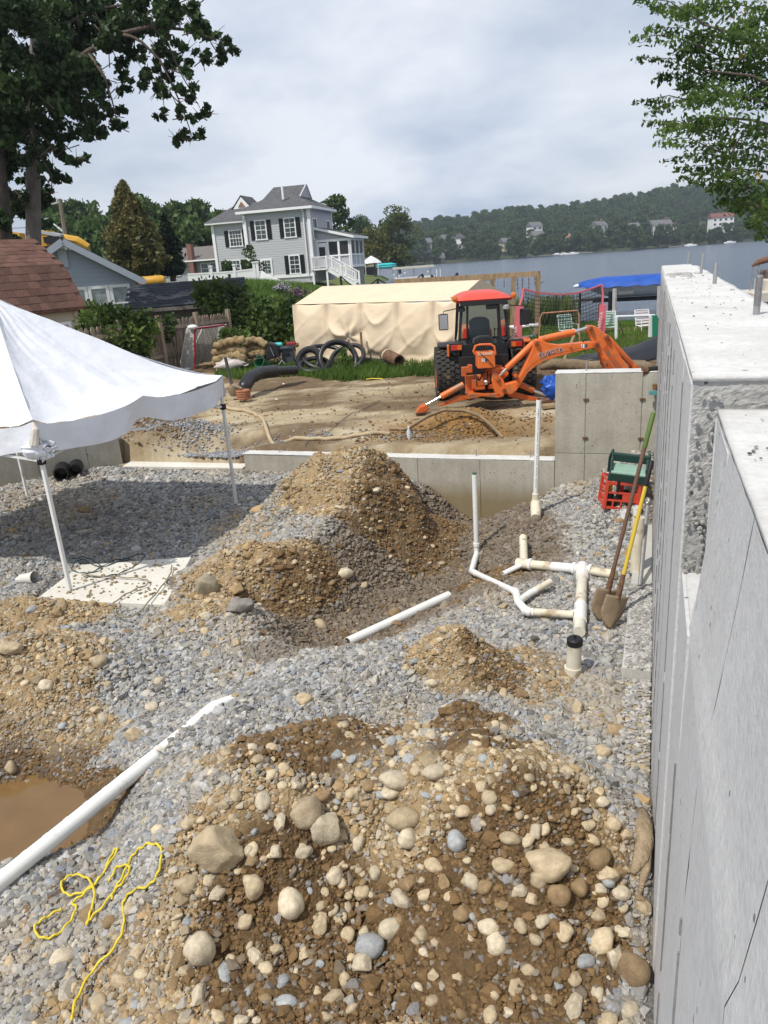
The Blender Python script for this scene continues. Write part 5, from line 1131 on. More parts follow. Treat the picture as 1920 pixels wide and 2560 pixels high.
# ================================================================== CONCRETE
def concrete(name, lo, hi, pit=True, stain=None, streak=0.0):
    m = bpy.data.materials.new(name); m.use_nodes = True; nt = m.node_tree; N = nt.nodes; L = nt.links; b = N['Principled BSDF']; b.inputs['Roughness'].default_value = .85; b.inputs['Specular IOR Level'].default_value = .25
    tc = N.new('ShaderNodeTexCoord')
    def noise(s, d=6, st=(1, 1, 1)):
        mp = N.new('ShaderNodeMapping'); mp.inputs['Scale'].default_value = st; L.new(tc.outputs['Object'], mp.inputs[0])
        t = N.new('ShaderNodeTexNoise'); t.inputs['Scale'].default_value = s; t.inputs['Detail'].default_value = d; t.inputs['Roughness'].default_value = .65; L.new(mp.outputs[0], t.inputs['Vector']); return t.outputs[0]
    r = N.new('ShaderNodeValToRGB'); L.new(noise(2.2, 7), r.inputs[0]); r.color_ramp.elements[0].position = .3; r.color_ramp.elements[0].color = (*lo, 1); r.color_ramp.elements[1].position = .7; r.color_ramp.elements[1].color = (*hi, 1)
    src = r.outputs[0]
    def mul(src, fac, lo_):
        mr = N.new('ShaderNodeMapRange'); L.new(fac, mr.inputs[0]); mr.inputs[1].default_value = lo_[0]; mr.inputs[2].default_value = lo_[1]; mr.inputs[3].default_value = lo_[2]; mr.inputs[4].default_value = 1.0
        v = N.new('ShaderNodeVectorMath'); v.operation = 'SCALE'; L.new(src, v.inputs[0]); L.new(mr.outputs[0], v.inputs['Scale']); return v.outputs[0], mr
    src, _ = mul(src, noise(30, 4), (.3, .6, .86))
    if streak: src, _ = mul(src, noise(6, 4, (1, 1, .12)), (.35, .6, 1-streak))
    if pit:                                                        # bug holes
        vo = N.new('ShaderNodeTexVoronoi'); vo.inputs['Scale'].default_value = 16; vo.inputs['Randomness'].default_value = 1; L.new(tc.outputs['Object'], vo.inputs['Vector'])
        n2 = noise(3.2, 3); th = N.new('ShaderNodeMapRange'); L.new(n2, th.inputs[0]); th.inputs[1].default_value = .42; th.inputs[2].default_value = .75; th.inputs[3].default_value = .02; th.inputs[4].default_value = .22
        lt = N.new('ShaderNodeMath'); lt.operation = 'LESS_THAN'; L.new(vo.outputs['Distance'], lt.inputs[0]); L.new(th.outputs[0], lt.inputs[1])
        mx = N.new('ShaderNodeMix'); mx.data_type = 'RGBA'; L.new(lt.outputs[0], mx.inputs[0]); L.new(src, mx.inputs[6]); mx.inputs[7].default_value = (lo[0]*.38, lo[1]*.37, lo[2]*.36, 1); src = mx.outputs[2]
    if stain:                                                     # damp earth stain low on the wall
        g = N.new('ShaderNodeNewGeometry'); sp = N.new('ShaderNodeSeparateXYZ'); L.new(g.outputs['Position'], sp.inputs[0])
        ad = N.new('ShaderNodeMath'); ad.operation = 'MULTIPLY_ADD'; L.new(noise(1.6, 3), ad.inputs[0]); ad.inputs[1].default_value = -.35; L.new(sp.outputs[2], ad.inputs[2])
        mr = N.new('ShaderNodeMapRange'); L.new(ad.outputs[0], mr.inputs[0]); mr.inputs[1].default_value = -.52; mr.inputs[2].default_value = -.22; mr.inputs[3].default_value = .8; mr.inputs[4].default_value = 0
        mx = N.new('ShaderNodeMix'); mx.data_type = 'RGBA'; L.new(mr.outputs[0], mx.inputs[0]); L.new(src, mx.inputs[6]); mx.inputs[7].default_value = (*stain, 1); src = mx.outputs[2]
    L.new(src, b.inputs['Base Color'])
    bp = N.new('ShaderNodeBump'); bp.inputs['Strength'].default_value = .5; bp.inputs['Distance'].default_value = .008; L.new(noise(60, 6), bp.inputs['Height']); L.new(bp.outputs[0], b.inputs['Normal']); return m
CON = concrete('formed concrete', (.54, .535, .53), (.60, .595, .59)); CONJ = concrete('rough joint paste', (.17, .165, .16), (.28, .275, .27)); CONT = concrete('trowelled concrete top', (.52, .51, .49), (.68, .675, .66))
CONB = concrete('buff formed concrete', (.36, .335, .275), (.48, .455, .39), streak=.15); CONW = concrete('buff stained concrete', (.38, .355, .30), (.50, .475, .41), streak=.12, stain=(.22, .165, .075))
CONR = concrete('broken concrete', (.26, .255, .24), (.46, .45, .43)); SLABC = concrete('dusty slab', (.60, .57, .50), (.72, .69, .63), pit=False)
STEEL = M('dull steel', (.30, .29, .28), .5, .2, 20, metal=.7); RUST = M('rusty steel', (.14, .075, .045), .85, .4, 20)
def ubox(b, u0, u1, v0, v1, z0, z1): return b.box(uv((u0+u1)/2, (v0+v1)/2, (z0+z1)/2), (u1-u0, v1-v0, z1-z0), rz=ANG_U)
def rough_top(b, u0, u1, v0, v1, z, amp, nu, nv, seed):
    def fn(s, t):
        u, v = u0+(u1-u0)*s, v0+(v1-v0)*t; return uv(u, v, z+amp*float(fbm(u, v, 3.0, 3, seed))+amp*.35*float(fbm(u, v, 14, 2, seed+3)))
    return b.grid(fn, nu, nv)
# ---- the tall long wall at the right
WT = 2.70
lw = root('concrete_wall', uv(7, .38, 0), 'long tall grey concrete foundation wall running away on the right', 'wall')
ubox(MB(), 2.46, 13.1, .142, .64, -.6, WT-.012).build('core', CON, lw)
b = MB(); rough_top(b, 2.445, 13.1, .130, .645, WT, .007, 260, 14, 3); b.build('top', CONT, lw, smooth=True, solid=.022)
edges = np.concatenate([[2.46], np.arange(3.02, 13.2, .605), [13.1]])
for i in range(len(edges)-1):
    a, c = edges[i]+.0055, edges[i+1]-.0055; off = random.uniform(-.003, .003)
    if c-a < .1: continue
    ubox(MB(), a, c, .128+off, .1425, -.6, WT-.022).build('form_panel', CON, lw, bevel=.003)
# mortar fins and crumbs along the joints
for e in edges[1:-1]:
    b = MB(); z = -.1; wd = .005; rr = random.Random(int(e*100))
    while z < WT-.15:
        h = rr.uniform(.02, .07); wd = min(.0085, max(.0025, (wd if z > -.05 else .005)+rr.gauss(0, .0012)))
        if rr.random() < .96: b.box(uv(e+rr.uniform(-.004, .004), .127, z+h/2), (wd, rr.uniform(.003, .006), h), rz=ANG_U)
        z += h*.98
    b.build('joint_fin', CONJ, lw, kind='stuff')
# broken end of that pour with exposed stones
b = MB()
b.grid(lambda s, t: uv(2.455-.010*abs(float(fbm(s*12+.3, t*16, 1.0, 4, 8, .6)))-.002*float(fbm(s*40, t*60, 1.0, 2, 5)), .135+.5*s, 2.045+.645*t), 80, 110); b.build('broken_end', CONR, lw)
ch = MB(); rr = random.Random(5)
for i in range(90):
    v_, z_ = .137+.075*rr.random(), 2.06+.60*rr.random(); r_ = rr.uniform(.003, .009); ch.ball(uv(2.438, v_, z_), r_, 6, 4, (1, rr.uniform(.6, 1.2), rr.uniform(.6, 1.3)))
ch.build('exposed_stones', CONR, lw, kind='stuff')
# crumbled lip near the far end
b = MB(); rr = random.Random(9)
for i in range(26):
    b.ball(uv(9.9+rr.gauss(0, .28), .20+.30*rr.random(), WT+.01), rr.uniform(.02, .055), 6, 4, (1.3, 1, .6))
b.build('crumbled_concrete', CONR, lw); ubox(MB(), 10.0, 13.1, .135, .56, WT-.01, WT+.035).build('upper_lift', CONT, lw, bevel=.01)
# ---- the nearer, slightly lower pour
nw = root('concrete_wall', uv(.8, .4, 0), 'nearest grey concrete pour in the right foreground, lower and set back', 'wall')
def nv(u, z):
    """how far the face of the nearer pour stands off the wall line"""
    low = .150 + .050*float(sstep(2.05, 2.44, u)); k = float(sstep(1.5, 2.06, z)); top = .205
    if z >= 2.06: f_ = (z-2.06)/.54; return low+(top-low)*f_**.8
    return .136+(low-.006-.136)*k if u < 2.05 else .136+.012*k
ubox(MB(), -1.6, 2.41, .225, .66, -.6, 2.575).build('core', CON, nw)
b = MB(); rough_top(b, -1.6, 2.418, .205, .66, 2.598, .006, 120, 16, 13); b.build('top', CONT, nw, smooth=True, solid=.02)
b = MB(); b.prism([uv(2.0, .137), uv(2.0, .4), uv(2.46, .4), uv(2.46, .137)], (0, 0, -.6), (0, 0, 2.052)); b.build('core', CON, nw)
b = MB(); b.prism([uv(2.0, .2, 0), uv(2.0, .4, 0), uv(2.41, .4, 0), uv(2.41, .205, 0)], (0, 0, 2.053), (0, 0, 2.58)); b.build('core', CON, nw)
edges = np.array([-1.55, -.95, -.34, .26, .87, 1.48, 2.05])
def face_patch(u0, u1, z0, z1, name):
    b = MB(); b.grid(lambda s, t: uv(u0+(u1-u0)*s, nv(u0+(u1-u0)*s, z0+(z1-z0)*t)+.0015*float(fbm(s*9+u0, t*30, 1, 3, 4)), z0+(z1-z0)*t), 12, 60); b.build(name, CON, nw, smooth=True)
for i in range(len(edges)-1): face_patch(edges[i]+.0015, edges[i+1]-.0015, -.6, 2.59, 'form_panel')
face_patch(2.05, 2.458, -.6, 2.055, 'form_panel'); face_patch(2.05, 2.415, 2.06, 2.59, 'form_panel')
ubox(MB(), 2.405, 2.414, .20, .66, 2.05, 2.58).build('end_face', CON, nw)
rr = random.Random(4)
for e in edges[1:]:
    b = MB(); z = -.05
    while z < 1.55:
        h = rr.uniform(.03, .12); v_ = nv(e, z+h/2)
        if rr.random() < .85: b.box(uv(e+.003, v_-.002, z+h/2), (rr.uniform(.004, .009), rr.uniform(.005, .008), h*1.1), rz=ANG_U)
        z += h
    b.build('joint_fin', CONJ, nw, kind='stuff')
# anchor rods standing in the wall top
ROD = M('galvanised rod', (.42, .41, .40), .45, .15, 30, metal=.8)
def rod(u, v, z0, h, r, label, thread=0.0, group=None, lean=(0, 0)):
    p = uv(u, v, z0); b = MB(); t = p+Vector((lean[0], lean[1], h)); b.tube([p-Vector((0, 0, .05)), t], r, 10)
    r0 = root('anchor_rod', p, label, 'anchor rod', group); b.build('shaft', ROD, r0, smooth='auto')
    if thread:
        b = MB(); n = int(thread/.0052)
        for i in range(n):
            z = h-thread+i*.0052; q = p+Vector((lean[0]*z/h, lean[1]*z/h, z)); b.lathe([(r*.98, 0), (r*1.2, .0013), (r*.98, .0028)], 10, q)
        b.build('thread', ROD, r0)
    return r0
rod(4.33, .513, WT, .205, .0165, 'thick threaded steel rod, nearest on top of the long wall', .15)
rod(7.44, .524, WT, .19, .017, 'plain steel rod, second nearest on top of the long wall'); rod(9.75, .533, WT+.03, .21, .016, 'plain steel rod, third along the long wall top', lean=(.01, 0)); rod(12.9, .51, WT+.03, .19, .015, 'plain steel rod at the far end of the long wall top')
# ---- cross wall: tall piece beside the long wall and the low piece running left
FU = 10.27
cw = root('concrete_wall', uv(FU+.12, -.5, 0), 'tall pale concrete cross wall at the far right of the pit', 'wall')
ubox(MB(), FU, FU+.26, -1.18, .14, -.7, 1.50).build('core', CONB, cw, bevel=.004)
b = MB(); rough_top(b, FU-.006, FU+.265, -1.185, .13, 1.505, .006, 8, 40, 3); b.build('top', CONT, cw, solid=.02, smooth=True)
for (a, c) in ((-1.18, -.775), (-.765, -.055), (-.045, .13)): ubox(MB(), FU-.012, FU+.001, a+.003, c-.003, .40, 1.49).build('form_panel', CONB, cw, bevel=.003); ubox(MB(), FU-.012, FU+.001, a+.003, c-.003, -.6, .392).build('form_panel', CONW, cw, bevel=.003)
b = MB(); [b.cyl(uv(FU-.03, v, z), uv(FU, v, z), .012, 6) for v in (-.77, -.05) for z in (.62, 1.15)]; [b.box(uv(FU-.02, v, z), (.02, .07, .025), rz=ANG_U) for v in (-.77, -.05) for z in (.62, 1.15)]; b.build('form_tie', RUST, cw)
rod(FU+.13, -.785, 1.50, .13, .009, 'thin bolt on top of the tall cross wall, left one'); rod(FU+.13, -.045, 1.50, .13, .009, 'thin bolt on top of the tall cross wall, right one beside the black pipe')
lowr = root('concrete_wall', uv(FU+.12, -2.2, 0), 'low pale concrete cross wall right of the tall dirt pile, stained brown at its foot', 'wall')
ubox(MB(), FU, FU+.24, -4.2, -1.183, -.75, .275).build('core', CONW, lowr, bevel=.004); b = MB(); rough_top(b, FU-.006, FU+.245, -4.2, -1.18, .283, .008, 8, 80, 5); b.build('top', CONT, lowr, solid=.018, smooth=True)
for (a, c) in ((-4.2, -3.2), (-3.19, -2.25), (-2.24, -1.44), (-1.43, -1.183)): ubox(MB(), FU-.010, FU+.001, a+.003, c-.003, -.7, .27).build('form_panel', CONW, lowr, bevel=.003)
rod(FU+.13, -2.33, .28, .11, .008, 'thin bolt on the low cross wall left of the tall vent pipe'); rod(FU+.13, -1.54, .28, .11, .008, 'thin bolt on the low cross wall right of the tall vent pipe')
lowl = root('concrete_wall', uv(FU+.12, -5.2, 0), 'low pale concrete block left of the tall dirt pile', 'wall')
ubox(MB(), FU, FU+.25, -6.15, -4.25, -.4, .275).build('core', CONB, lowl, bevel=.005); b = MB(); rough_top(b, FU-.005, FU+.255, -6.155, -4.25, .283, .006, 8, 50, 7); b.build('top', CONT, lowl, solid=.018, smooth=True)
rod(FU+.12, -5.55, .28, .10, .008, 'thin bolt on the low concrete block')
b = MB(); b.prism([(-4.5, 12.6, .02), (-2.28, 11.86, .03), (-2.2, 12.12, .03), (-4.45, 12.92, .02)], (0, 0, -.3), (0, 0, .0)); tag(b.build('concrete_strip', SLABC, None, bevel=.005), 'flush dusty concrete strip between the left wall and the low block', 'concrete strip')
lfw = root('concrete_wall', (-5.4, 12, 0), 'short concrete wall behind the canopy legs at left', 'wall')
LA, LB = Vector((-7.9, 10.4, 0)), Vector((-4.57, 12.84, 0)); ld = (LB-LA).normalized(); ln_ = Vector((-ld.y, ld.x, 0))
b = MB(); b.prism([LA, LB, LB+ln_*.24, LA+ln_*.24], (0, 0, -.4), (0, 0, .60)); b.build('core', CONB, lfw, bevel=.005)
LL = (LB-LA).length; ae = [0, .9, 1.8, 2.75, 3.55, LL]
for i in range(5):
    p0, p1 = LA+ld*(ae[i]+.004), LA+ld*(ae[i+1]-.004); b = MB(); b.prism([p0, p1, p1-ln_*.012, p0-ln_*.012], (0, 0, -.3), (0, 0, .59)); b.build('form_panel', CONB, lfw)
b = MB(); [b.cyl(LA+ld*e+Vector((0, 0, .3))-ln_*.04, LA+ld*e+Vector((0, 0, .3)), .012, 6) for e in ae[1:-1]]; b.build('form_tie', RUST, lfw)
# ---- footing along the long wall, pad under the canopy leg
ft = MB(); ft.prism([uv(*q) for q in ((5.1, -.085), (7.3, -.05), (9.2, -.04), (9.2, .128), (5.1, .126))], (0, 0, -.3), (0, 0, .125)); tag(ft.build('footing', concrete('grey footing', (.40, .385, .35), (.54, .525, .485), pit=False), None, bevel=.012), 'concrete footing ledge strewn with gravel at the foot of the long wall', 'footing')
ft = MB(); ft.prism([uv(*q) for q in ((3.9, -.02), (5.09, -.06), (5.09, .122), (3.9, .122))], (0, 0, -.3), (0, 0, .022)); tag(ft.build('footing', M('sandy footing', (.42, .34, .22), .95, .25, 5, bump=.6, bscale=50), None, bevel=.01), 'sand covered end of the footing below the shovels', 'footing')
sl = MB(); nS = 26; corners = [Vector((-3.62, 6.98, 0)), Vector((-2.2, 6.62, 0)), Vector((-2.22, 7.86, 0)), Vector((-3.48, 7.86, 0))]
sl.prism(corners, (0, 0, -.2), (0, 0, .068)); tag(sl.build('concrete_pad', SLABC, None, bevel=.01), 'dusty white concrete pad under the front canopy leg', 'concrete pad')
# crumbs lying on the pad and footing
rg = np.random.default_rng(8); n = 420; x = rg.uniform(-3.5, -2.25, n); y = rg.uniform(6.75, 7.8, n); kk = rg.random(n) < np.clip(.35+.9*(fbm(x, y, 2, 3, 3)), 0.05, 1); x, y = x[kk], y[kk]; n1 = len(x)
u_ = 4.0+2.6*rg.random(1500)**.8; v_ = rg.uniform(-.06, .12, 1500); fx, fy = UX*u_+UY*v_, UY*u_-UX*v_
X = np.r_[x, fx]; Y = np.r_[y, fy]; Zc = np.r_[np.full(n1, .074), np.where(u_ < 5.1, .03, .128)]; n = len(X); s_ = .0075*np.exp(rg.normal(0, .4, n)); c_ = rg.uniform(.2, .5, (n, 1))*np.array([[1.02, .98, .92]]); c_[:n1] = np.array([[.36, .28, .17]])*rg.uniform(.5, 1.1, (n1, 1))
scatter('gravel_crumbs', np.stack([X, Y, Zc], 1), np.stack([s_*1.3, s_, s_*.7], 1), np.stack([0*X, 0*X, rg.random(n)*6.28], 1), c_, G_ANG, 'gravel crumbs lying on the pad and the footing', 'gravel', 2)

n = 260; u_ = np.r_[rg.uniform(2.6, 12.8, 170), rg.uniform(1.0, 2.35, 90)]; v_ = rg.uniform(.15, .62, n); v_[170:] = rg.uniform(.23, .6, 90); s_ = .0022*np.exp(rg.normal(0, .5, n))*(.5+u_/8)
scatter('gravel_crumbs', np.stack([UX*u_+UY*v_, UY*u_-UX*v_, np.where(u_ > 2.46, WT+.012, 2.61)], 1), np.stack([s_*1.4, s_, s_*.7], 1), np.stack([0*u_, 0*u_, rg.random(n)*6.28], 1), rg.uniform(.04, .4, (n, 1))*np.array([[1, .96, .9]]), G_ANG, 'dark crumbs scattered on the tops of the long walls', 'gravel', 8)
# ================================================================== PIPES
PVC = M('white pvc', (.76, .76, .735), .32, .04, 5, spec=.5, stain=((.55, .50, .40), 7, .60)); PVCD = M('dirty white pvc', (.66, .62, .52), .45, .12, 6, stain=((.40, .31, .19), 9, .52)); CREAM = M('cream pvc', (.66, .60, .47), .5, .1, 6, stain=((.38, .30, .19), 8, .55)); BLK = M('black rubber', (.015, .015, .017), .55)
INK = M('black print', (.03, .03, .035), .7)
def pipe_run(name, pts, r, mat, label, ends=True, print_side=None):
    rt = root(name, pts[0], label, 'pipe'); MB().tube(pts, r, 16, True).build('run', mat, rt, smooth='auto'); return rt
A = pit_hit(-70, 2285); Bp = pit_hit(540, 1772); A.z += .05; Bp.z += .012; C2 = pit_hit(600, 1738); C2.z -= .03
A2 = A.lerp(Bp, .5)+Vector((0, 0, .0)); mz = max(A2.z, float(pit_h(A2.x, A2.y))+.03)
p1 = root('drain_pipe', A, 'long thick white plastic pipe slanting into the gravel at lower left', 'pipe')
MB().tube([A+(A-Bp)*.25, A, A.lerp(Bp, .5), Bp, C2], .050, 18).build('run', PVC, p1, smooth='auto'); MB().tube([A.lerp(Bp, .935), A.lerp(Bp, 1.0)], .054, 18).build('coupling', PVC, p1, smooth='auto')
dv_ = (Bp-A).normalized(); sd = dv_.cross(Vector((0, 0, 1))).normalized()
b = MB()
for i in range(90):
    t = .12+.75*i/90
    if i % 9 in (7, 8): continue
    q = A.lerp(Bp, t)+(-sd*.42+Vector((0, 0, .90)))*.0503; b.box(q, (.012, .0015, .005), R=Matrix((dv_, sd, dv_.cross(-sd))).transposed())
b.build('printed_line', INK, p1)
A, Bp = pit_hit(870, 1614, .035), pit_hit(1122, 1498, .04); p2 = root('drain_pipe', A, 'short white plastic pipe half buried across the trench edge', 'pipe'); MB().pipe(A, Bp, .05, .044, 18).build('run', PVC, p2, smooth='auto')
# branching drain with two risers
z0 = -.17
s0 = pit_hit(1192, 1385); sB = Vector((s0.x, s0.y, s0.z+.02)); top = aty(1186, 1186, sB.y)
ris = root('drain_assembly', sB, 'branching white drain pipes with one tall riser in the trench', 'pipe assembly')
elb = pit_hit(1180, 1448, .095); y1 = pit_hit(1290, 1503, .095); y1b = pit_hit(1296, 1530, .095); y2 = pit_hit(1316, 1553, .095); y3 = pit_hit(1432, 1556, .075); y4 = pit_hit(1456, 1440, .07); y5 = pit_hit(1448, 1600, .075)
brn = pit_hit(1376, 1478, .10); wye = pit_hit(1322, 1503, .07); t1 = pit_hit(1310, 1428, .085); t1u = pit_hit(1308, 1375, .12); t2 = pit_hit(1540, 1455, .075)
MB().tube([sB, top], .031, 14).build('riser', PVC, ris, smooth='auto'); MB().tube([top, top+Vector((0, 0, .02))], .026, 10).build('open_end', M('green fitting', (.06, .12, .06), .6), ris)
MB().tube([sB+Vector((0, 0, .10)), sB-Vector((0, 0, .02)), sB.lerp(elb, .5), elb, elb.lerp(y1, .12)], .036, 14).build('elbow', PVC, ris, smooth='auto'); MB().tube([sB+Vector((0, 0, .08)), sB+Vector((0, 0, .12))], .040, 14).build('hub', PVC, ris)
MB().tube([elb, y1], .032, 14).build('run', PVC, ris, smooth='auto'); MB().tube([y1, y1b, y2, y2.lerp(y3, .15)], .037, 14).build('elbow', PVC, ris, smooth='auto'); MB().tube([y2, y3], .034, 14).build('run', CREAM, ris, smooth='auto')
MB().tube([y1b, wye, wye.lerp(brn, .3)], .034, 14).build('wye', PVC, ris, smooth='auto'); MB().pipe(wye, brn, .031, .026, 14).build('stub', CREAM, ris, smooth='auto')
for q, d in ((y1, elb), (y2, y3), (y2, y1b)): MB().tube([q, q.lerp(d, .03/max(.03, (d-q).length))], .041, 14).build('hub', PVC, ris)
mn = root('drain_main', y4, 'thick white drain main with a tee and capped clean out beside the shovels', 'pipe assembly')
MB().tube([y4, y5], .05, 16).build('run', PVCD, mn, smooth='auto'); MB().tube([y4.lerp(y5, -.05), y4.lerp(y5, .16)], .060, 16).build('tee', PVC, mn, smooth='auto'); MB().tube([y4.lerp(y5, .62), y4.lerp(y5, .86)], .058, 16).build('wye', PVC, mn, smooth='auto')
MB().tube([y3, y4.lerp(y5, .72)], .040, 14).build('branch', PVC, mn, smooth='auto')
MB().tube([t1, y4], .047, 16).build('run', CREAM, mn, smooth='auto'); MB().tube([y4, t2], .045, 16).build('run', CREAM, mn, smooth='auto'); MB().tube([t1.lerp(y4, .5), t1.lerp(y4, .92)], .049, 16).build('coupling', PVC, mn, smooth='auto')
MB().tube([t1.lerp(y4, -.12), t1.lerp(y4, .1)], .056, 16).build('tee', CREAM, mn, smooth='auto'); MB().pipe(t1, t1u+Vector((0, 0, .03)), .045, .038, 16).build('stub', CREAM, mn, smooth='auto'); sq_ = pit_hit(1258, 1442, .03); MB().pipe(t1, sq_, .03, .024, 12).build('stub', PVC, mn, smooth='auto')
for q, d in ((y4, t1), (y4, t2), (y4, y5), (t1, y4)): MB().tube([q.lerp(d, .07/(d-q).length), q.lerp(d, .10/(d-q).length)], .064, 16).build('hub', PVC, mn)
co = pit_hit(1432, 1688); ct = aty(1437, 1598, co.y); cl = root('clean_out', co, 'short fat white clean out pipe with a black rubber cap', 'pipe')
MB().tube([co+Vector((0, 0, -.1)), ct], .056, 18).build('riser', PVCD, cl, smooth='auto'); MB().tube([co+Vector((0, 0, -.06)), co+Vector((0, 0, .07))], .066, 18).build('hub', PVCD, cl, smooth='auto'); MB().lathe([(.060, -.045), (.061, .0), (.05, .012), (.012, .014), (.010, .035), (.0005, .036)], 16, ct).build('cap', BLK, cl, smooth='auto')
# tall vent by the cross wall
vb = pit_hit(1333, 1292); vm = aty(1339, 1238, vb.y+.08); vt = aty(1347, 1000, vb.y+.10); vp = root('vent_pipe', vb, 'tall white vent pipe rising in front of the low cross wall', 'pipe')
MB().tube([vm, vt], .031, 14).build('riser', PVC, vp, smooth='auto'); MB().tube([vt-Vector((0, 0, .0)), vt+Vector((0, 0, .03))], .02, 8).build('test_plug', RUST, vp)
MB().tube([vm+Vector((0, 0, .02)), vm-Vector((0, 0, .06))], .044, 14).build('hub', CREAM, vp, smooth='auto'); e1 = vm-Vector((0, 0, .10)); MB().tube([vm-Vector((0, 0, .05)), e1, e1+Vector((-.02, -.10, -.06)), e1+Vector((-.05, -.24, -.11))], [.045, .062, .066, .058], 16).build('elbow', CREAM, vp, smooth='auto')
b = MB()
for i in range(42):
    if i % 6 == 5: continue
    q = vm.lerp(vt, .1+.85*i/42); b.box(q+Vector((-.008, -.0312, 0)), (.006, .0016, .012))
b.build('printed_line', INK, vp)
# thick pipe standing behind the shovels
wb = uv(6.95, -.02, .1); wt = aty(1605, 1232, wb.y); wp = root('standing_pipe', wb, 'thick cream pipe standing on the footing behind the shovels', 'pipe'); MB().pipe(wb, Vector((wb.x, wb.y, .66)), .055, .048, 18).build('riser', CREAM, wp, smooth='auto')
# black outlet through the tall wall top
q = aty(1606, 928, 9.75); bo = root('black_outlet', q, 'stub of black pipe with a rusty clamp at the corner of the walls', 'pipe'); q0, q1 = aty(1612, 926, 9.66), aty(1652, 922, 9.66); MB().tube([q0, q1], .042, 12).build('stub', BLK, bo, smooth='auto'); MB().tube([q0-Vector((.03, 0, 0)), q0+Vector((.03, 0, 0))], .055, 10).build('clamp', RUST, bo)
b = MB(); c0 = aty(1637, 960, 9.55); b.tube([c0, c0-Vector((0, 0, .12))], [.03, .02], 8); b.build('copper_bit', M('copper', (.45, .22, .10), .4, metal=.8), bo); MB().box(aty(1632, 982, 9.5), (.09, .05, .05)).build('teal_clip', M('teal plastic', (.10, .30, .30), .5), bo)
# twin black corrugated stubs at the left wall
CORR = M('black corrugated plastic', (.018, .018, .02), .4, spec=.5)
def corr_tube(b, pts, r, pitch, n=14, amp=.08):
    P = [Vector(p) for p in pts]; out = []; acc = 0
    for i in range(len(P)-1):
        ln = (P[i+1]-P[i]).length; m = max(2, int(ln/(pitch/4)))
        for k in range(m): out.append(P[i].lerp(P[i+1], k/m))
    out.append(P[-1]); rs = [r*(1+(amp if (k//2) % 2 else 0)) for k in range(len(out))]; return b.tube(out, rs, n)
for (px, py, lab, r_) in ((152, 1186, 'left mouth of two black corrugated pipes at the left wall', .115), (188, 1176, 'right mouth of two black corrugated pipes at the left wall', .11)):
    c = at(px, py, .14); rt = root('corrugated_pipe', c, lab, 'pipe'); d = Vector((-.30, .95, 0)).normalized(); b = MB(); b.pipe(c, c+d*.7, r_, r_*.86, 18); b.build('liner', CORR, rt, smooth='auto')
    b = MB(); [b.tube([c+d*(.03+.06*i), c+d*(.06+.06*i)], r_*1.08, 18, False) for i in range(11)]; b.build('ribs', CORR, rt, smooth='auto')
# ================================================================== TOOLS BY THE WALL
def solve_len(px, py, foot, ln):
    d = Vector(ray(px, py)); best = None
    for i in range(300, 1200):
        p = Vector((0, 0, CAM_H))+d*(i*.01)
        if to_uv(p)[1] > .118: continue
        e = abs((p-foot).length-ln)
        if best is None or e < best[0]: best = (e, p)
    return best[1]
BLADE = M('muddy shovel blade', (.27, .20, .13), .7, .3, 8)
def shovel(name, foot, neck_px, top_px, ln, shaft, grip, label, gl, sheath=None):
    top = solve_len(*top_px, foot, ln); ax = (top-foot).normalized(); rt = root(name, foot, label, 'shovel')
    nk = foot+ax*.30; MB().tube([nk+ax*.16, top-ax*gl*.9], .017, 10).build('shaft', shaft, rt, smooth='auto'); MB().tube([top-ax*gl, top-ax*.012, top], [.020, .021, .012], 10).build('grip', grip, rt, smooth='auto')
    MB().tube([nk-ax*.02, nk+ax*.20], [.026, .019], 10).build('socket', RUST if sheath is None else sheath, rt, smooth='auto')
    sd = ax.cross(Vector((0.25, -1, .15))).normalized(); nn = sd.cross(ax)
    def fn(s, t):
        wv = .115*min(1, (1-t)*6+.35)*(1 if t < .98 else 1)*(.25+.75*min(1, t/.45)**.6) if t < .9 else .115*(1-.12*(t-.9)/.1)
        wv = .11*(math.sin(min(1, t/.55)*math.pi/2)**.75)
        x = (s*2-1); return foot+ax*(.01+.30*t)+sd*x*wv+nn*(-.030*x*x*(1)+.02*t-.012*math.sin(t*3.14))
    MB().grid(fn, 10, 12).build('blade', BLADE, rt, smooth=True, solid=.004)
    return rt
f1 = pit_hit(1500, 1562); f2 = pit_hit(1524, 1582)
shovel('shovel', f1+Vector((0, 0, .02)), None, (1634, 1030), 1.50, M('brown shaft', (.15, .085, .06), .55, .15, 6), M('green grip', (.10, .155, .04), .55), 'long handled shovel with a brown shaft and green grip', .30)
shovel('shovel', f2+Vector((0, 0, .02)), None, (1630, 1150), 1.28, M('yellow fibreglass', (.60, .42, .05), .4, .08, 6), BLK, 'shovel with a yellow shaft and black grip', .22)
q0 = uv(6.55, .02, .14); q1 = solve_len(1620, 1255, q0, .92); gb = root('pipe_wrench', q0, 'grey steel bar with an eye end leaning behind the yellow shovel', 'tool'); MB().tube([q0, q1], .020, 8).build('bar', STEEL, gb, smooth='auto'); MB().ball(q1, .05, 10, 6, (.6, 1, 1)).build('eye', STEEL, gb, smooth='auto'); MB().ball(q1+Vector((-.02, -.03, 0)), .018, 8, 5).build('bolt', ROD, gb)
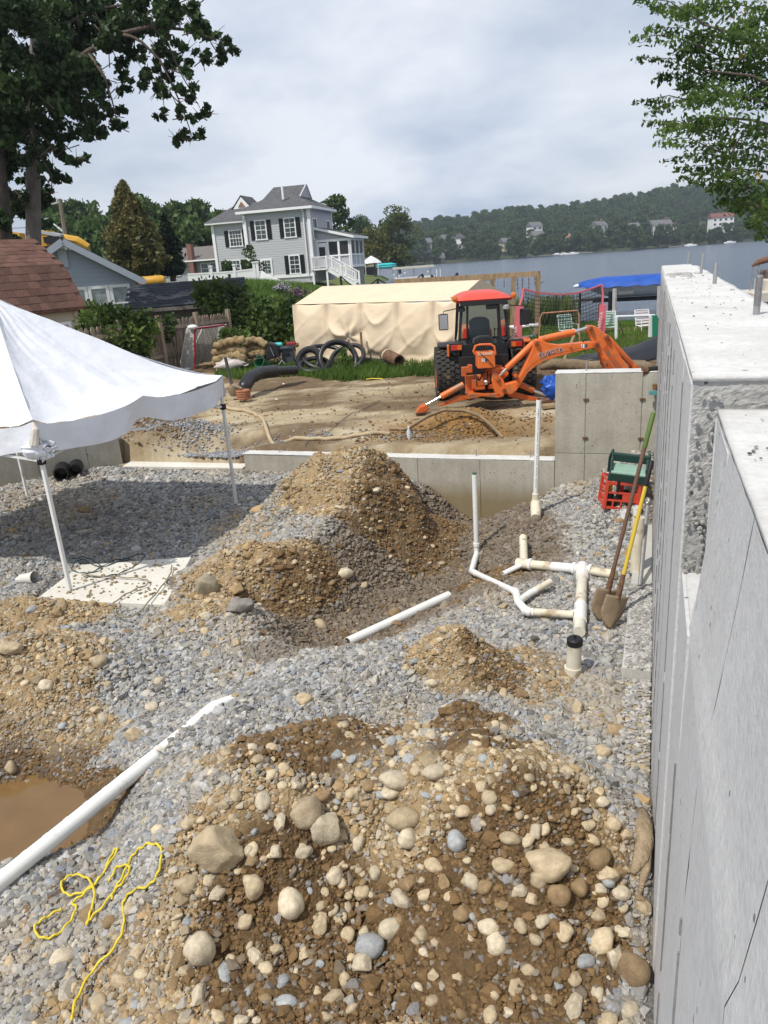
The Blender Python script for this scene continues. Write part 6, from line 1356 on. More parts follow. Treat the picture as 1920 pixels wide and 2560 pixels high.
# red crate with bottles, green stool on top
cp = pit_hit(1550, 1283); CZ = cp.z+.02
crm = Matrix.Translation(Vector((cp.x+.03, cp.y+.20, CZ))) @ Matrix.Rotation(ANG_U-rad(90)+rad(12), 4, 'Z') @ Matrix.Rotation(rad(7), 4, 'Y')
crate = root('milk_crate', (0, 0, 0), 'red plastic bottle crate on the gravel by the cross wall', 'crate', mat4=crm); REDP = M('red plastic', (.55, .060, .030), .4, .1, 5, spec=.45)
CW, CD, CHt = .36, .34, .33
b = MB(); b.box((0, 0, .015), (CW, CD, .02)); b.build('base', REDP, crate, local=True)
for (x, y) in ((-1, -1), (1, -1), (-1, 1), (1, 1)): MB().box((x*CW/2, y*CD/2, CHt/2), (.035, .035, CHt)).build('corner_post', REDP, crate, local=True, bevel=.004)
for s in (-1, 1):
    for (z, h) in ((.02, .03), (.11, .022), (.20, .022), (.315, .03)):
        MB().box((0, s*CD/2, z), (CW, .016, h)).build('slat', REDP, crate, local=True); MB().box((s*CW/2, 0, z), (.016, CD, h)).build('slat', REDP, crate, local=True)
    for x in (-.09, .0, .09): MB().box((x, s*CD/2, .06), (.018, .014, .10)).build('slat', REDP, crate, local=True)
    MB().box((.09, s*CD/2, .155), (.17, .012, .085)).build('side_panel', REDP, crate, local=True)
for (x, y, col, lab) in ((-.10, -.08, (.60, .40, .04), 'dark bottle with a yellow top in the red crate'), (.03, -.06, (.45, .04, .03), 'dark bottle with a red top in the red crate'), (.10, .06, (.7, .7, .68), 'white topped bottle at the back of the red crate')):
    p = crm @ Vector((x, y, .03)); bt = root('bottle', p, lab, 'bottle'); MB().lathe([(.001, 0), (.042, 0), (.042, .12), (.02, .16), (.018, .2)], 12, p).build('body', M('dark bottle glass', (.02, .02, .02), .2), bt, smooth='auto'); MB().lathe([(.024, .16), (.026, .23), (.001, .235)], 12, p).build('top', M('bottle top %d' % int(x*100), col, .5), bt, smooth='auto')
stm = crm @ Matrix.Translation((.06, -.02, CHt+.03)) @ Matrix.Rotation(rad(-8), 4, 'Z') @ Matrix.Rotation(rad(14), 4, 'X')
st = root('garden_kneeler', (0, 0, 0), 'dark green folding garden seat with pale green cushion on the red crate', 'seat', mat4=stm); DG = M('dark green frame', (.018, .05, .042), .5); PG = M('pale green pad', (.24, .38, .31), .8, .12, 9)
b = MB()
for s in (-1, 1): b.tube([(s*.21, -.16, -.20), (s*.21, -.14, .05), (s*.20, -.10, .12), (s*.19, .10, .16), (s*.20, .15, .24), (s*.22, .17, .14), (s*.21, .16, -.05)], .016, 8)
b.build('frame', DG, st, smooth='auto', local=True); MB().box((0, 0, .08), (.36, .24, .045)).build('cushion', PG, st, local=True, bevel=.015); MB().box((0, -.14, .06), (.42, .06, .10)).build('front_panel', DG, st, local=True, bevel=.012); MB().box((0, .13, .17), (.40, .05, .10)).build('back_panel', DG, st, local=True, bevel=.012); MB().tube([(-.20, -.145, .115), (.20, -.145, .115)], .02, 8).build('edge_roll', PG, st, local=True)
b = MB(); b.tube([(-.10, -.17, .02), (-.09, -.20, -.20), (-.11, -.21, -.36)], .018, 6); b.build('strap', BLK, st, local=True)
for (px, py, lab, rr_) in ((1562, 1300, 'small white tub in front of the red crate', .055), (1592, 1292, 'small white tub beside the shovel shaft', .05)):
    p = pit_hit(px, py); t = root('plastic_tub', p, lab, 'tub'); MB().lathe([(.001, .004), (rr_*.85, .004), (rr_, .11), (rr_*.93, .11), (rr_*.80, .012), (.001, .012)], 16, p).build('body', WHITE, t, smooth='auto'); MB().lathe([(rr_*1.05, .098), (rr_*1.06, .114), (rr_*.95, .114)], 16, p).build('rim', WHITE, t, smooth='auto')
a, c = pit_hit(1512, 1306, .02), pit_hit(1562, 1312, .02); tag(MB().tube([a, a.lerp(c, .3), a.lerp(c, .32), c], [.010, .010, .018, .020], 8).build('hand_tool', RUST, None), 'dark hand tool lying on gravel before the red crate', 'tool')
# ================================================================== CORDS, HOSES AND SMALL THINGS
def cord(name, px, r, mat, label, cat='cord', lift=.012, hit=pit_hit, steps=10, lifts=None, sag=0.0):
    P = [hit(x, y) for x, y in px]; pts = []
    for i in range(len(P)-1):
        p0, p1, p2, p3 = P[max(0, i-1)], P[i], P[i+1], P[min(len(P)-1, i+2)]
        for k in range(steps):
            t = k/steps; q = .5*((2*p1)+(p2-p0)*t+(2*p0-5*p1+4*p2-p3)*t*t+(-p0+3*p1-3*p2+p3)*t**3)
            z = float(pit_h(q.x, q.y)) if hit is pit_hit else float(yard_h(q.x, q.y)) if name in ('hose', 'thin_wire') else q.z; pts.append(Vector((q.x, q.y, z+lift+.006*math.sin(len(pts)*.9))))
    pts.append(P[-1]+Vector((0, 0, lift))); rt = root(name, pts[0], label, cat); MB().tube(pts, r, 7).build('line', mat, rt, smooth=True); return rt
YELC = M('yellow cord', (.66, .52, .045), .5, .08, 20)
cord('rope', [(185, 2570), (195, 2520), (240, 2440), (300, 2370), (315, 2320), (312, 2280), (330, 2250), (375, 2235), (400, 2200), (408, 2150), (395, 2130), (360, 2135), (335, 2160), (310, 2210), (280, 2260), (235, 2310), (222, 2330), (230, 2300), (240, 2250), (225, 2215), (190, 2205), (160, 2220), (162, 2245), (185, 2255), (230, 2235), (262, 2200), (298, 2140), (285, 2150), (255, 2210), (215, 2250), (185, 2275), (195, 2285), (180, 2320), (140, 2360), (105, 2360), (92, 2335), (120, 2310), (158, 2288)], .0062, YELC, 'tangled yellow cord running off the bottom edge at left', lift=.045)
cord('rope', [(278, 2225), (300, 2190), (330, 2190), (318, 2220), (290, 2250), (285, 2270)], .0062, YELC, 'small loose loop of yellow cord inside the tangle', lift=.055)
GC = M('dark green cord', (.045, .075, .075), .6)
def gnd(x, y): return at(x, y, .085)
cord('extension_cord', [(180, 1400), (210, 1395), (240, 1408), (255, 1425), (225, 1435), (190, 1432), (180, 1420), (205, 1400), (250, 1420), (300, 1405), (345, 1388), (362, 1392), (340, 1415), (300, 1435), (250, 1445), (215, 1440), (240, 1428), (290, 1402), (330, 1400)], .007, GC, 'dark cord coiled on the gravel behind the front canopy leg', hit=lambda x, y: at(x, y, .06))
cord('extension_cord', [(205, 1440), (300, 1445), (360, 1450), (370, 1462), (330, 1480), (285, 1510), (285, 1535), (310, 1545), (345, 1535), (395, 1480), (425, 1440), (430, 1415)], .007, M('tan cord', (.25, .21, .14), .6), 'thin tan cord looped across the white pad', hit=lambda x, y: at(x, y, .085))
cord('extension_cord', [(430, 1415), (440, 1400), (445, 1375), (470, 1345), (520, 1325), (575, 1305), (600, 1275), (605, 1262), (590, 1255)], .007, GC, 'dark cord trailing along the canopy shadow edge')
cord('extension_cord', [(590, 1250), (620, 1235), (690, 1232), (730, 1215), (690, 1200), (640, 1202)], .007, GC, 'dark cord near the right canopy leg')
yh = lambda x, y: (lambda p: Vector((p.x, p.y, float(yard_h(p.x, p.y)))))(at(x, y, .42))
cord('thin_wire', [(705, 1165), (740, 1130), (780, 1095), (830, 1075), (870, 1040), (905, 1025), (950, 1005)], .006, M('grey wire', (.12, .13, .13), .6), 'thin dark wire from the low block across the yard', hit=yh, lift=.02)
TANH = M('tan hose', (.42, .33, .21), .7, .12, 6)
cord('hose', [(530, 1015), (575, 1020), (620, 1028), (655, 1048), (668, 1075), (700, 1090), (760, 1098), (830, 1096), (900, 1092), (975, 1085)], .035, TANH, 'thick tan hose snaking over the yard from the canopy leg', 'hose', .03, yh)
H3 = [aty(975, 1087, 12.2), aty(1020, 1070, 12.0), aty(1070, 1040, 12.1), aty(1110, 1025, 12.2), aty(1160, 1026, 12.2), aty(1200, 1040, 12.1), aty(1230, 1065, 11.9), aty(1255, 1092, 11.7), aty(1290, 1112, 11.5), aty(1335, 1112, 11.4)]
pts = []
for i in range(len(H3)-1):
    for k in range(6):
        q = H3[i].lerp(H3[i+1], k/6); q.z = max(q.z, float(yard_h(q.x, q.y))+.03); pts.append(q)
hr_ = root('hose', pts[0], 'dirty brown hose arching over the orange earth mound', 'hose'); MB().tube(pts, .03, 8).build('line', M('dirty hose', (.24, .17, .10), .8, .25, 8), hr_, smooth=True)
p = yh(1023, 1098); bt = root('water_bottle', p, 'clear water bottle with a white cap at the yard edge', 'bottle'); MB().lathe([(.001, 0), (.034, 0), (.034, .12), (.014, .17), (.014, .18)], 12, p).build('body', M('clear plastic', (.55, .58, .60), .1, spec=.6), bt, smooth='auto'); MB().lathe([(.016, .175), (.016, .20), (.001, .2)], 10, p).build('cap', WHITE, bt); MB().lathe([(.035, .05), (.035, .10)], 12, p).build('label', M('pale label', (.6, .62, .68), .5), bt)
p = yh(1352, 1130); tag(MB().lathe([(.001, 0), (.036, 0), (.036, .11), (.001, .112)], 12, p).build('drink_can', M('pink can', (.62, .30, .26), .5), None, smooth='auto'), 'pinkish can standing behind the tall vent pipe', 'can')
p = at(52, 1447, .05); cupr = root('paper_cup', p, 'crushed white paper cup on the gravel by the front canopy leg', 'cup'); MB().lathe([(.05, 0), (.058, .10), (.075, .2), (.07, .2), (.045, .01)], 12, p, Matrix.Rotation(rad(82), 3, 'Y') @ Matrix.Rotation(.3, 3, 'X')).build('body', M('off white card', (.62, .60, .55), .7), cupr, smooth='auto'); MB().ball(p+Vector((.02, -.02, .0)), .06, 8, 5, (1.3, .8, .7)).build('lid', M('off white card', (.62, .60, .55), .7), cupr)
p = at(212, 1328, .02); tag(MB().ball(p, .07, 10, 5, (1.4, .7, .3)).build('litter', M('tan paper', (.5, .42, .32), .8), None), 'flat scrap of pale litter in the canopy shade', 'litter')
p = at(1375, 963, .3) if False else aty(1383, 968, 11.9); bg_ = root('blue_tarp', p, 'crumpled blue tarp bundle behind the tall cross wall', 'tarp'); bb = MB(); bb.grid(lambda s, t: p+Vector((.19*math.sin(t*3.1416)*math.cos(s*6.283)*(1+.6*float(fbm(s*14+2, t*9, 1, 3, 2))), .15*math.sin(t*3.1416)*math.sin(s*6.283), .17*math.cos(t*3.1416)*(1+.5*float(fbm(s*11, t*9, 1, 2, 6))))), 40, 22); bb.build('bundle', M('blue tarp', (.012, .085, .42), .4, .2, 5, spec=.5), bg_, smooth='auto')
# weathered root against the wall
WD = M('driftwood', (.33, .25, .16), .9, .3, 6, bump=.8, bscale=20, stretch=(3, 3, .5)); q = [pit_hit(1603, 2045, .03), pit_hit(1606, 2090, .05), pit_hit(1610, 2130, .05), pit_hit(1600, 2170, .05), pit_hit(1580, 2200, .03)]
rt = root('dead_root', q[0], 'weathered forked root lying along the long wall', 'root'); MB().tube(q, [.03, .045, .042, .035, .012], 9).build('stem', WD, rt, smooth=True); MB().tube([q[2], pit_hit(1612, 2190, .04), pit_hit(1600, 2240, .02)], [.035, .024, .008], 8).build('fork', WD, rt, smooth=True)
# ================================================================== CANOPY
CANV = M('white canopy cloth', (.70, .715, .755), .7, .05, 3, bump=.7, bscale=7); LEGM = M('white enamelled steel', (.70, .70, .68), .4, .05, 4, stain=((.45, .40, .33), 5, .62)); 
Q = [Vector((-3.32, 7.12, 0)), Vector((-2.05, 9.88, 0)), Vector((-5.46, 11.0, 0)), Vector((-6.73, 8.25, 0))]
cen = (Q[0]+Q[1]+Q[2]+Q[3])/4
cano = root('canopy', cen, 'white pop up canopy on thin white legs over the gravel', 'canopy')
EZ_ = [1.83, 1.76, 1.80, 1.85]; PZ = 3.02
b = MB()
NS, NT = 40, 30
for k in range(4):
    A_, B_ = Q[k], Q[(k+1) % 4]; za_, zb_ = EZ_[k], EZ_[(k+1) % 4]
    def fn(s, t, A_=A_, B_=B_, za_=za_, zb_=zb_, k=k):
        e = A_.lerp(B_, s); ze = za_+(zb_-za_)*s - .055*abs(math.sin(2*math.pi*s))*1.0 + .03*math.exp(-((s-.5)/.06)**2)
        out = (e-cen); q = cen+out*t*1.02; z = ze+(PZ-ze)*(1-t)**1.28
        hip = min(s, 1-s); z += .035*t*math.exp(-(hip/.03)**2) - .05*math.sin(math.pi*s)*math.sin(math.pi*min(1, t*1.05))
        z += .034*float(fbm(s*5+k*7, t*4, 1.0, 3, 11+k)) + .03*(1-abs(math.sin(9*math.atan2(1-t, s-.5))))**3*math.exp(-math.hypot(s-.5, 1-t)/.28)*min(1, (1-t)*8) + .016*float(fbm(s*16+k, t*5, 1, 3, 31+k))*t
        cr = math.exp(-((s-.62)/.14)**2-((t-.72)/.14)**2); z += .05*cr*float(fbm(s*40, t*22, 1, 3, 77)) + .016*(1-abs(2*float(vnoise(s*7+k*3, t*2.2+s*3, 9))-1))**5 - .012*(1-abs(2*float(vnoise(s*11+k, t*3-s*4, 19))-1))**6
        return Vector((q.x, q.y, z))
    b.grid(fn, NS, NT)
b.build('roof', CANV, cano, smooth=True)
for k in range(4):
    A_, B_ = Q[k], Q[(k+1) % 4]; za_, zb_ = EZ_[k], EZ_[(k+1) % 4]; b = MB(); nrm_ = ((A_+B_)/2-cen).normalized()
    def fv(s, t, A_=A_, B_=B_, za_=za_, zb_=zb_, k=k, nrm_=nrm_):
        e = A_.lerp(B_, s); ze = za_+(zb_-za_)*s - .055*abs(math.sin(2*math.pi*s)) + .03*math.exp(-((s-.5)/.06)**2)+.035*math.exp(-(min(s, 1-s)/.03)**2)
        q = cen+(e-cen)*1.02; d = .25+.05*math.sin(2*math.pi*s)**2+.012*math.sin(s*23+k)
        fold = .045*math.sin(2*math.pi*s)**2*t*(1-.4*t) + .018*math.sin(s*37+k)*t + .018*float(fbm(s*13, t*2, 1, 2, k))*t - .05*t*math.exp(-((s-.5)/.10)**2)
        return Vector((q.x, q.y, ze-d*t))+nrm_*fold
    b.grid(fv, 70, 10).build('valance', CANV, cano, smooth=True)
for k in range(4):
    MB().tube([cen+(Q[k]-cen)*1.02*t+Vector((0, 0, EZ_[k]+(PZ-EZ_[k])*(1-t)**1.28+.035*t+.004)) for t in np.linspace(.02, 1, 24)], .007, 5).build('seam', M('grey seam tape', (.45, .47, .52), .7), cano)
b = MB(); kq = Q[0]+(Q[0]-cen).normalized()*.06+Vector((0, 0, 1.60)); b.grid(lambda s, t: kq+Vector((.14*math.cos(s*6.28)*math.sin(t*3.14)*(1+.9*float(fbm(s*16+1, t*6, 1, 3, 3))), .05*math.sin(s*6.28)*math.sin(t*3.14)*(1+float(fbm(s*9, t*9, 1, 2, 1))), .085*math.cos(t*3.14)*(1+.8*float(fbm(s*12, t*7, 1, 2, 9))))), 40, 22); b.build('gathered_corner', CANV, cano, smooth=True)
MB().tube([kq+Vector((-.02, -.05, .05)), kq+Vector((.02, -.03, .2)), kq+Vector((.0, .0, .26))], [.05, .035, .01], 8).build('cloth_tail', M('grubby cloth', (.55, .50, .44), .9, .2, 9), cano)
for k in range(4):
    p = Q[k]; ht = EZ_[k]-.03; MB().box((p.x, p.y, ht/2), (.036, .036, ht), rz=rad(-25)).build('leg', LEGM, cano, bevel=.003); MB().box((p.x, p.y, EZ_[k]-.36), (.062, .062, .075), rz=rad(-25)).build('slider', BLK, cano, bevel=.006); MB().box((p.x, p.y, .008), (.09, .09, .014), rz=rad(-25)).build('foot_plate', LEGM, cano)
    p2 = Q[(k+1) % 4]; mid = (p+p2)/2; z1, z2, zt = EZ_[k]-.36, EZ_[(k+1) % 4]-.36, min(EZ_)-.02
    hz_ = z1-.02
    q1 = p.lerp(p2, .25); q3 = p.lerp(p2, .75)
    for (a, za, c, zc) in ((p, z1, mid, zt-.03), (p, zt-.05, q1.lerp(mid, .0), z1+.10), (q1, z1+.10, mid, z1-.02), (p2, z2, mid, zt-.05), (p2, zt-.07, q3, z2+.10), (q3, z2+.10, mid, z1-.04)):
        MB().beam((a.x, a.y, za), (c.x, c.y, zc), .014, .028).build('truss_bar', LEGM, cano)
MB().tube([(cen.x, cen.y, 1.9), (cen.x, cen.y, PZ-.03)], .02, 8).build('centre_pole', LEGM, cano)
for k in range(4): MB().beam(Q[k]+Vector((0, 0, EZ_[k]-.36)), (cen.x, cen.y, 2.0), .014, .028).build('roof_bar', LEGM, cano)

# ================================================================== TAN SHELTER
TARP = M('tan tarp', (.68, .555, .40), .65, .05, 2, bump=.25, bscale=6)
S0 = at(752, 907, .5); S1 = at(1085, 908, .5); sd_ = (S1-S0); sd_.z = 0; SLn = 4.95; sdir = sd_.normalized(); sn = Vector((-sdir.y, sdir.x, 0))
S0 = Vector((S0.x, S0.y, 0)); eave0 = aty(752, 760, S0.y).z; 
shel = root('shelter', S0+sdir*3.4+Vector((0, 0, .5)), 'tan tarp covered gable shelter draped in loose folds', 'shelter')
eave1 = eave0-.06; RH = .40; DP = 3.0
poles = [0, .21, .43, .65, .86, 1.0]; peg = [.43]
def wallfn(s, t):
    ez = eave0+(eave1-eave0)*s; z = .38+(ez-.38)*(1-t)
    k = max(i for i in range(len(poles)) if poles[i] <= s+1e-9); k = min(k, len(poles)-2); f_ = (s-poles[k])/(poles[k+1]-poles[k])
    sag = math.sin(math.pi*f_); swag = .21*sag*math.sin(math.pi*min(1, t*1.25))**.8
    ridge = .10*math.exp(-(min(f_, 1-f_)/.07)**2)*(1-t)
    cz = (s-.36)*SLn; vz = (t-.52)*1.4; rr_ = math.hypot(cz, vz); pinch = -.09*math.exp(-(rr_/.35)**2)+.03*math.sin(6*math.atan2(vz, cz))*math.exp(-(rr_/1.1)**2)
    arc = .085*(.5+.9*((k*37 % 10)/10))*((1-abs(math.sin((t-(.16+.09*(k*53 % 4))*sag)*(5+1.3*(k % 3))+k*1.7)))**2.2)*sag*math.exp(-((t-.4)/.35)**2) + .05*(1-abs(math.sin((s*5+t*2.3+k)*3.1)))**4*t
    return S0+sdir*SLn*s - sn*(.03+.16*t+swag*.7+ridge+pinch+arc+.02*float(fbm(s*10, t*5, 1, 3, 4))) + Vector((0, 0, z-(.03*sag if t == 0 else 0)+.03*math.sin(s*19)*t))
b = MB(); b.grid(wallfn, 150, 46); b.build('side_wall', TARP, shel, smooth=True)
def rooffn(s, t):
    k = max(i for i in range(len(poles)) if poles[i] <= s+1e-9); k = min(k, len(poles)-2); f_ = (s-poles[k])/(poles[k+1]-poles[k])
    ez = eave0+(eave1-eave0)*s; z = ez+RH*(1-abs(2*t-1)) -.02*math.sin(math.pi*f_)*math.sin(math.pi*min(1, 2*t if t < .5 else 2-2*t))
    return S0+sdir*(SLn*s+.05*0)+sn*(DP*t-.03)+Vector((0, 0, z))
b = MB(); b.grid(rooffn, 70, 16); b.build('roof', TARP, shel, smooth=True)
for s in (0, 1):
    b = MB(); b.prism([S0+sdir*SLn*s+Vector((0, 0, .4)), S0+sdir*SLn*s+sn*DP+Vector((0, 0, .4)), S0+sdir*SLn*s+sn*DP+Vector((0, 0, eave0-.03)), S0+sdir*SLn*s+sn*DP*.5+Vector((0, 0, eave0+RH-.04)), S0+sdir*SLn*s+Vector((0, 0, eave0-.03))], (0, 0, 0), sdir*(.01 if s == 0 else -.01)); b.build('end_wall', TARP, shel)
b = MB(); [b.tube([S0+sdir*SLn*s+sn*.08+Vector((0, 0, .3)), S0+sdir*SLn*s+sn*.08+Vector((0, 0, eave0-.06))], .025, 8) for s in poles]; b.build('frame_pole', ROD, shel)
b = MB(); b.grid(lambda s, t: S0+sdir*(SLn*(.25+.72*s))-sn*(.15+.5*t+.1*float(fbm(s*8, t*3, 1, 2, 3)))+Vector((0, 0, .55-.06*t+.05*abs(float(fbm(s*14, t*3, 1, 3, 6))))), 60, 8); b.build('ground_flap', TARP, shel, smooth=True)
# stake and dark net rail on the bank behind it
p = aty(908, 912, 20.0); tag(MB().box(p+Vector((0, 0, .38)), (.05, .05, .95), rz=.3).build('wooden_stake', M('stake wood', (.26, .16, .09), .9, .2, 5), None), 'brown wooden stake standing before the tan shelter', 'stake')
nf = root('rope_fence', aty(890, 715, 34), 'dark netting slung on short posts behind the shelter ridge', 'fence'); NET = M('dark net', (.025, .025, .03), .7)
pp = [(846, 692, 33), (890, 680, 34), (942, 674, 35)]; pr_ = None
pst = [aty(855, 715, 34), aty(944, 712, 34.5), aty(1056, 702, 35), aty(1080, 698, 35.2), aty(1144, 692, 35.5)]
tops = [aty(851, 690, 34), aty(944, 697, 34.5), aty(1056, 685, 35), aty(1079, 687, 35.2), aty(1143, 682, 35.5)]
for a, c in zip(pst, tops): MB().tube([a-Vector((0, 0, .7)), c], .05, 6).build('post', NET, nf)
for i in range(4):
    a, c = tops[i], tops[i+1]; MB().tube([a.lerp(c, k/8)-Vector((0, 0, .45*math.sin(math.pi*k/8))) for k in range(9)], .03, 5).build('rope', NET, nf)

# ================================================================== TIMBER FRAME WITH HANGING CHAINS
TIM = M('weathered timber', (.30, .215, .13), .9, .3, 4, bump=.5, bscale=20, stretch=(3, 3, .6)); YF = 24.5
tf = root('swing_frame', aty(1330, 830, YF), 'tall weathered timber swing frame with chains hanging from its beam', 'frame')
MB().beam(aty(986, 704, YF+3), aty(1348, 684, YF), .14, .16).build('beam', TIM, tf); MB().beam(aty(990, 712, YF+3.6), aty(1240, 695, YF+2.6), .12, .14).build('beam', TIM, tf)
for (x0, y0, x1, y1, Y) in ((1346, 686, 1340, 845, YF), (1284, 690, 1279, 800, YF), (1231, 698, 1232, 800, YF+2.6), (1088, 700, 1090, 760, YF+3)):
    a = aty(x0, y0, Y); c = aty(x1, y1, Y); MB().beam(a, (c.x, c.y, min(c.z, .3)), .13, .13, up=(0, 1, 0)).build('post', TIM, tf)
for (x, y0, ln) in ((1294, 692, .42), (1306, 692, .40), (1322, 690, .46), (1337, 688, .3), (1260, 697, .25), (1212, 698, .2)):
    a = aty(x, y0, YF); b = MB()
    for i in range(int(ln/.06)): b.box(a-Vector((0, 0, .05+.06*i)), (.03 if i % 2 else .012, .012 if i % 2 else .03, .055))
    b.build('chain', RUST, tf)
MB().tube([aty(1346, 705, YF), aty(1354, 708, YF), aty(1358, 703, YF)], .012, 5).build('hook', RUST, tf)
# ================================================================== SPORT NET, CHAIRS, GOALS BY THE LAKE
PINK = M('pink red net tape', (.74, .17, .20), .6, .06, 4); YN = 24.0
vn = root('volleyball_net', aty(1400, 800, YN), 'pink and black volleyball net on pink padded poles', 'net')
def np_(x, y, Y=YN): return aty(x, y, Y)
tp = [(1309, 722, 22.0), (1340, 731, 22.2), (1380, 735, 22.5), (1410, 736, 22.7), (1445, 732, 23), (1475, 723, 23.3), (1504, 712, 23.6)]
TP = [aty(*q) for q in tp]
for i in range(6): MB().beam(TP[i], TP[i+1]+(TP[i+1]-TP[i])*.02, .03, .045).build('top_tape', PINK, vn)
b = MB(); rows = 9
def topz(s): k = min(5, int(s*6)); return TP[k].lerp(TP[k+1], s*6-k)
for i in range(49):
    q = topz(i/48); b.beam(q, q-Vector((0, 0, 1.0)), .012, .012, up=(0, 1, 0))
for j in range(1, rows+1):
    for i in range(12): b.beam(topz(i/12)-Vector((0, 0, j*1.0/rows)), topz((i+1)/12)-Vector((0, 0, j*1.0/rows)), .012, .012)
b.build('mesh', NET, vn)
for (q0, q1, q2, Y) in (((1309, 722), (1299, 765), (1290, 845), 22.0), ((1504, 712), (1506, 762), (1502, 824), 23.6)):
    a, m_, c = aty(*q0, Y), aty(*q1, Y), aty(*q2, Y); c.z = .35; MB().tube([a, a.lerp(m_, .5)+Vector((.03, 0, 0)), m_], .035, 8).build('pole', PINK, vn); MB().beam(m_, c, .22, .12, up=(0, 1, 0)).build('pole_pad', PINK, vn)
for (px, py) in ((1505, 800), (1291, 838)):
    q = aty(px, py, 21.8 if px < 1400 else 23.45); fc = bpy.data.curves.new('pad_lettering', 'FONT'); fc.body = 'WMVA'; fc.size = .16; fc.extrude = .002; fc.align_x = 'CENTER'; fc.materials.append(WHITE); fo_ = bpy.data.objects.new('pad_lettering', fc); COL.objects.link(fo_); fo_.parent = vn; fo_.location = q-vn.location; fo_.rotation_euler = (rad(90), rad(-82), 0); as_mesh(fo_)
LAWNC = M('white chair tube', (.72, .75, .76), .5); WEB = M('pale green webbing', (.42, .58, .50), .7); WEBP = M('pink white webbing', (.74, .66, .68), .7)
def lawn_chair(px, py, Y, label, web, rz):
    p = at(px, py, .35); r = root('lawn_chair', (p.x, p.y, .33), label, 'chair', rz=rz); r.scale = (.82, .82, .82)
    b = MB()
    for s in (-.28, .28): b.tube([(s, .3, .95), (s, .12, .42), (s, -.35, .38), (s, -.38, .02)], .018, 6); b.tube([(s, .3, .02), (s, .1, .42)], .018, 6); b.tube([(s, .18, .62), (s, -.32, .62), (s, -.36, .38)], .018, 6)
    b.tube([(-.28, .3, .95), (.28, .3, .95)], .018, 6); b.build('frame', LAWNC, r, local=True)
    for i in range(5): MB().beam((-.28, .13+.035*i, .5+.095*i), (.28, .13+.035*i, .5+.095*i), .012, .07).build('back_strap', web, r, local=True)
    for i in range(5): MB().box((0, .05-.095*i, .41), (.56, .07, .01)).build('seat_strap', web, r, local=True)
    return r
lawn_chair(1418, 850, 0, 'green webbed lawn chair facing the lake, left of the pink pole', WEB, .2); lawn_chair(1518, 842, 0, 'green webbed lawn chair right beside the pink pole', WEB, -.3); lawn_chair(1610, 838, 0, 'white and pink lawn chair near the green board', WEBP, .1)
b = MB(); bp_ = [at(1400, 838, .1), at(1640, 820, .1)]; tag(MB().beam(bp_[0]+Vector((0, .6, 0)), bp_[1]+Vector((0, .6, 0)), .35, .3).build('sea_wall', M('pale stone cap', (.55, .54, .5), .9, .15, 3), None), 'pale low stone edging between lawn and lake', 'edging')
wg = root('goal_frame', aty(1540, 860, 22), 'white pipe goal frame standing on the lawn', 'goal'); a, c, d = aty(1540, 858, 22), aty(1541, 792, 22), aty(1636, 789, 22.6); a.z = .4
MB().tube([a, c], .045, 8).build('post', LAWNC, wg); MB().tube([c, d], .04, 8).build('crossbar', LAWNC, wg); MB().tube([c, aty(1560, 835, 23.4)], .02, 6).build('stay', STEEL, wg); MB().tube([d, aty(1612, 835, 23.6)], .02, 6).build('stay', STEEL, wg); MB().tube([d, Vector((d.x, d.y, .4))], .045, 8).build('post', LAWNC, wg)
rgf = root('goal_frame', aty(1380, 850, 20.5), 'rusty tube goal frame seen through the volleyball net', 'goal'); RT = M('rusty orange tube', (.42, .20, .12), .7, .2, 8); a, c, d, e_ = aty(1346, 845, 20.5), aty(1350, 784, 20.5), aty(1448, 776, 20.8), aty(1450, 850, 20.8); MB().tube([Vector((a.x, a.y, .45)), c-Vector((0, 0, .12)), c+Vector((.06, 0, 0)), d-Vector((.06, 0, 0)), d-Vector((0, 0, .1)), Vector((e_.x, e_.y, .45))], .022, 8).build('tube', RT, rgf); b = MB()
for i in range(14): q = c.lerp(d, i/13); b.beam(q-Vector((0, 0, .03)), (q.x, q.y+.5, .5), .006, .006, up=(0, 1, 0))
for j in range(6): b.beam(c.lerp(Vector((c.x, c.y+.5, .5)), j/6), d.lerp(Vector((d.x, d.y+.5, .5)), j/6), .006, .006)
b.build('netting', NET, rgf)
gbd = root('green_board', aty(1630, 850, 20), 'green and white board on a wooden post beside the long wall', 'board'); MB().beam(aty(1636, 788, 20), aty(1636, 845, 20), .12, .14, up=(0, 1, 0)).build('green_face', M('green board', (.02, .20, .12), .5), gbd); MB().beam(aty(1629, 790, 20.05), aty(1627, 842, 20.05), .12, .08, up=(0, 1, 0)).build('white_face', WHITE, gbd); q = aty(1636, 845, 20); MB().beam(q, (q.x, q.y, .3), .14, .14, up=(0, 1, 0)).build('post', GW, gbd)
pt_ = root('picnic_table', aty(1312, 850, 23.5), 'small white folding table on the lawn behind the tractor', 'table'); q = aty(1312, 815, 23.5); MB().beam(q-Vector((.45, 0, 0)), q+Vector((.45, 0, .02)), .5, .04).build('top', WHITE, pt_); b = MB(); [b.tube([q+Vector((s*.1, 0, 0)), Vector((q.x+s*.45, q.y, .4))], .02, 6) for s in (-1, 1)]; b.build('leg', WHITE, pt_); MB().beam(q+Vector((-.4, 0, -.35)), q+Vector((.3, .1, -.32)), .3, .03).build('bench', WHITE, pt_)
# reeds at the water
grass('reeds', [(4.6, 7.5, 27.4, 31.5, 2600)], 0, .95, 'tall green and yellow reeds at the lake edge', foliage('reed leaves', (.10, .16, .04), (.30, .29, .11), .4), 41, lambda x, y: np.maximum(land(x, y), -.45), lean=.16)
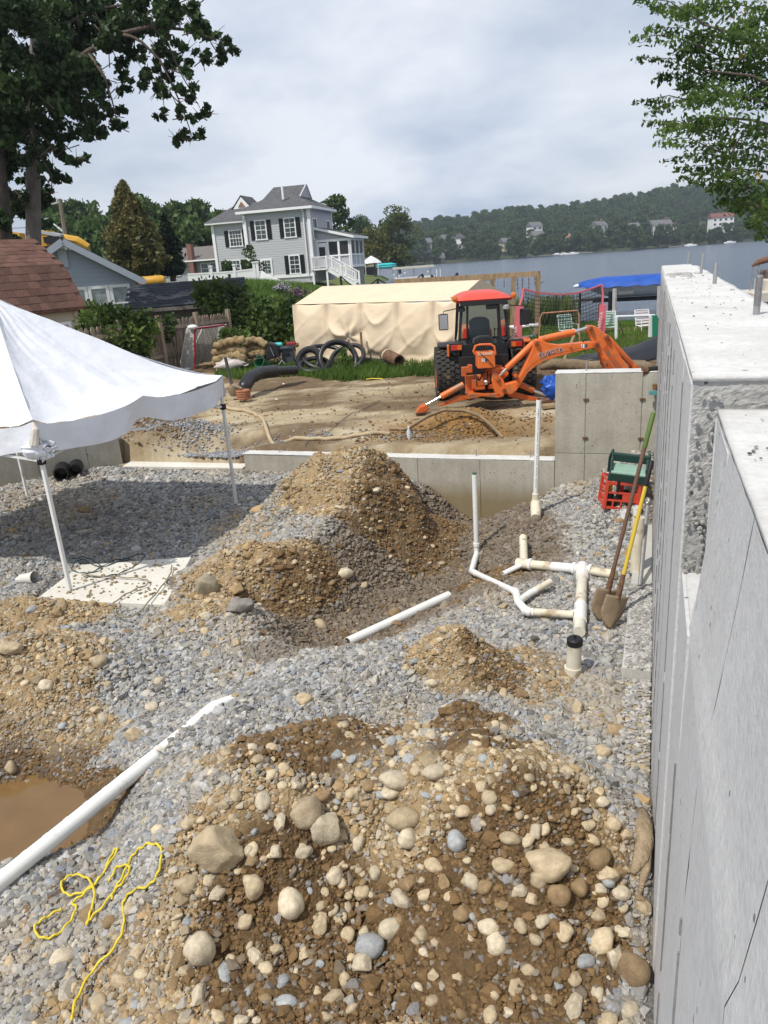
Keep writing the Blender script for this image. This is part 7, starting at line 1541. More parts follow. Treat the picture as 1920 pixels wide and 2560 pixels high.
# lawn
grass('lawn_grass', [(2.6, 13.0, 18.4, 28.6, 56000)], 0, .10, 'mown green lawn running down to the lake', LEAF_GRASS, 43, lambda x, y: np.where((y < 24.3) & (x < 14), np.maximum(yard_h(x, y), land(x, y)), land(x, y)))
grass('grass_strip', [(-4.3, 2.4, 17.8, 21.5, 22000)], 0, .17, 'strip of bright grass along the foot of the tan shelter', LEAF_GRASS, 47, lambda x, y: yard_h(x, y)-1.5*(y < 18.7-.55*x-1.0+.35*np.sin(x*2.3))*(x < 9))
# black silt barrier, log and plank behind the tractor
SILT = M('black plastic sheet', (.013, .013, .015), .35, spec=.5)
sb_ = root('silt_barrier', aty(1500, 880, 17.5), 'sagging black plastic silt barrier behind the tractor arm', 'barrier'); b = MB()
tpx = [(1390, 905, 18.0), (1430, 893, 18), (1480, 884, 17.8), (1540, 876, 17.4), (1590, 862, 17), (1645, 836, 16.5)]; bpx = [(1400, 906, 17.8), (1430, 906, 17.8), (1480, 906, 17.5), (1540, 906, 17.0), (1590, 906, 16.4), (1645, 900, 15.9)]
TT = [aty(*q) for q in tpx]; BB = [aty(*q) for q in bpx]
def sfn(s, t): k = min(4, int(s*5)); f_ = s*5-k; a = TT[k].lerp(TT[k+1], f_); c = BB[k].lerp(BB[k+1], f_); q = a.lerp(c, t); return q+Vector((0, -.12*math.sin(t*math.pi)+.03*float(fbm(s*12, t*4, 1, 2, 3)), .02*float(fbm(s*9, t*3, 1, 2, 8))))
b.grid(sfn, 40, 10); b.build('sheet', SILT, sb_, smooth=True, solid=.01); [MB().tube([TT[i], (TT[i].x, TT[i].y, .3)], .02, 6).build('stake', TIM, sb_) for i in (0, 2, 4)]
lg = root('fallen_log', aty(1460, 912, 17.2), 'muddy log lying in front of the black silt barrier', 'log'); MB().tube([aty(1352, 920, 16.9), aty(1380, 910, 17), aty(1430, 913, 16.9), aty(1480, 917, 16.7), aty(1540, 914, 16.5), aty(1610, 918, 16.2), aty(1640, 925, 16)], [.05, .13, .14, .13, .14, .15, .12], 10).build('trunk', M('muddy bark', (.19, .14, .09), .95, .35, 6, bump=1, bscale=12), lg, smooth=True)
a, c = aty(1436, 838, 17.6), aty(1408, 906, 17.4); tag(MB().beam(a, c, .07, .03).build('wooden_stake', TIM, None), 'leaning wooden stake seen under the tractor boom', 'stake')
# ================================================================== BOATS
BLUE = M('blue boat cover', (.012, .075, .36), .6, .2, 2, bump=.4, bscale=5); HULL = M('cream hull', (.60, .58, .52), .3, .05, 2); YB = 40.0
bA, bB = aty(1452, 735, YB), aty(1660, 728, YB-1.5); bd = bB-bA; bd.z = 0; bl = bd.length; bd.normalize(); bn = Vector((-bd.y, bd.x, 0)); bl += 1.6
boat = root('covered_boat', bA+bd*bl*.5, 'motorboat under a bright blue cover on a lift', 'boat'); zt_ = aty(1480, 713, YB).z; zc = aty(1500, 693, YB).z; zk = aty(1520, 744, YB).z
def hullfn(s, t):                                                # s along from bow, t girth from port gunwale to starboard
    wv = 1.15*min(1, (s*2.6+.02))**.55; keel = zk+(zt_-.05-zk)*max(0, 1-s*3.2)**1.6; a = (t*2-1); y = wv*math.copysign(abs(a)**.75, a); z = keel+(zt_-keel)*abs(a)**2.2
    return bA+bd*(bl*s-.25*(1-s)*(abs(a)**3))+bn*(y+.6)+Vector((0, 0, z-bA.z+bA.z*0))-Vector((0, 0, 0)) if False else Vector(((bA+bd*bl*s+bn*(y+.6)).x, (bA+bd*bl*s+bn*(y+.6)).y, z))
b = MB(); b.grid(hullfn, 30, 20); b.build('hull', HULL, boat, smooth=True)
def covfn(s, t):
    wv = 1.22*min(1, (s*2.8+.12))**.5; a = t*2-1; y = wv*a; top_ = zc-(zc-zt_)*.55*max(0, 1-s*4)**1.5; z = zt_-.10+.03*math.sin(s*40) if abs(a) > .985 else zt_+(top_-zt_)*(1-abs(a)**3)+.03*float(fbm(s*9, t*4, 1, 3, 2))
    q = bA+bd*(bl*s-.15)+bn*(y+.6); return Vector((q.x, q.y, z))
b = MB(); b.grid(covfn, 60, 24); b.build('cover', BLUE, boat, smooth=True)
q = bA+bd*1.9-bn*.56; MB().beam(Vector((q.x, q.y, zt_-.42)), Vector((q.x, q.y, zt_-.40))+bd*.75, .05, .16).build('hull_marking', M('dull grey marking', (.14, .14, .14), .6), boat); MB().ball(Vector((bA.x, bA.y, zt_-.02))+bn*.6-bd*.15, .2, 8, 5, (1.6, 1, .5)).build('bow_cap', WHITE, boat)
lift = root('boat_lift', bA+bd*2.5, 'dark steel boat lift standing in the lake under the covered boat', 'boat lift')
for (s, off) in ((1.5, -.4), (1.5, 1.6), (4.6, -.4), (4.6, 1.6)): q = bA+bd*s+bn*off; MB().tube([(q.x, q.y, -1.4), (q.x, q.y, zk+.35)], .09, 8).build('leg', SHUT, lift)
for s in (1.5, 4.6): q = bA+bd*s+bn*-.4; c = bA+bd*s+bn*1.6; MB().beam((q.x, q.y, zk+.02), (c.x, c.y, zk+.02), .14, .16).build('cross_beam', SHUT, lift)
for off in (.1, 1.1): q = bA+bd*.6+bn*off; c = bA+bd*(bl-.3)+bn*off; MB().beam((q.x, q.y, zk-.12), (c.x, c.y, zk-.12), .16, .14).build('bunk', SHUT, lift)
for (px, y0, y1, Y, lab) in ((1537, 722, 768, 37.5, 'grey mooring pole before the covered boat'), (1649, 716, 765, 37, 'grey mooring pole hard by the long wall end')):
    a, c = aty(px, y0, Y), aty(px, y1, Y); tag(MB().tube([(c.x, c.y, -1.4), a], .11, 8).build('mooring_pole', M('weathered grey pole', (.42, .41, .39), .7, .15, 4), None, smooth='auto'), lab, 'pole')
dkx = root('dock', aty(1420, 752, 42), 'narrow dark dock reaching out to the covered boat', 'dock'); MB().beam(aty(1368, 760, 42), aty(1500, 745, 42), .9, .12).build('deck', M('dark wet planks', (.06, .055, .05), .8, .2, 3), dkx); [MB().tube([aty(x, y, 41.6)+Vector((0, 0, .35)), aty(x, y, 41.6)-Vector((0, 0, 1.0))], .07, 6).build('pile', SHUT, dkx) for x, y in ((1370, 757), (1390, 755), (1410, 752), (1450, 748))]
# low stones breaking the surface
rk = root('rock_reef', aty(1368, 742, 47), 'line of dark stones at the lake surface beyond the net', 'rocks'); b = MB(); rr = random.Random(3)
for i in range(26): q = aty(1335+64*i/26, 743-.10*(i), 48); b.ball((q.x, q.y+rr.gauss(0, .3), LAKE_Z+.02), rr.uniform(.12, .3), 7, 5, (1.4, 1, .7))
b.build('stone', M('dark shore stone', (.07, .065, .06), .8, .3, 4), rk)
# pontoon boat at the right edge
PT = M('beige boat panel', (.55, .50, .42), .5, .06, 3); YP = 33.0
pb_ = root('pontoon_boat', aty(1900, 745, YP), 'beige pontoon boat with a folded brown bimini at the right edge', 'boat'); q0 = aty(1860, 736, YP); q1 = q0+Vector((5.0, -.8, 0)); MB().beam(q0+Vector((0, 0, -.1)), q1+Vector((0, 0, -.1)), 2.2, .45).build('deck', PT, pb_, bevel=.05); MB().tube([q0+Vector((.0, 0, -.48)), q0+Vector((.5, 0, -.5)), q1+Vector((0, 0, -.5))], [.05, .28, .28], 10).build('pontoon', ROD, pb_, smooth='auto')
MB().beam(q0+Vector((.7, .1, .32)), q0+Vector((2.6, -.2, .32)), 1.6, .55).build('seat', PT, pb_, bevel=.08); MB().beam(q0+Vector((.9, .3, .75)), q0+Vector((1.5, .2, .75)), 1.0, .4).build('backrest', M('brown vinyl', (.14, .10, .08), .6), pb_, bevel=.08)
b = MB(); b.tube([q0+Vector((.25, 0, .1)), q0+Vector((.28, 0, 1.15))], .03, 6); b.tube([q0+Vector((.85, 0, .1)), q0+Vector((.5, 0, 1.0)), q0+Vector((.6, 0, 1.25))], .03, 6); b.tube([q0+Vector((1.5, -.1, .6)), q0+Vector((1.8, -.1, .1))], .03, 6); b.build('bimini_frame', ROD, pb_)
MB().tube([q0+Vector((.25, 0, 1.16)), q0+Vector((.5, 0, 1.30)), q0+Vector((1.1, -.05, 1.42)), q0+Vector((2.6, -.3, 1.48))], [.05, .13, .14, .14], 8).build('bimini', M('brown canvas', (.17, .085, .055), .8), pb_); MB().tube([q0+Vector((1.05, 0, 1.4)), q0+Vector((1.5, 0, 3.1))], .012, 4).build('antenna', SHUT, pb_)
pq = aty(1035, 678, 118); pn = root('pontoon_boat', (pq.x, 118, LAKE_Z), 'white canopied pontoon boat moored beyond the timber frame', 'boat'); b = MB(); b.box((pq.x, 118, LAKE_Z+.6), (6, 2.3, .7)); b.build('hull', WHITE, pn); b = MB(); b.box((pq.x-.1, 118, LAKE_Z+2.3), (6.2, 2.4, .3)); b.build('canopy', M('cream canvas', (.62, .58, .48), .7), pn); b = MB(); [b.box((pq.x+sx, 118+sy, LAKE_Z+1.5), (.08, .08, 1.6)) for sx in (-2.5, 0, 2.5) for sy in (-1, 1)]; b.build('frame', ROD, pn)
for (px, lab) in ((1092, 'white marker post standing in the lake, left of a pair'), (1101, 'white marker post standing in the lake, right of a pair')): q = aty(px, 682, 130); tag(MB().tube([(q.x, 130, LAKE_Z-.5), (q.x, 130, LAKE_Z+1.6)], .09, 6).build('marker_post', WHITE, None), lab, 'post')
for i, (px, py) in enumerate(((985, 688), (998, 693), (1012, 684), (955, 694), (1070, 681))):
    q = at(px, py, LAKE_Z); tag(MB().ball((q.x, q.y, LAKE_Z+.12), .22, 8, 5).build('buoy', WHITE, None), 'small white buoy floating off the point', 'buoy', 'white buoys off the point')
# ================================================================== TRACTOR WITH BACKHOE
ORG = M('tractor orange', (.72, .165, .035), .42, .10, 4, spec=.45, stain=((.34, .17, .09), 5, .56)); ORD = M('worn orange', (.52, .11, .025), .55, .16, 6, stain=((.22, .13, .075), 6, .53)); REDR = M('faded red roof', (.62, .075, .05), .45, .08, 3); TYRE = M('dusty tyre', (.045, .042, .038), .85, .25, 12, stain=((.17, .13, .09), 6, .58)); CHROME = M('chrome rod', (.75, .75, .76), .18, metal=1.0); BLKP = M('black plastic', (.018, .018, .02), .45, spec=.45); GLASSB = None
def glass_mat():
    m = bpy.data.materials.new('cab glass'); m.use_nodes = True; N = m.node_tree.nodes; L = m.node_tree.links
    for n in list(N): N.remove(n)
    o = N.new('ShaderNodeOutputMaterial'); t = N.new('ShaderNodeBsdfTransparent'); t.inputs[0].default_value = (.74, .82, .80, 1); g = N.new('ShaderNodeBsdfGlossy'); g.inputs['Roughness'].default_value = .03
    f = N.new('ShaderNodeFresnel'); f.inputs[0].default_value = 1.5; mx = N.new('ShaderNodeMixShader'); L.new(f.outputs[0], mx.inputs[0]); L.new(t.outputs[0], mx.inputs[1]); L.new(g.outputs[0], mx.inputs[2]); L.new(mx.outputs[0], o.inputs[0]); return m
CABG = glass_mat(); LAMP_O = M('orange lens', (.62, .16, .02), .2, spec=.6); LAMP_R = M('red lens', (.5, .03, .02), .2, spec=.6)
TY = 14.35; tp_ = aty(1216, 1000, TY); TZ = float(yard_h(tp_.x, TY+.1))-.02
tr = root('tractor', (tp_.x, TY, TZ), 'orange cab tractor with a folded backhoe arm parked on the mud', 'tractor', rz=rad(-2.5))
def lb(): return MB()
WR, WW, WX = .53, .46, .73
def wheel(x, y, R, Wd, name='wheel'):
    w_ = lb().lathe([(R*.52, -Wd*.42), (R*.86, -Wd*.5), (R*.96, -Wd*.40), (R*.965, 0), (R*.96, Wd*.40), (R*.86, Wd*.5), (R*.52, Wd*.42)], 40, (x, y, R), Matrix.Rotation(rad(90), 3, 'Y')).build(name, TYRE, tr, local=True, smooth='auto')
    b = lb(); n = 30
    for i in range(n):
        for j in range(5):
            a = 2*math.pi*(i+(.5 if j % 2 else 0))/n; o_ = (j-2)*Wd*.19; c = Vector((x+o_, y+math.cos(a)*R*.975, R+math.sin(a)*R*.975)); b.box(c, (Wd*.165, 2*math.pi*R/n*.66, R*.07), R=Matrix.Rotation(a-math.pi/2, 3, 'X') @ Matrix.Rotation(.35*(1 if j < 2 else -1 if j > 2 else 0), 3, 'Z'))
    b.build('tread', TYRE, w_, local=True, kind='stuff')
    s = 1 if x > 0 else -1; lb().lathe([(.001, .02), (R*.25, .02), (R*.4, -.06), (R*.52, .0), (R*.53, .03)], 24, (x+s*Wd*.40, y, R), Matrix.Rotation(rad(90)*s, 3, 'Y')).build('rim', ORD, w_, local=True, smooth='auto'); return w_
wheel(-WX, .35, WR, WW); wheel(WX, .35, WR, WW); wheel(-.6, 2.35, .36, .3, 'front_wheel'); wheel(.6, 2.35, .36, .3, 'front_wheel')
lb().tube([(-.72, .35, WR), (.72, .35, WR)], .13, 12).build('rear_axle', BLKP, tr, local=True); lb().box((0, .9, .62), (.42, 2.2, .42)).build('chassis', BLKP, tr, local=True)
b = lb(); b.box((0, 2.2, .98), (.66, 1.25, .55)); b.build('bonnet', ORG, tr, local=True, bevel=.08)
# cab
b = lb(); C0 = [(-.63, .18), (.63, .18), (.60, 1.42), (-.60, 1.42)]; C1 = [(-.52, .26), (.52, .26), (.52, 1.30), (-.52, 1.30)]
for (p, q) in zip(C0, C1): b.beam((*p, 1.02), (*q, 2.08), .07, .07, up=(0, 1, 0))
for k in range(4): b.beam((*C0[k], 1.06), (*C0[(k+1) % 4], 1.06), .06, .06)
b.beam((-.42, .2, 1.1), (-.38, .27, 2.05), .05, .05, up=(0, 1, 0)); b.beam((.42, .2, 1.1), (.38, .27, 2.05), .05, .05, up=(0, 1, 0)); b.beam((-.55, .27, 2.03), (.55, .27, 2.03), .06, .08)
b.build('cab_frame', BLKP, tr, local=True)
def lerp2(a, c, t): return (a[0]+(c[0]-a[0])*t, a[1]+(c[1]-a[1])*t)
for k in range(4):
    a, c, d, e_ = C0[k], C0[(k+1) % 4], C1[(k+1) % 4], C1[k]
    bb = lb(); bb.add([(*a, 1.10), (*c, 1.10), (*d, 2.03), (*e_, 2.03)], [(0, 1, 2, 3)]); bb.build('window', CABG, tr, local=True)
b = lb(); b.box((0, .75, .78), (1.15, 1.3, .55)); b.build('cab_floor', BLKP, tr, local=True)
b = lb(); prof = [(-.80, 2.12, .30), (-.68, 2.22, .1), (0, 2.30, .05), (.68, 2.22, .1), (.80, 2.12, .30)]
b.grid(lambda s, t: (lambda x, y: (x, y, 2.12+.17*(1-abs(2*s-1)**3.5)*(1-abs(2*t-1)**5)**.8))(-.70+1.40*s, .04+1.50*t), 16, 14); b.add([(-.70, .04, 2.12), (.70, .04, 2.12), (.70, 1.54, 2.12), (-.70, 1.54, 2.12), (-.66, .08, 2.06), (.66, .08, 2.06), (.66, 1.5, 2.06), (-.66, 1.5, 2.06)], [(0, 1, 5, 4), (1, 2, 6, 5), (2, 3, 7, 6), (3, 0, 4, 7), (4, 5, 6, 7)]); b.build('roof', REDR, tr, local=True, smooth='auto')
b = lb(); b.box((0, .10, 2.04), (1.15, .1, .1)); b.build('roof_trim', BLKP, tr, local=True)
for s in (-1, 1):
    wl = lb().lathe([(.001, 0), (.055, .01), (.075, .05), (.07, .10), (.001, .12)], 14, (s*.71, .06, 2.17), Matrix.Rotation(rad(90), 3, 'X')).build('beacon', LAMP_O, tr, local=True, smooth='auto')
    lb().lathe([(.001, 0), (.10, .0), (.075, .07), (.02, .09)], 14, (s*.545, .12, 1.90), Matrix.Rotation(rad(20), 3, 'X')).build('work_lamp', M('grey lamp shell', (.33, .33, .34), .5) if s > 0 else BLKP, tr, local=True, smooth='auto')
    fd = lb(); fd.grid(lambda u_, t: (s*(.50+.46*u_), .35-.60*math.cos(math.pi*(.36+.5*t)), WR+.60*math.sin(math.pi*(.36+.5*t))), 4, 12); fd.build('fender', ORD if s > 0 else BLKP, tr, local=True, solid=.03)
    lh = lb().box((s*.73, -.16, 1.09), (.34, .16, .17)).build('light_housing', BLKP, tr, local=True, bevel=.015); lb().box((s*.73, -.245, 1.09), (.27, .03, .10)).build('tail_light', LAMP_R, lh, local=True, bevel=.008); lb().box((s*.66, -.262, 1.09), (.10, .012, .08)).build('indicator', LAMP_O, lh, local=True)
    lb().box((s*.92, -.05, 1.02), (.05, .2, .22)).build('fender_edge', ORG, tr, local=True, bevel=.02); lb().box((s*.47, .155, 1.30), (.075, .05, .19)).build('side_reflector', LAMP_R, tr, local=True, bevel=.01)
    mr = lb(); mr.tube([(s*.55, .35, 1.98), (s*.68, .28, 1.93), (s*.98, .15, 1.90), (s*1.00, .12, 1.85)], .012, 6); ma = mr.build('mirror_arm', BLKP, tr, local=True); lb().box((s*1.00, .12, 1.66), (.24, .06, .38)).build('mirror', BLKP, ma, local=True, bevel=.03); 
    if s < 0: lb().box((s*1.00, .085, 1.66), (.20, .012, .33)).build('mirror_glass', CHROME, ma, local=True)
b = lb(); b.box((0, .78, 1.10), (.52, .48, .14)); b.grid(lambda u_, t: (-.27+.54*u_, .98-.04*math.sin(t*3.14)+.10*t, 1.12+.52*t-.10*abs(2*u_-1)**3*t), 8, 8); b.build('driver_seat', M('grey seat vinyl', (.16, .19, .21), .6), tr, local=True, smooth='auto'); lb().tube([(.16*math.cos(a), 1.22+.05*math.sin(a), 1.42+.16*math.sin(a)) for a in np.linspace(0, 6.28, 18)], .015, 6).build('steering_wheel', BLKP, tr, local=True)
b = lb(); [b.tube([(x, .55, 1.05), (x+.02, .5, 1.36)], .012, 6) for x in (-.36, .30, .38, .42)]; [b.ball((x+.02, .5, 1.38), .03, 8, 5) for x in (-.36, .30, .38, .42)]; b.build('control_lever', BLKP, tr, local=True); lb().box((.22, .36, 1.92), (.26, .03, .12)).build('inner_mirror', BLKP, tr, local=True)
for o in list(tr.children):
    bn_ = o.name.split('.')[0]
    if bn_ in ('cab_frame', 'window', 'roof', 'roof_trim', 'beacon', 'work_lamp', 'driver_seat', 'steering_wheel', 'control_lever', 'inner_mirror', 'mirror_arm'): o.scale = (.77, 1, .81); o.location.z += .20
    elif bn_ in ('cab_floor', 'light_housing', 'fender_edge', 'side_reflector', 'fender'): o.scale = (.77 if bn_ != 'fender' else .92, 1, 1)
# backhoe: outlines measured in the picture, given their own depth behind the tractor
YT = TY-.95
def T(cx, cy, Y=YT): return aty(1040+cx*.3616, 680+cy*.3616, Y)
def plate(name, pts, Y, th, mat, bevel=.01, parent=None):
    b = MB(); P = [T(x, y, Y) for x, y in pts]
    n = Vector((0, 0, 0))
    for i in range(len(P)): n += (P[i]-P[0]).cross(P[(i+1) % len(P)]-P[0])
    if n.y > 0: P.reverse()
    b.prism(P, (0, th/2, 0), (0, -th/2, 0)) if True else None
    return b.build(name, mat, parent or tr, bevel=bevel)
boomP = [(583, 795), (600, 822), (625, 842), (655, 842), (690, 815), (735, 745), (770, 690), (830, 640), (905, 604), (1010, 572), (1120, 545), (1235, 520), (1248, 498), (1235, 476), (1180, 480), (1090, 488), (985, 500), (915, 492), (862, 468), (832, 462), (812, 478), (800, 520), (770, 590), (735, 665), (705, 725), (690, 750), (640, 765), (610, 770)]
bm_ = plate('boom', boomP, YT, .17, ORG, .015); plate('boom_rib', [(690, 800), (740, 715), (790, 650), (860, 600), (960, 565), (1100, 535), (1150, 515), (1090, 505), (960, 520), (870, 545), (810, 590), (770, 640), (720, 720)], YT-.088, .006, ORG, .002, bm_)
dk_ = plate('dipper', [(1176, 402), (1186, 376), (1206, 368), (1230, 372), (1300, 424), (1340, 455), (1360, 490), (1395, 560), (1440, 630), (1480, 680), (1560, 800), (1530, 830), (1440, 760), (1390, 700), (1330, 668), (1290, 628), (1262, 560), (1230, 525), (1208, 480), (1195, 440)], YT, .15, ORG, .015); plate('dipper_rib', [(1290, 530), (1320, 500), (1345, 560), (1420, 650), (1440, 700), (1380, 660)], YT-.078, .005, ORD, .002, dk_)
plate('linkage', [(1262, 570), (1320, 610), (1360, 655), (1395, 690), (1310, 690), (1285, 630)], YT-.05, .20, ORD, .01)
def T3(q): return T(*q) if not isinstance(q, Vector) else q
def ram(name, a, c, r, rod_to=None, Y=YT, rr=.03, mat=ORG):
    A_, C_ = T(*a, Y), T(*c, Y); o = MB().tube([A_, A_.lerp(C_, .02), A_.lerp(C_, .96), C_], [r*.8, r, r, r*.9], 14).build(name, mat, tr, smooth='auto')
    if rod_to: MB().tube([C_, T(*rod_to, Y)], rr, 10).build('piston_rod', CHROME, o, smooth='auto')
    return o
ram('boom_ram', (815, 488), (625, 668), .055, (575, 715), YT-.02); ram('dipper_ram', (848, 470), (1096, 414), .060, (1180, 388), YT-.01); ram('bucket_ram', (1318, 448), (1500, 648), .052, (1525, 670), YT-.03, mat=ORD)
b = MB()
for (x, y, r_) in ((825, 487, .045), (1195, 386, .045), (1235, 496, .055), (1306, 446, .045), (1300, 634, .04), (602, 808, .045), (557, 735, .04), (685, 715, .035), (700, 770, .02), (1058, 514, .018), (1505, 655, .05)): c = T(x, y, YT); b.cyl(c+Vector((0, .13, 0)), c-Vector((0, .13, 0)), r_, 12); b.cyl(c-Vector((0, .13, 0)), c-Vector((0, .15, 0)), r_*.6, 8)
b.build('pivot_pin', ORD, tr, smooth='auto'); b = MB()
for (x, y, r_) in ((825, 487, .027), (1195, 386, .027), (1235, 496, .03), (1306, 446, .027), (1300, 634, .025), (602, 808, .028)): c = T(x, y, YT); b.cyl(c-Vector((0, .148, 0)), c-Vector((0, .158, 0)), r_, 10)
b.build('pin_cap', RUST, tr)
# bucket hidden low behind the cross wall
bq = T(1540, 830, YT); b = MB(); b.prism([bq+Vector(p) for p in ((-.1, 0, .05), (.25, 0, .05), (.34, 0, -.25), (.2, 0, -.5), (-.12, 0, -.46), (-.02, 0, -.2))], (0, .24, 0), (0, -.24, 0)); b.build('bucket', ORD, tr, bevel=.015)
# lettering on the boom
fc = bpy.data.curves.new('lettering', 'FONT'); fc.body = 'KUBOTA'; fc.size = .105; fc.extrude = .0015; fc.offset = .0022; fc.space_character = 1.06; fc.materials.append(M('dark lettering', (.07, .065, .09), .5)); lt = bpy.data.objects.new('lettering', fc); COL.objects.link(lt)
p0, p1 = T(852, 592, YT-.094), T(985, 556, YT-.094); an = math.atan2(p1.z-p0.z, p1.x-p0.x); lt.parent = tr; lt.matrix_world = Matrix.Translation(p0) @ Matrix.Rotation(-an, 4, 'Y') @ Matrix.Rotation(rad(90), 4, 'X'); lt.matrix_local = MAT4[tr].inverted() @ lt.matrix_world
fc2 = fc.copy(); fc2.offset = .006; fc2.extrude = .0006; fc2.materials.clear(); fc2.materials.append(WHITE); l2 = bpy.data.objects.new('lettering_outline', fc2); COL.objects.link(l2); l2.parent = tr; l2.matrix_local = MAT4[tr].inverted() @ Matrix.Translation(p0+Vector((0, .0022, 0))) @ Matrix.Rotation(-an, 4, 'Y') @ Matrix.Rotation(rad(90), 4, 'X')
as_mesh(lt); as_mesh(l2)
def decal(cx, cy, Y, w_, h_):
    c = T(cx, cy, Y); o = MB().box(c, (w_, .003, h_)).build('decal', WHITE, tr); MB().box(c+Vector((-w_*.12, -.003, .01)), (w_*.12, .002, h_*.55)).build('decal_mark', BLKP, o); MB().box(c+Vector((-w_*.2, -.003, -h_*.2)), (w_*.25, .002, h_*.14)).build('decal_mark', BLKP, o); MB().box(c+Vector((w_*.95, .0, 0)), (w_*.75, .003, h_*.8)).build('decal_text', M('grey decal', (.10, .09, .08), .6), o)
decal(1153, 511, YT-.088, .06, .066); decal(466, 609, YT-.165, .055, .06)
b = MB(); b.box(T(478, 566, YT-.165), (.26, .003, .045)); b.build('worn_sticker', M('faded orange white', (.68, .42, .30), .5), tr)
# control tower, seat, hoop
b = MB(); b.prism([T(416, 552, YT), T(535, 545, YT), T(540, 655, YT), T(420, 662, YT)], (0, .16, 0), (0, -.16, 0)); b.build('control_tower', ORG, tr, bevel=.015)
MB().tube([T(412, 570, YT+.05), T(398, 550, YT+.05), T(410, 512, YT+.05), T(440, 503, YT+.05), T(515, 500, YT+.05), T(540, 515, YT+.05), T(550, 565, YT+.05), T(530, 580, YT+.05)], .022, 8).build('hand_hoop', ORG, tr, smooth='auto')
b = MB(); b.prism([T(392, 500, YT+.2), T(400, 455, YT+.2), T(440, 440, YT+.2), T(505, 438, YT+.2), T(525, 455, YT+.2), T(528, 500, YT+.2)], (0, .10, 0), (0, -.08, 0)); b.build('operator_seat', BLKP, tr, bevel=.02)
b = MB(); [b.tube([T(x, 548, YT-.05), T(x-3, 505, YT-.05)], .01, 6) for x in (430, 447, 464, 480, 497)]; b.tube([T(442, 560, YT-.2), T(500, 610, YT-.2), T(545, 665, YT-.2)], .008, 5); b.build('control_lever', BLKP, tr)
# swing frame and crossbeam
plate('swing_post', [(520, 690), (560, 700), (600, 745), (620, 800), (600, 850), (550, 855), (530, 800), (515, 740)], YT+.02, .24, ORG, .02); plate('main_frame', [(340, 720), (480, 705), (560, 660), (610, 660), (640, 700), (600, 740), (560, 760), (470, 730), (440, 790), (380, 840), (345, 840)], YT+.16, .16, ORG, .015)
plate('lower_beam', [(345, 835), (390, 828), (470, 835), (560, 830), (600, 850), (560, 862), (450, 852), (390, 866), (350, 872)], YT+.05, .30, ORD, .012); plate('frame_web', [(470, 690), (515, 655), (560, 640), (600, 650), (560, 720), (500, 740)], YT+.22, .06, ORD, .008)
b = MB()
for (x, y, w_, h_) in ((345, 675, .16, .10), (372, 668, .08, .14), (330, 700, .08, .1), (450, 765, .14, .1), (490, 740, .1, .14), (520, 790, .12, .08), (440, 800, .18, .06), (400, 775, .08, .16)): b.box(T(x, y, YT+.02), (w_, .12, h_))
b.build('valve_block', ORD, tr, bevel=.008)
b = MB(); [b.tube([T(x0, y0, YT+.05), T((x0+x1)/2+8, (y0+y1)/2-18, YT-.06), T(x1, y1, YT+.02)], .014, 6) for (x0, y0, x1, y1) in ((470, 690, 430, 770), (495, 690, 480, 780), (520, 690, 515, 790), (400, 700, 440, 790), (540, 700, 560, 780), (1180, 470, 1140, 500))]; b.build('hose', BLKP, tr)
MB().ball(T(483, 763, YT-.08), .04, 8, 5, (1, 1, 1.2)).build('grease_cup', CHROME, tr); b = MB(); b.box(T(470, 720, YT+.38), (.9, .1, .75)); b.build('added_shade_panel', BLKP, tr)  # black sheet added behind the frame to stand for the shade there
# stabilisers
s1 = ram('stabiliser_ram', (330, 776), (172, 862), .055, (72, 918), YT-.1, .024); plate('stabiliser_leg', [(300, 850), (375, 858), (360, 876), (270, 900), (160, 930), (150, 920), (230, 884)], YT-.05, .09, ORD, .008); b = MB(); fp = T(45, 955, YT-.12); b.prism([T(62, 918, YT-.12), T(30, 925, YT-.12), T(-10, 975, YT-.12), T(75, 962, YT-.12), T(88, 935, YT-.12)], (0, .12, 0), (0, -.10, 0)); b.build('stabiliser_foot', ORD, tr, bevel=.01); b = MB(); c = T(60, 935, YT-.12); b.cyl(c+Vector((0, .15, 0)), c-Vector((0, .15, 0)), .05, 10); b.build('pivot_pin', ORD, tr)
ram('stabiliser_ram', (700, 770), (812, 820), .055, (912, 860), YT+.05, .024, ORD); plate('stabiliser_leg', [(640, 832), (680, 828), (760, 850), (850, 868), (880, 890), (790, 888), (690, 870), (635, 858)], YT+.08, .09, ORD, .008); b = MB(); b.prism([T(860, 885, YT), T(905, 872, YT), T(955, 880, YT), T(960, 912, YT), T(870, 915, YT)], (0, .12, 0), (0, -.12, 0)); b.build('stabiliser_foot', RUST, tr, bevel=.01)
a, c = T(870, 930, YT-.25), T(965, 920, YT-.25); tag(MB().beam(a, c, .22, .05).build('timber_plank', TIM, None), 'grey timber plank under the right stabiliser foot', 'plank')

# ================================================================== JUNK BESIDE THE SHELTER
def ground_at(px, py, z=.5): p = at(px, py, z); return Vector((p.x, p.y, float(yard_h(p.x, p.y))))
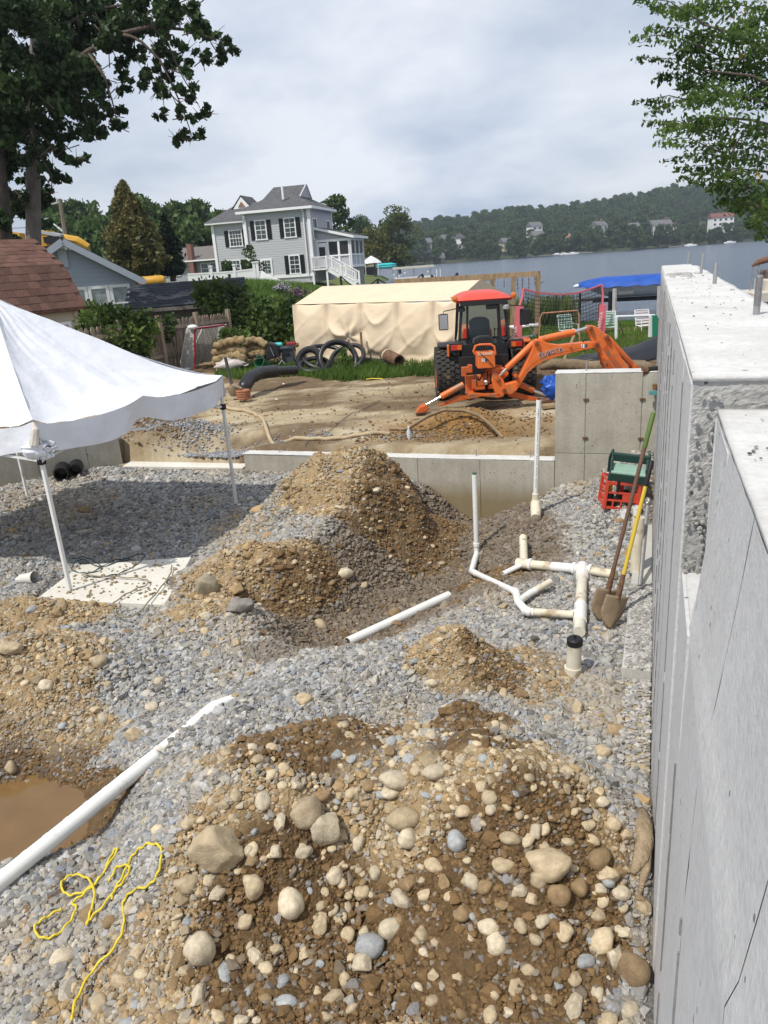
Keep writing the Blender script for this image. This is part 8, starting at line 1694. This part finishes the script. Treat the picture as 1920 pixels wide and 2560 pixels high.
# hockey goal
hg0, hg1 = at(487, 925, .5), at(566, 905, .5); hg = root('hockey_goal', hg0, 'red framed hockey goal with white netting beside the board fence', 'goal'); RDT = M('dull red tube', (.30, .028, .035), .5, .1, 6); HGT = .92
d = (hg1-hg0); d.z = 0; bk = Vector((-d.y, d.x, 0)).normalized()*.55; hg0.z = .45; hg1.z = .5; bk = Vector((-.55, .35, 0))
tl, tr_ = aty(486, 822, hg0.y), aty(565, 812, hg1.y)
MB().tube([hg0, tl-Vector((0, 0, .06)), tl+(tr_-tl)*.06, tr_-(tr_-tl)*.06, tr_-Vector((0, 0, .06)), hg1], .03, 8).build('frame', RDT, hg, smooth='auto')
b = MB(); bl_, br_ = hg0+bk, hg1+bk*.8; tbl, tbr = tl+bk*.45, tr_+bk*.4; b.tube([hg0, bl_, br_, hg1], .022, 6); b.tube([tl, tbl, tbr, tr_], .016, 6); b.tube([tbl, bl_], .02, 6); b.tube([tbr, br_], .02, 6); b.tube([(tl+tr_)/2*.0+tl.lerp(tr_, .25), bl_.lerp(br_, .12)], .02, 6); b.build('back_frame', WHITE, hg)
b = MB(); n = 22
for (A_, B_, C_, D_) in ((tbl, tbr, br_, bl_), (tl, tbl, bl_, hg0), (tr_, tbr, br_, hg1)):
    for i in range(n+1): f_ = i/n; b.beam(A_.lerp(B_, f_), D_.lerp(C_, f_), .008, .008, up=(.3, 1, 0)); b.beam(A_.lerp(D_, f_), B_.lerp(C_, f_), .008, .008, up=(.2, .3, 1))
b.build('netting', M('net cord', (.55, .55, .52), .9), hg); MB().ball(tl+Vector((-.05, 0, .05)), .10, 10, 6, (1.5, .9, .7)).build('bunched_net', WHITE, hg, smooth=True); MB().tube([hg0+bk, hg0+bk*.5+Vector((0, 0, .03)), hg0], [.06, .09, .05], 8).build('white_skirt', WHITE, hg)
# straw wattles piled on a pallet
STRAW = M('straw netting', (.34, .25, .13), .95, .35, 7, hue=(.11, .08, .045), bump=1.2, bscale=40); pz = ground_at(560, 930)
for i, (pts, r_, lab) in enumerate((
    ([(535, 868), (560, 856), (590, 850), (612, 850)], .10, 'topmost left straw roll of the pile'), ([(530, 886), (560, 876), (590, 872), (618, 882)], .115, 'second straw roll from the top at the left of the pile'), ([(533, 902), (562, 894), (595, 888), (616, 902)], .115, 'third straw roll down at the left of the pile'), ([(530, 912), (548, 902), (560, 895)], .09, 'short straw roll end low at the left of the pile'),
    ([(605, 862), (625, 850), (650, 852), (668, 866)], .10, 'topmost right straw roll with an orange tinge'), ([(610, 878), (635, 868), (660, 870), (670, 880)], .105, 'right straw roll below the topmost orange one'), ([(615, 892), (640, 884), (668, 884)], .10, 'lowest right straw roll against the black gear'), ([(640, 905), (655, 893), (665, 890)], .07, 'greyish straw roll end beside the green bucket'))):
    Y = pz.y-.05+.10*(i % 2)+(.35 if i >= 4 else 0); P = [aty(x, y, Y+.10*math.sin(k*1.5)) for k, (x, y) in enumerate(pts)]; PP = []
    for k in range(len(P)-1):
        for q in range(6): t = q/6; PP.append(P[k].lerp(P[k+1], t)+Vector((0, 0, .02*math.sin((k*6+q)*1.7))))
    PP.append(P[-1]); rr_ = [r_*(1+.09*math.sin(k*2.1+i))*(.55 if k in (0, len(PP)-1) else 1) for k in range(len(PP))]
    tag(MB().tube(PP, rr_, 12).build('straw_roll', STRAW, None, smooth=True), lab, 'straw roll')
b = MB(); c = aty(575, 912, pz.y-.25); b.grid(lambda s, t: c+Vector((.40*math.sin(t*3.14)*math.cos(s*6.28)*(1+.5*float(fbm(s*12, t*7, 1, 3, 5))), .15*math.sin(s*6.28)*math.sin(t*3.14), .14*math.cos(t*3.14)*(1+.9*float(fbm(s*12, t*7, 1, 3, 3))))), 26, 12); tag(b.build('plastic_sheet', M('milky plastic', (.50, .45, .42), .35, .15, 4), None, smooth=True), 'milky plastic sheet bunched under the straw rolls', 'plastic sheet')
pal = root('pallet', pz, 'old wooden pallet under the straw rolls', 'pallet'); a, c = at(500, 922, .55), at(615, 915, .55)
for k in range(4): o_ = Vector((.05*k, .28*k, 0)); MB().beam(a+o_+Vector((0, 0, .12)), c+o_+Vector((0, 0, .12)), .10, .025).build('deck_board', TIM, pal)
for t in (.05, .5, .95): q = a.lerp(c, t); MB().beam(q+Vector((0, 0, .05)), q+Vector((.15, .85, .05)), .05, .10).build('stringer', TIM, pal)
for i in range(7):
    q = ground_at(585+random.uniform(-70, 60), 928+random.uniform(-4, 8)); stone('rubble', q, (.22, .14, .09), random.choice([BRN, TAN]), 'angular', label='broken slab rubble before the pallet of straw rolls', cat='rubble', group='rubble before the pallet')
bk_ = aty(657, 908, pz.y-.2); gbk = root('green_bucket', bk_, 'green plastic bucket lying on its side before the straw rolls', 'bucket'); Rm = Matrix.Rotation(rad(62), 3, 'X') @ Matrix.Rotation(rad(-28), 3, 'Y'); GRNP = M('green plastic', (.012, .11, .045), .4, spec=.5); MB().lathe([(.001, -.12), (.11, -.12), (.16, .14), (.168, .14), (.168, .165), (.15, .165), (.10, -.10), (.001, -.10)], 22, bk_, Rm).build('body', GRNP, gbk, smooth='auto'); MB().tube([bk_+Rm @ Vector((.165*math.cos(a), .05, .15+.165*math.sin(a)*.6)) for a in np.linspace(0, 3.14, 10)], .006, 5).build('handle', STEEL, gbk)
bn0 = aty(722, 905, pz.y+.35); bin_ = root('storage_bin', bn0, 'dark grey plastic bin heaped with tools by the shelter corner', 'bin'); BING = M('slate grey plastic', (.060, .070, .082), .5, .06, 4); MB().prism([bn0+Vector((-.16, -.15, -.12)), bn0+Vector((.17, -.15, -.12)), bn0+Vector((.17, .18, -.12)), bn0+Vector((-.16, .18, -.12))], (0, 0, -.12), (.0, 0, .50)).build('body', BING, bin_, bevel=.02); b = MB(); b.box(bn0+Vector((0, .01, .40)), (.40, .40, .05)); b.build('rim', BING, bin_, bevel=.01); MB().box(bn0+Vector((-.02, -.165, .26)), (.16, .03, .07)).build('handle', BLKP, bin_)
for (px, py, dx, dz, mt, nm, lab) in ((690, 862, .34, .06, M('turquoise', (.05, .52, .55), .4), 'turquoise_tray', 'turquoise plastic tray lying over the black gear'), (728, 860, .28, .07, M('maroon cloth', (.20, .025, .03), .8), 'red_jacket', 'dark red cloth on top of the grey bin'), (740, 864, .16, .08, RUST, 'brown_box', 'small brown box on the right of the grey bin')):
    q = aty(px, py, pz.y+.3); bb = MB(); bb.prism([q+Vector((-dx/2, -.1, 0)), q+Vector((dx/2, -.1, 0)), q+Vector((dx/2*.9, .14, .02)), q+Vector((-dx/2*.9, .14, .02))], (0, 0, -dz/2), (0, 0, dz/2)); tag(bb.build(nm, mt, None, bevel=.015), lab, nm.split('_')[1])
bgq = aty(685, 890, pz.y+.1); bgr = root('black_stroller', bgq, 'folded black gear with bent tubes between straw rolls and bin', 'gear'); b = MB(); b.prism([bgq+Vector(p) for p in ((-.22, 0, -.10), (.18, 0, -.02), (.12, 0, .30), (-.08, 0, .38), (-.2, 0, .15))], (0, .2, 0), (0, -.08, 0)); b.build('body', BLKP, bgr, bevel=.03); b = MB(); b.tube([bgq+Vector((-.2, -.1, -.25)), bgq+Vector((.05, -.12, -.05)), bgq+Vector((.3, -.12, -.25))], .018, 6); b.tube([bgq+Vector((-.1, -.12, .3)), bgq+Vector((.2, -.14, -.1)), bgq+Vector((.12, -.14, -.28))], .018, 6); b.build('tubes', BLKP, bgr); MB().beam(bgq+Vector((-.06, -.14, .25)), bgq+Vector((.02, -.14, .02)), .03, .02).build('grey_strap', ROD, bgr); MB().tube([bgq+Vector((.12, -.13, -.24)), bgq+Vector((.22, -.14, -.12)), bgq+Vector((.28, -.14, -.22))], .03, 8).build('grey_grip', ROD, bgr)
# coils of black corrugated drain pipe
def coil(cx, cy, rpx, tilt, tube_r, label, Y, turns=1.0, rzz=0.0):
    c = aty(cx, cy, Y); R_ = rpx/FOC*Y*1.02; Rm = Matrix.Rotation(rzz, 3, 'Z') @ Matrix.Rotation(tilt, 3, 'X'); rt = root('pipe_coil', c, label, 'pipe coil'); n = int(96*turns); P = [c+Rm @ Vector((R_*math.cos(a), R_*math.sin(a), .06*a/6.28*(turns > 1))) for a in np.linspace(0, 6.283*turns, n)]
    rs = [tube_r*(1+(.10 if k % 2 else 0)) for k in range(n)]; MB().tube(P, rs, 12).build('tube', CORR, rt, smooth='auto'); return rt
YC = 19.75
coil(773, 900, 27, rad(64), .085, 'small coil of black pipe at the left end of the coils', YC, 1.0, rad(-18)); coil(845, 900, 44, rad(62), .062, 'largest loop of black pipe in the middle of the coils', YC-.15, 1.9, rad(14)); coil(812, 893, 52, rad(26), .055, 'wide flat loop of black pipe lying under the others', YC+.25, 1.0, rad(20)); coil(868, 895, 42, rad(40), .058, 'right loop of black pipe leaning on the largest loop', YC+.05, 1.0, rad(-25)); coil(785, 912, 34, rad(20), .06, 'low loop of black pipe on the grass before the coils', YC-.2, 1.0, 0)
P = [aty(1000-180, 905, YC+.2)]; 
bz = MB().beam(aty(880, 894, YC+.7), aty(985, 905, YC+.2), .5, .12); tag(bz.build('dark_tarpaulin', SILT, None, bevel=.03), 'dark tarpaulin folded at the foot of the tan shelter', 'tarpaulin')
rolled = root('rolled_mat', aty(980, 893, 19.2), 'rusty brown rolled mat lying at the foot of the shelter', 'roll'); a, c = aty(962, 886, 19.5), aty(998, 903, 18.9); MB().pipe(a, c, .16, .12, 16).build('roll', M('rusty mat', (.15, .085, .055), .9, .35, 9, bump=.6), rolled, smooth='auto'); MB().tube([a.lerp(c, .15)+Vector((0, 0, .0)), a.lerp(c, .22)], .17, 14).build('tie', TANS, rolled)
# black pipe diving into the dirt, bent iron and brick red hose in front
q = [aty(740, 925, 18.2), aty(690, 928, 17.8), aty(650, 932, 17.3), aty(625, 945, 16.9), aty(612, 966, 16.6), aty(608, 985, 16.5)]; PP = []
for i in range(5):
    for k in range(8): PP.append(q[i].lerp(q[i+1], k/8))
dp_ = root('drain_pipe', q[3], 'black corrugated pipe curving down into the mud at the grass edge', 'pipe'); MB().tube(PP, [.14*(1+(.07 if k % 2 else 0))*(.75 if k < 8 else 1) for k in range(len(PP))], 14).build('tube', CORR, dp_, smooth='auto')
ib = root('bent_iron', aty(575, 970, 16.3), 'dark bent iron bar standing in the mud', 'bar'); MB().tube([aty(563, 893, 16.4), aty(575, 945, 16.3), aty(580, 962, 16.2)], .035, 8).build('bar', M('dark iron', (.05, .045, .042), .7), ib, smooth='auto'); MB().tube([aty(580, 962, 16.2), aty(592, 966, 16.1), aty(605, 972, 16.05)], .03, 8).build('elbow', M('muddy pipe', (.24, .18, .12), .9, .2, 8), ib, smooth='auto')
cn = root('terracotta_coil', aty(608, 982, 16.1), 'terracotta coloured ribbed collar lying in the mud', 'collar'); TC = M('terracotta', (.33, .14, .075), .8, .2, 8); c = aty(608, 983, 16.1); [MB().tube([c+Vector((.13*math.cos(a), .10*math.sin(a), -.10+.05*k)) for a in np.linspace(0, 6.28, 22)], .03, 8).build('ring', TC, cn, smooth='auto') for k in range(4)]
st_ = root('clay_pot', aty(590, 985, 16.4), 'muddy clay pot half sunk beside the terracotta collar', 'pot'); MB().lathe([(.001, -.1), (.11, -.1), (.16, .0), (.15, .12), (.11, .14), (.10, .10)], 16, aty(588, 978, 16.5)).build('body', M('muddy pipe', (.24, .18, .12), .9, .2, 8), st_, smooth='auto')
# yellow plastic bits and white scraps on the yard
tag(MB().tube([aty(915, 948, 16.6), aty(930, 946, 16.6), aty(958, 947, 16.5)], .012, 5).build('yellow_line', YELC, None), 'scrap of yellow line on the grass edge', 'line')
for (px, py, lab) in ((708, 952, 'white scrap of plastic on the mud left of the stake'), (690, 989, 'pale scrap lying on the mud beside the terracotta collar')):
    q = ground_at(px, py); stone('litter', q, (.08, .06, .04), (.7, .68, .62), 'angular', label=lab, cat='litter')
for (px, py, lab) in ((862, 905, 'green weed sprouting through the coils of pipe'),):
    q = aty(px, py, 18.9); rt = root('weed', q, lab, 'plant'); rg = np.random.default_rng(3); v, f, t = leaf_mesh(ball_pts((0, 0, .1), .22, 50, rg, .2, (.7, .7, 1.4)), .16, 4); mesh_np('foliage', v, f, LEAF_ELM, rt, {'tone': t}); MB().tube([(0, 0, -.2), (0, 0, .3)], .012, 5).build('stem', LEAF_ELM, rt, local=True)
# ================================================================== NEAR TREES
def clump_tree(clumps, n_per, leaf, seed, droop, aspect, jitY, shell=.1, sq=(1, .9, .75)):
    rg = np.random.default_rng(seed); P = []; T = []; C = []
    for (px, py, rp, Y) in clumps:
        c = np.array(aty(px, py, Y)); r = rp/FOC*Y; C.append((Vector(c), r)); m = max(10, int(n_per*(r**2)*(1.7 if px < 255 else 1)))
        sub = max(5, int(11*r)); cs = ball_pts(c, r*.95, sub, rg, .1, (1, jitY, .85))
        for q in cs:
            k = int(m/sub); P.append(ball_pts(q, r*rg.uniform(.22, .46), k, rg, shell, sq)); T.append(np.full(k, .2+.6*rg.random()))
    P = np.vstack(P); T = np.concatenate(T); v, f, t = leaf_mesh(P, leaf, seed, T, aspect=aspect, droop=droop, jit=.35); return v, f, t, C
YO = 25.0
oakc = []
rnd = random.Random(14)
for (px, py, r) in ((0, 30, 95), (90, 20, 95), (180, 20, 90), (270, 15, 80), (350, 10, 60), (430, 10, 50), (480, 20, 40), (30, 120, 95), (120, 120, 90), (200, 110, 80), (270, 100, 60), (0, 220, 85), (80, 220, 85), (160, 210, 75), (230, 185, 60), (0, 310, 80), (80, 310, 75), (150, 290, 60), (200, 265, 50), (255, 250, 45), (285, 285, 34), (298, 315, 26), (225, 320, 36), (20, 400, 70), (100, 385, 50), (160, 370, 40), (190, 395, 24), (130, 430, 36), (125, 475, 34), (10, 480, 50), (70, 455, 40), (60, 500, 30),
    (300, 60, 45), (345, 55, 40), (400, 50, 36), (260, 95, 45), (310, 80, 55), (370, 70, 50), (430, 60, 45), (490, 70, 42), (530, 85, 38), (560, 110, 32), (545, 130, 28), (330, 130, 45), (400, 125, 42), (460, 125, 38), (505, 145, 28), (370, 180, 36), (415, 185, 34), (455, 180, 30), (390, 225, 28), (430, 235, 30), (470, 245, 26), (480, 215, 22), (410, 285, 26), (455, 290, 28), (500, 285, 26), (525, 280, 22), (440, 340, 24), (475, 345, 24), (500, 330, 18), (310, 200, 26), (300, 225, 24), (250, 330, 22), (355, 215, 20)):
    oakc.append((px, py, r, YO + rnd.uniform(-2.6, 2.6)*(1 if px < 250 else .6)))
v, f, t, OC = clump_tree(oakc, 800, .20, 61, .35, .6, 1.4)
base = aty(85, 760, YO); oak = root('oak_tree', (base.x, YO, .4), 'big dark oak spreading over the top left with a straight grey trunk', 'tree'); ol = MAT4[oak].inverted()
mesh_np('crown', v-np.array(oak.location), f, LEAF_OAK, oak, {'tone': t})
tb = [aty(86, 760, YO), aty(84, 640, YO), aty(83, 500, YO), aty(82, 380, YO), aty(84, 240, YO), aty(88, 90, YO), aty(90, -60, YO)]; tb[0].z = .3
OB = MB(); OB.tube(tb, [.27, .235, .215, .20, .17, .13, .08], 14)
OB.build('trunk', BARKG, oak, smooth=True)
lim = MB()
def limb(px_list, r0, r1):
    P = [aty(x, y, Y) for x, y, Y in px_list]; n = len(P); lim.tube(P, [r0+(r1-r0)*i/(n-1) for i in range(n)], 8)
limb([(84, 260, 25), (140, 190, 24.6), (220, 130, 24.3), (300, 85, 24.2), (380, 65, 24.3), (470, 75, 24.4), (540, 100, 24.5)], .12, .02); limb([(300, 85, 24.2), (330, 92, 24), (355, 105, 24), (400, 150, 24), (430, 210, 24), (460, 280, 24.2), (480, 340, 24.2)], .05, .012); limb([(220, 130, 24.3), (260, 190, 24), (280, 250, 24), (292, 300, 24)], .05, .01); limb([(84, 330, 25), (130, 330, 24.6), (180, 380, 24.4)], .06, .012); limb([(83, 420, 25), (40, 380, 25.6), (0, 330, 26), (-40, 300, 26)], .08, .03); limb([(86, 180, 25), (50, 120, 25.6), (0, 70, 26)], .09, .03); limb([(380, 65, 24.3), (420, 110, 24.2), (450, 180, 24.2), (500, 270, 24.3)], .035, .01); limb([(88, 120, 25), (160, 60, 25.4), (260, 20, 25.6), (350, 5, 25.6)], .08, .02); limb([(83, 450, 25), (110, 440, 24.8), (130, 470, 24.6)], .04, .01); limb([(400, 150, 24), (405, 220, 24), (412, 285, 24)], .022, .008)
rr = random.Random(3)
for (c, r) in OC:
    for k in range(3): d = Vector((rr.gauss(0, 1), rr.gauss(0, 1), rr.gauss(0, .8))).normalized()*r; lim.tube([c-d*.9, c+Vector((0, 0, -.05)), c+d*.9], [.018, .014, .005], 4)
lim.build('limbs', BARK, oak, smooth=True)
# second trunk at the very edge
o2 = root('dark_tree', (aty(10, 760, 23).x, 23, .4), 'dark trunk at the left edge behind the red roofed shed', 'tree'); q0 = aty(12, 760, 23); q0.z = .3; MB().tube([q0, aty(10, 600, 23), aty(2, 480, 23), aty(-14, 340, 23), aty(-30, 200, 23)], [.27, .24, .22, .18, .12], 12).build('trunk', M('dark bark', (.06, .048, .04), .95, .3, 5, bump=1, bscale=14), o2, smooth=True)
v, f, t, _c = clump_tree([(-60, 420, 80, 23), (-40, 300, 90, 23), (0, 540, 45, 22.6), (-50, 200, 90, 23), (15, 590, 30, 27), (100, 560, 30, 28), (40, 520, 40, 28), (110, 510, 36, 28)], 700, .24, 64, .3, .62, 1.3); mesh_np('crown', v-np.array(o2.location), f, LEAF_OAK, o2, {'tone': t})
# elm boughs at the upper right
YE = 14.0; rnd = random.Random(8); elm = root('elm_tree', (aty(2150, 900, YE).x, YE, 0), 'light green elm drooping into the picture at the upper right', 'tree')
sprays = []
EL = MB()
def spray(x0, y0, x1, y1, w_, n, Y):
    """a twig from the bough outward, leaves hung on both sides"""
    a, c = aty(x0, y0, Y), aty(x1, y1, Y+rnd.uniform(-.5, .5)); mid = a.lerp(c, .5)+Vector((0, 0, .12)); EL.tube([a, mid, c], [.014, .008, .003], 5)
    for i in range(int(n*.92)):
        t_ = rnd.random()**.75; q = (a*(1-t_)**2+mid*2*t_*(1-t_)*1.0+c*t_*t_); s = w_*(1-.55*t_); sprays.append((q.x+rnd.gauss(0, s), q.y+rnd.gauss(0, s*.9), q.z+rnd.gauss(0, s*.75)-.03))
for (x0, y0, x1, y1, w_, n) in ((1760, 60, 1588, -8, .10, 130), (1800, 110, 1612, 70, .13, 200), (1760, 120, 1575, 95, .10, 120), (1790, 190, 1588, 143, .08, 130), (1830, 210, 1645, 190, .13, 240), (1760, 260, 1585, 255, .07, 110), (1800, 250, 1620, 280, .11, 180), (1840, 300, 1645, 330, .13, 240), (1850, 360, 1655, 310, .12, 200), (1780, 340, 1612, 302, .08, 110), (1800, 380, 1640, 352, .09, 120), (1850, 400, 1660, 400, .09, 140), (1860, 440, 1690, 420, .09, 140), (1870, 430, 1700, 445, .08, 110), (1880, 470, 1722, 452, .08, 110),
    (1900, 480, 1770, 470, .12, 200), (1920, 520, 1800, 500, .14, 240), (1930, 540, 1830, 520, .15, 260), (1940, 480, 1790, 430, .14, 240), (1930, 580, 1868, 560, .10, 120), (1950, 600, 1890, 590, .09, 90), (1920, 330, 1720, 300, .16, 330), (1920, 260, 1720, 240, .17, 380), (1930, 180, 1720, 160, .18, 420), (1930, 100, 1720, 90, .18, 430), (1930, 30, 1700, 20, .18, 430), (1930, 380, 1760, 370, .15, 280), (1940, 420, 1790, 400, .14, 260), (1980, 60, 1850, 60, .24, 420), (1980, 160, 1850, 150, .24, 420), (1980, 250, 1860, 240, .22, 380), (1990, 330, 1870, 330, .20, 300), (1970, 480, 1880, 500, .18, 260), (1980, 540, 1900, 540, .18, 220), (1830, 20, 1690, 40, .14, 240), (1820, 150, 1690, 130, .14, 260), (1830, 240, 1700, 215, .14, 260), (1700, 40, 1630, 20, .08, 90), (1950, 130, 1800, 90, .20, 380), (1950, 210, 1800, 190, .20, 380)):
    spray(x0, y0, x1, y1, w_, n, YE+rnd.uniform(-1.2, 1.2))
P = np.array(sprays); tone = np.clip(.5+.9*fbm(P[:, 0]*1.0, P[:, 2]*1.3, 1.6, 3, 5)+.1*RNG.normal(size=len(P)), .02, .98); v, f, t = leaf_mesh(P, .095, 71, tone, aspect=.52, droop=.55, jit=.3)
mesh_np('leaves', v-np.array(elm.location), f, LEAF_ELM, elm, {'tone': t})
k = RNG.choice(len(P), 26, False); v, f, t = leaf_mesh(P[k], .10, 73, None, aspect=.5, droop=.6); mesh_np('yellow_leaves', v-np.array(elm.location), f, M('yellow leaf', (.45, .27, .05), .6), elm, {'tone': t})
for pl, r0, r1 in (([(2080, 260), (1960, 150), (1850, 90), (1740, 55)], .06, .012), ([(2090, 300), (1980, 240), (1880, 190), (1760, 175)], .05, .01), ([(2100, 340), (1990, 330), (1880, 300), (1770, 290)], .045, .01), ([(2100, 360), (2000, 420), (1920, 430), (1830, 420)], .04, .01), ([(2110, 380), (2020, 500), (1940, 520), (1850, 510)], .04, .01), ([(1880, 300), (1840, 360), (1820, 420), (1800, 470)], .018, .005), ([(1900, 380), (1890, 440), (1870, 500)], .015, .005)):
    Q_ = [aty(x, y, YE) for x, y in pl]; EL.tube(Q_, [r0+(r1-r0)*i/(len(Q_)-1) for i in range(len(Q_))], 7)
EL.build('boughs', BARK, elm, smooth=True)
q = [aty(2150, 1500, YE), aty(2130, 900, YE), aty(2110, 400, YE), aty(2090, 150, YE), aty(2060, -150, YE)]; q[0].z = -.3; MB().tube(q, [.24, .2, .16, .12, .07], 12).build('trunk', BARK, elm, smooth=True)
# lake haze between here and the far hill
hz = MB(); hz.box((150, 440, 31), (920, 960, 70.6)); ho = hz.build('haze', WHITE, None); ho.data.materials.clear()
hm = bpy.data.materials.new('haze'); hm.use_nodes = True; HN = hm.node_tree.nodes; HN.clear(); hout = HN.new('ShaderNodeOutputMaterial'); pv_ = HN.new('ShaderNodeVolumePrincipled'); pv_.inputs['Density'].default_value = .00028; pv_.inputs['Color'].default_value = (.72, .82, .95, 1); hm.node_tree.links.new(pv_.outputs[0], hout.inputs['Volume']); ho.data.materials.append(hm); tag(ho, 'thin blue summer haze over the lake', 'haze', kind='stuff')
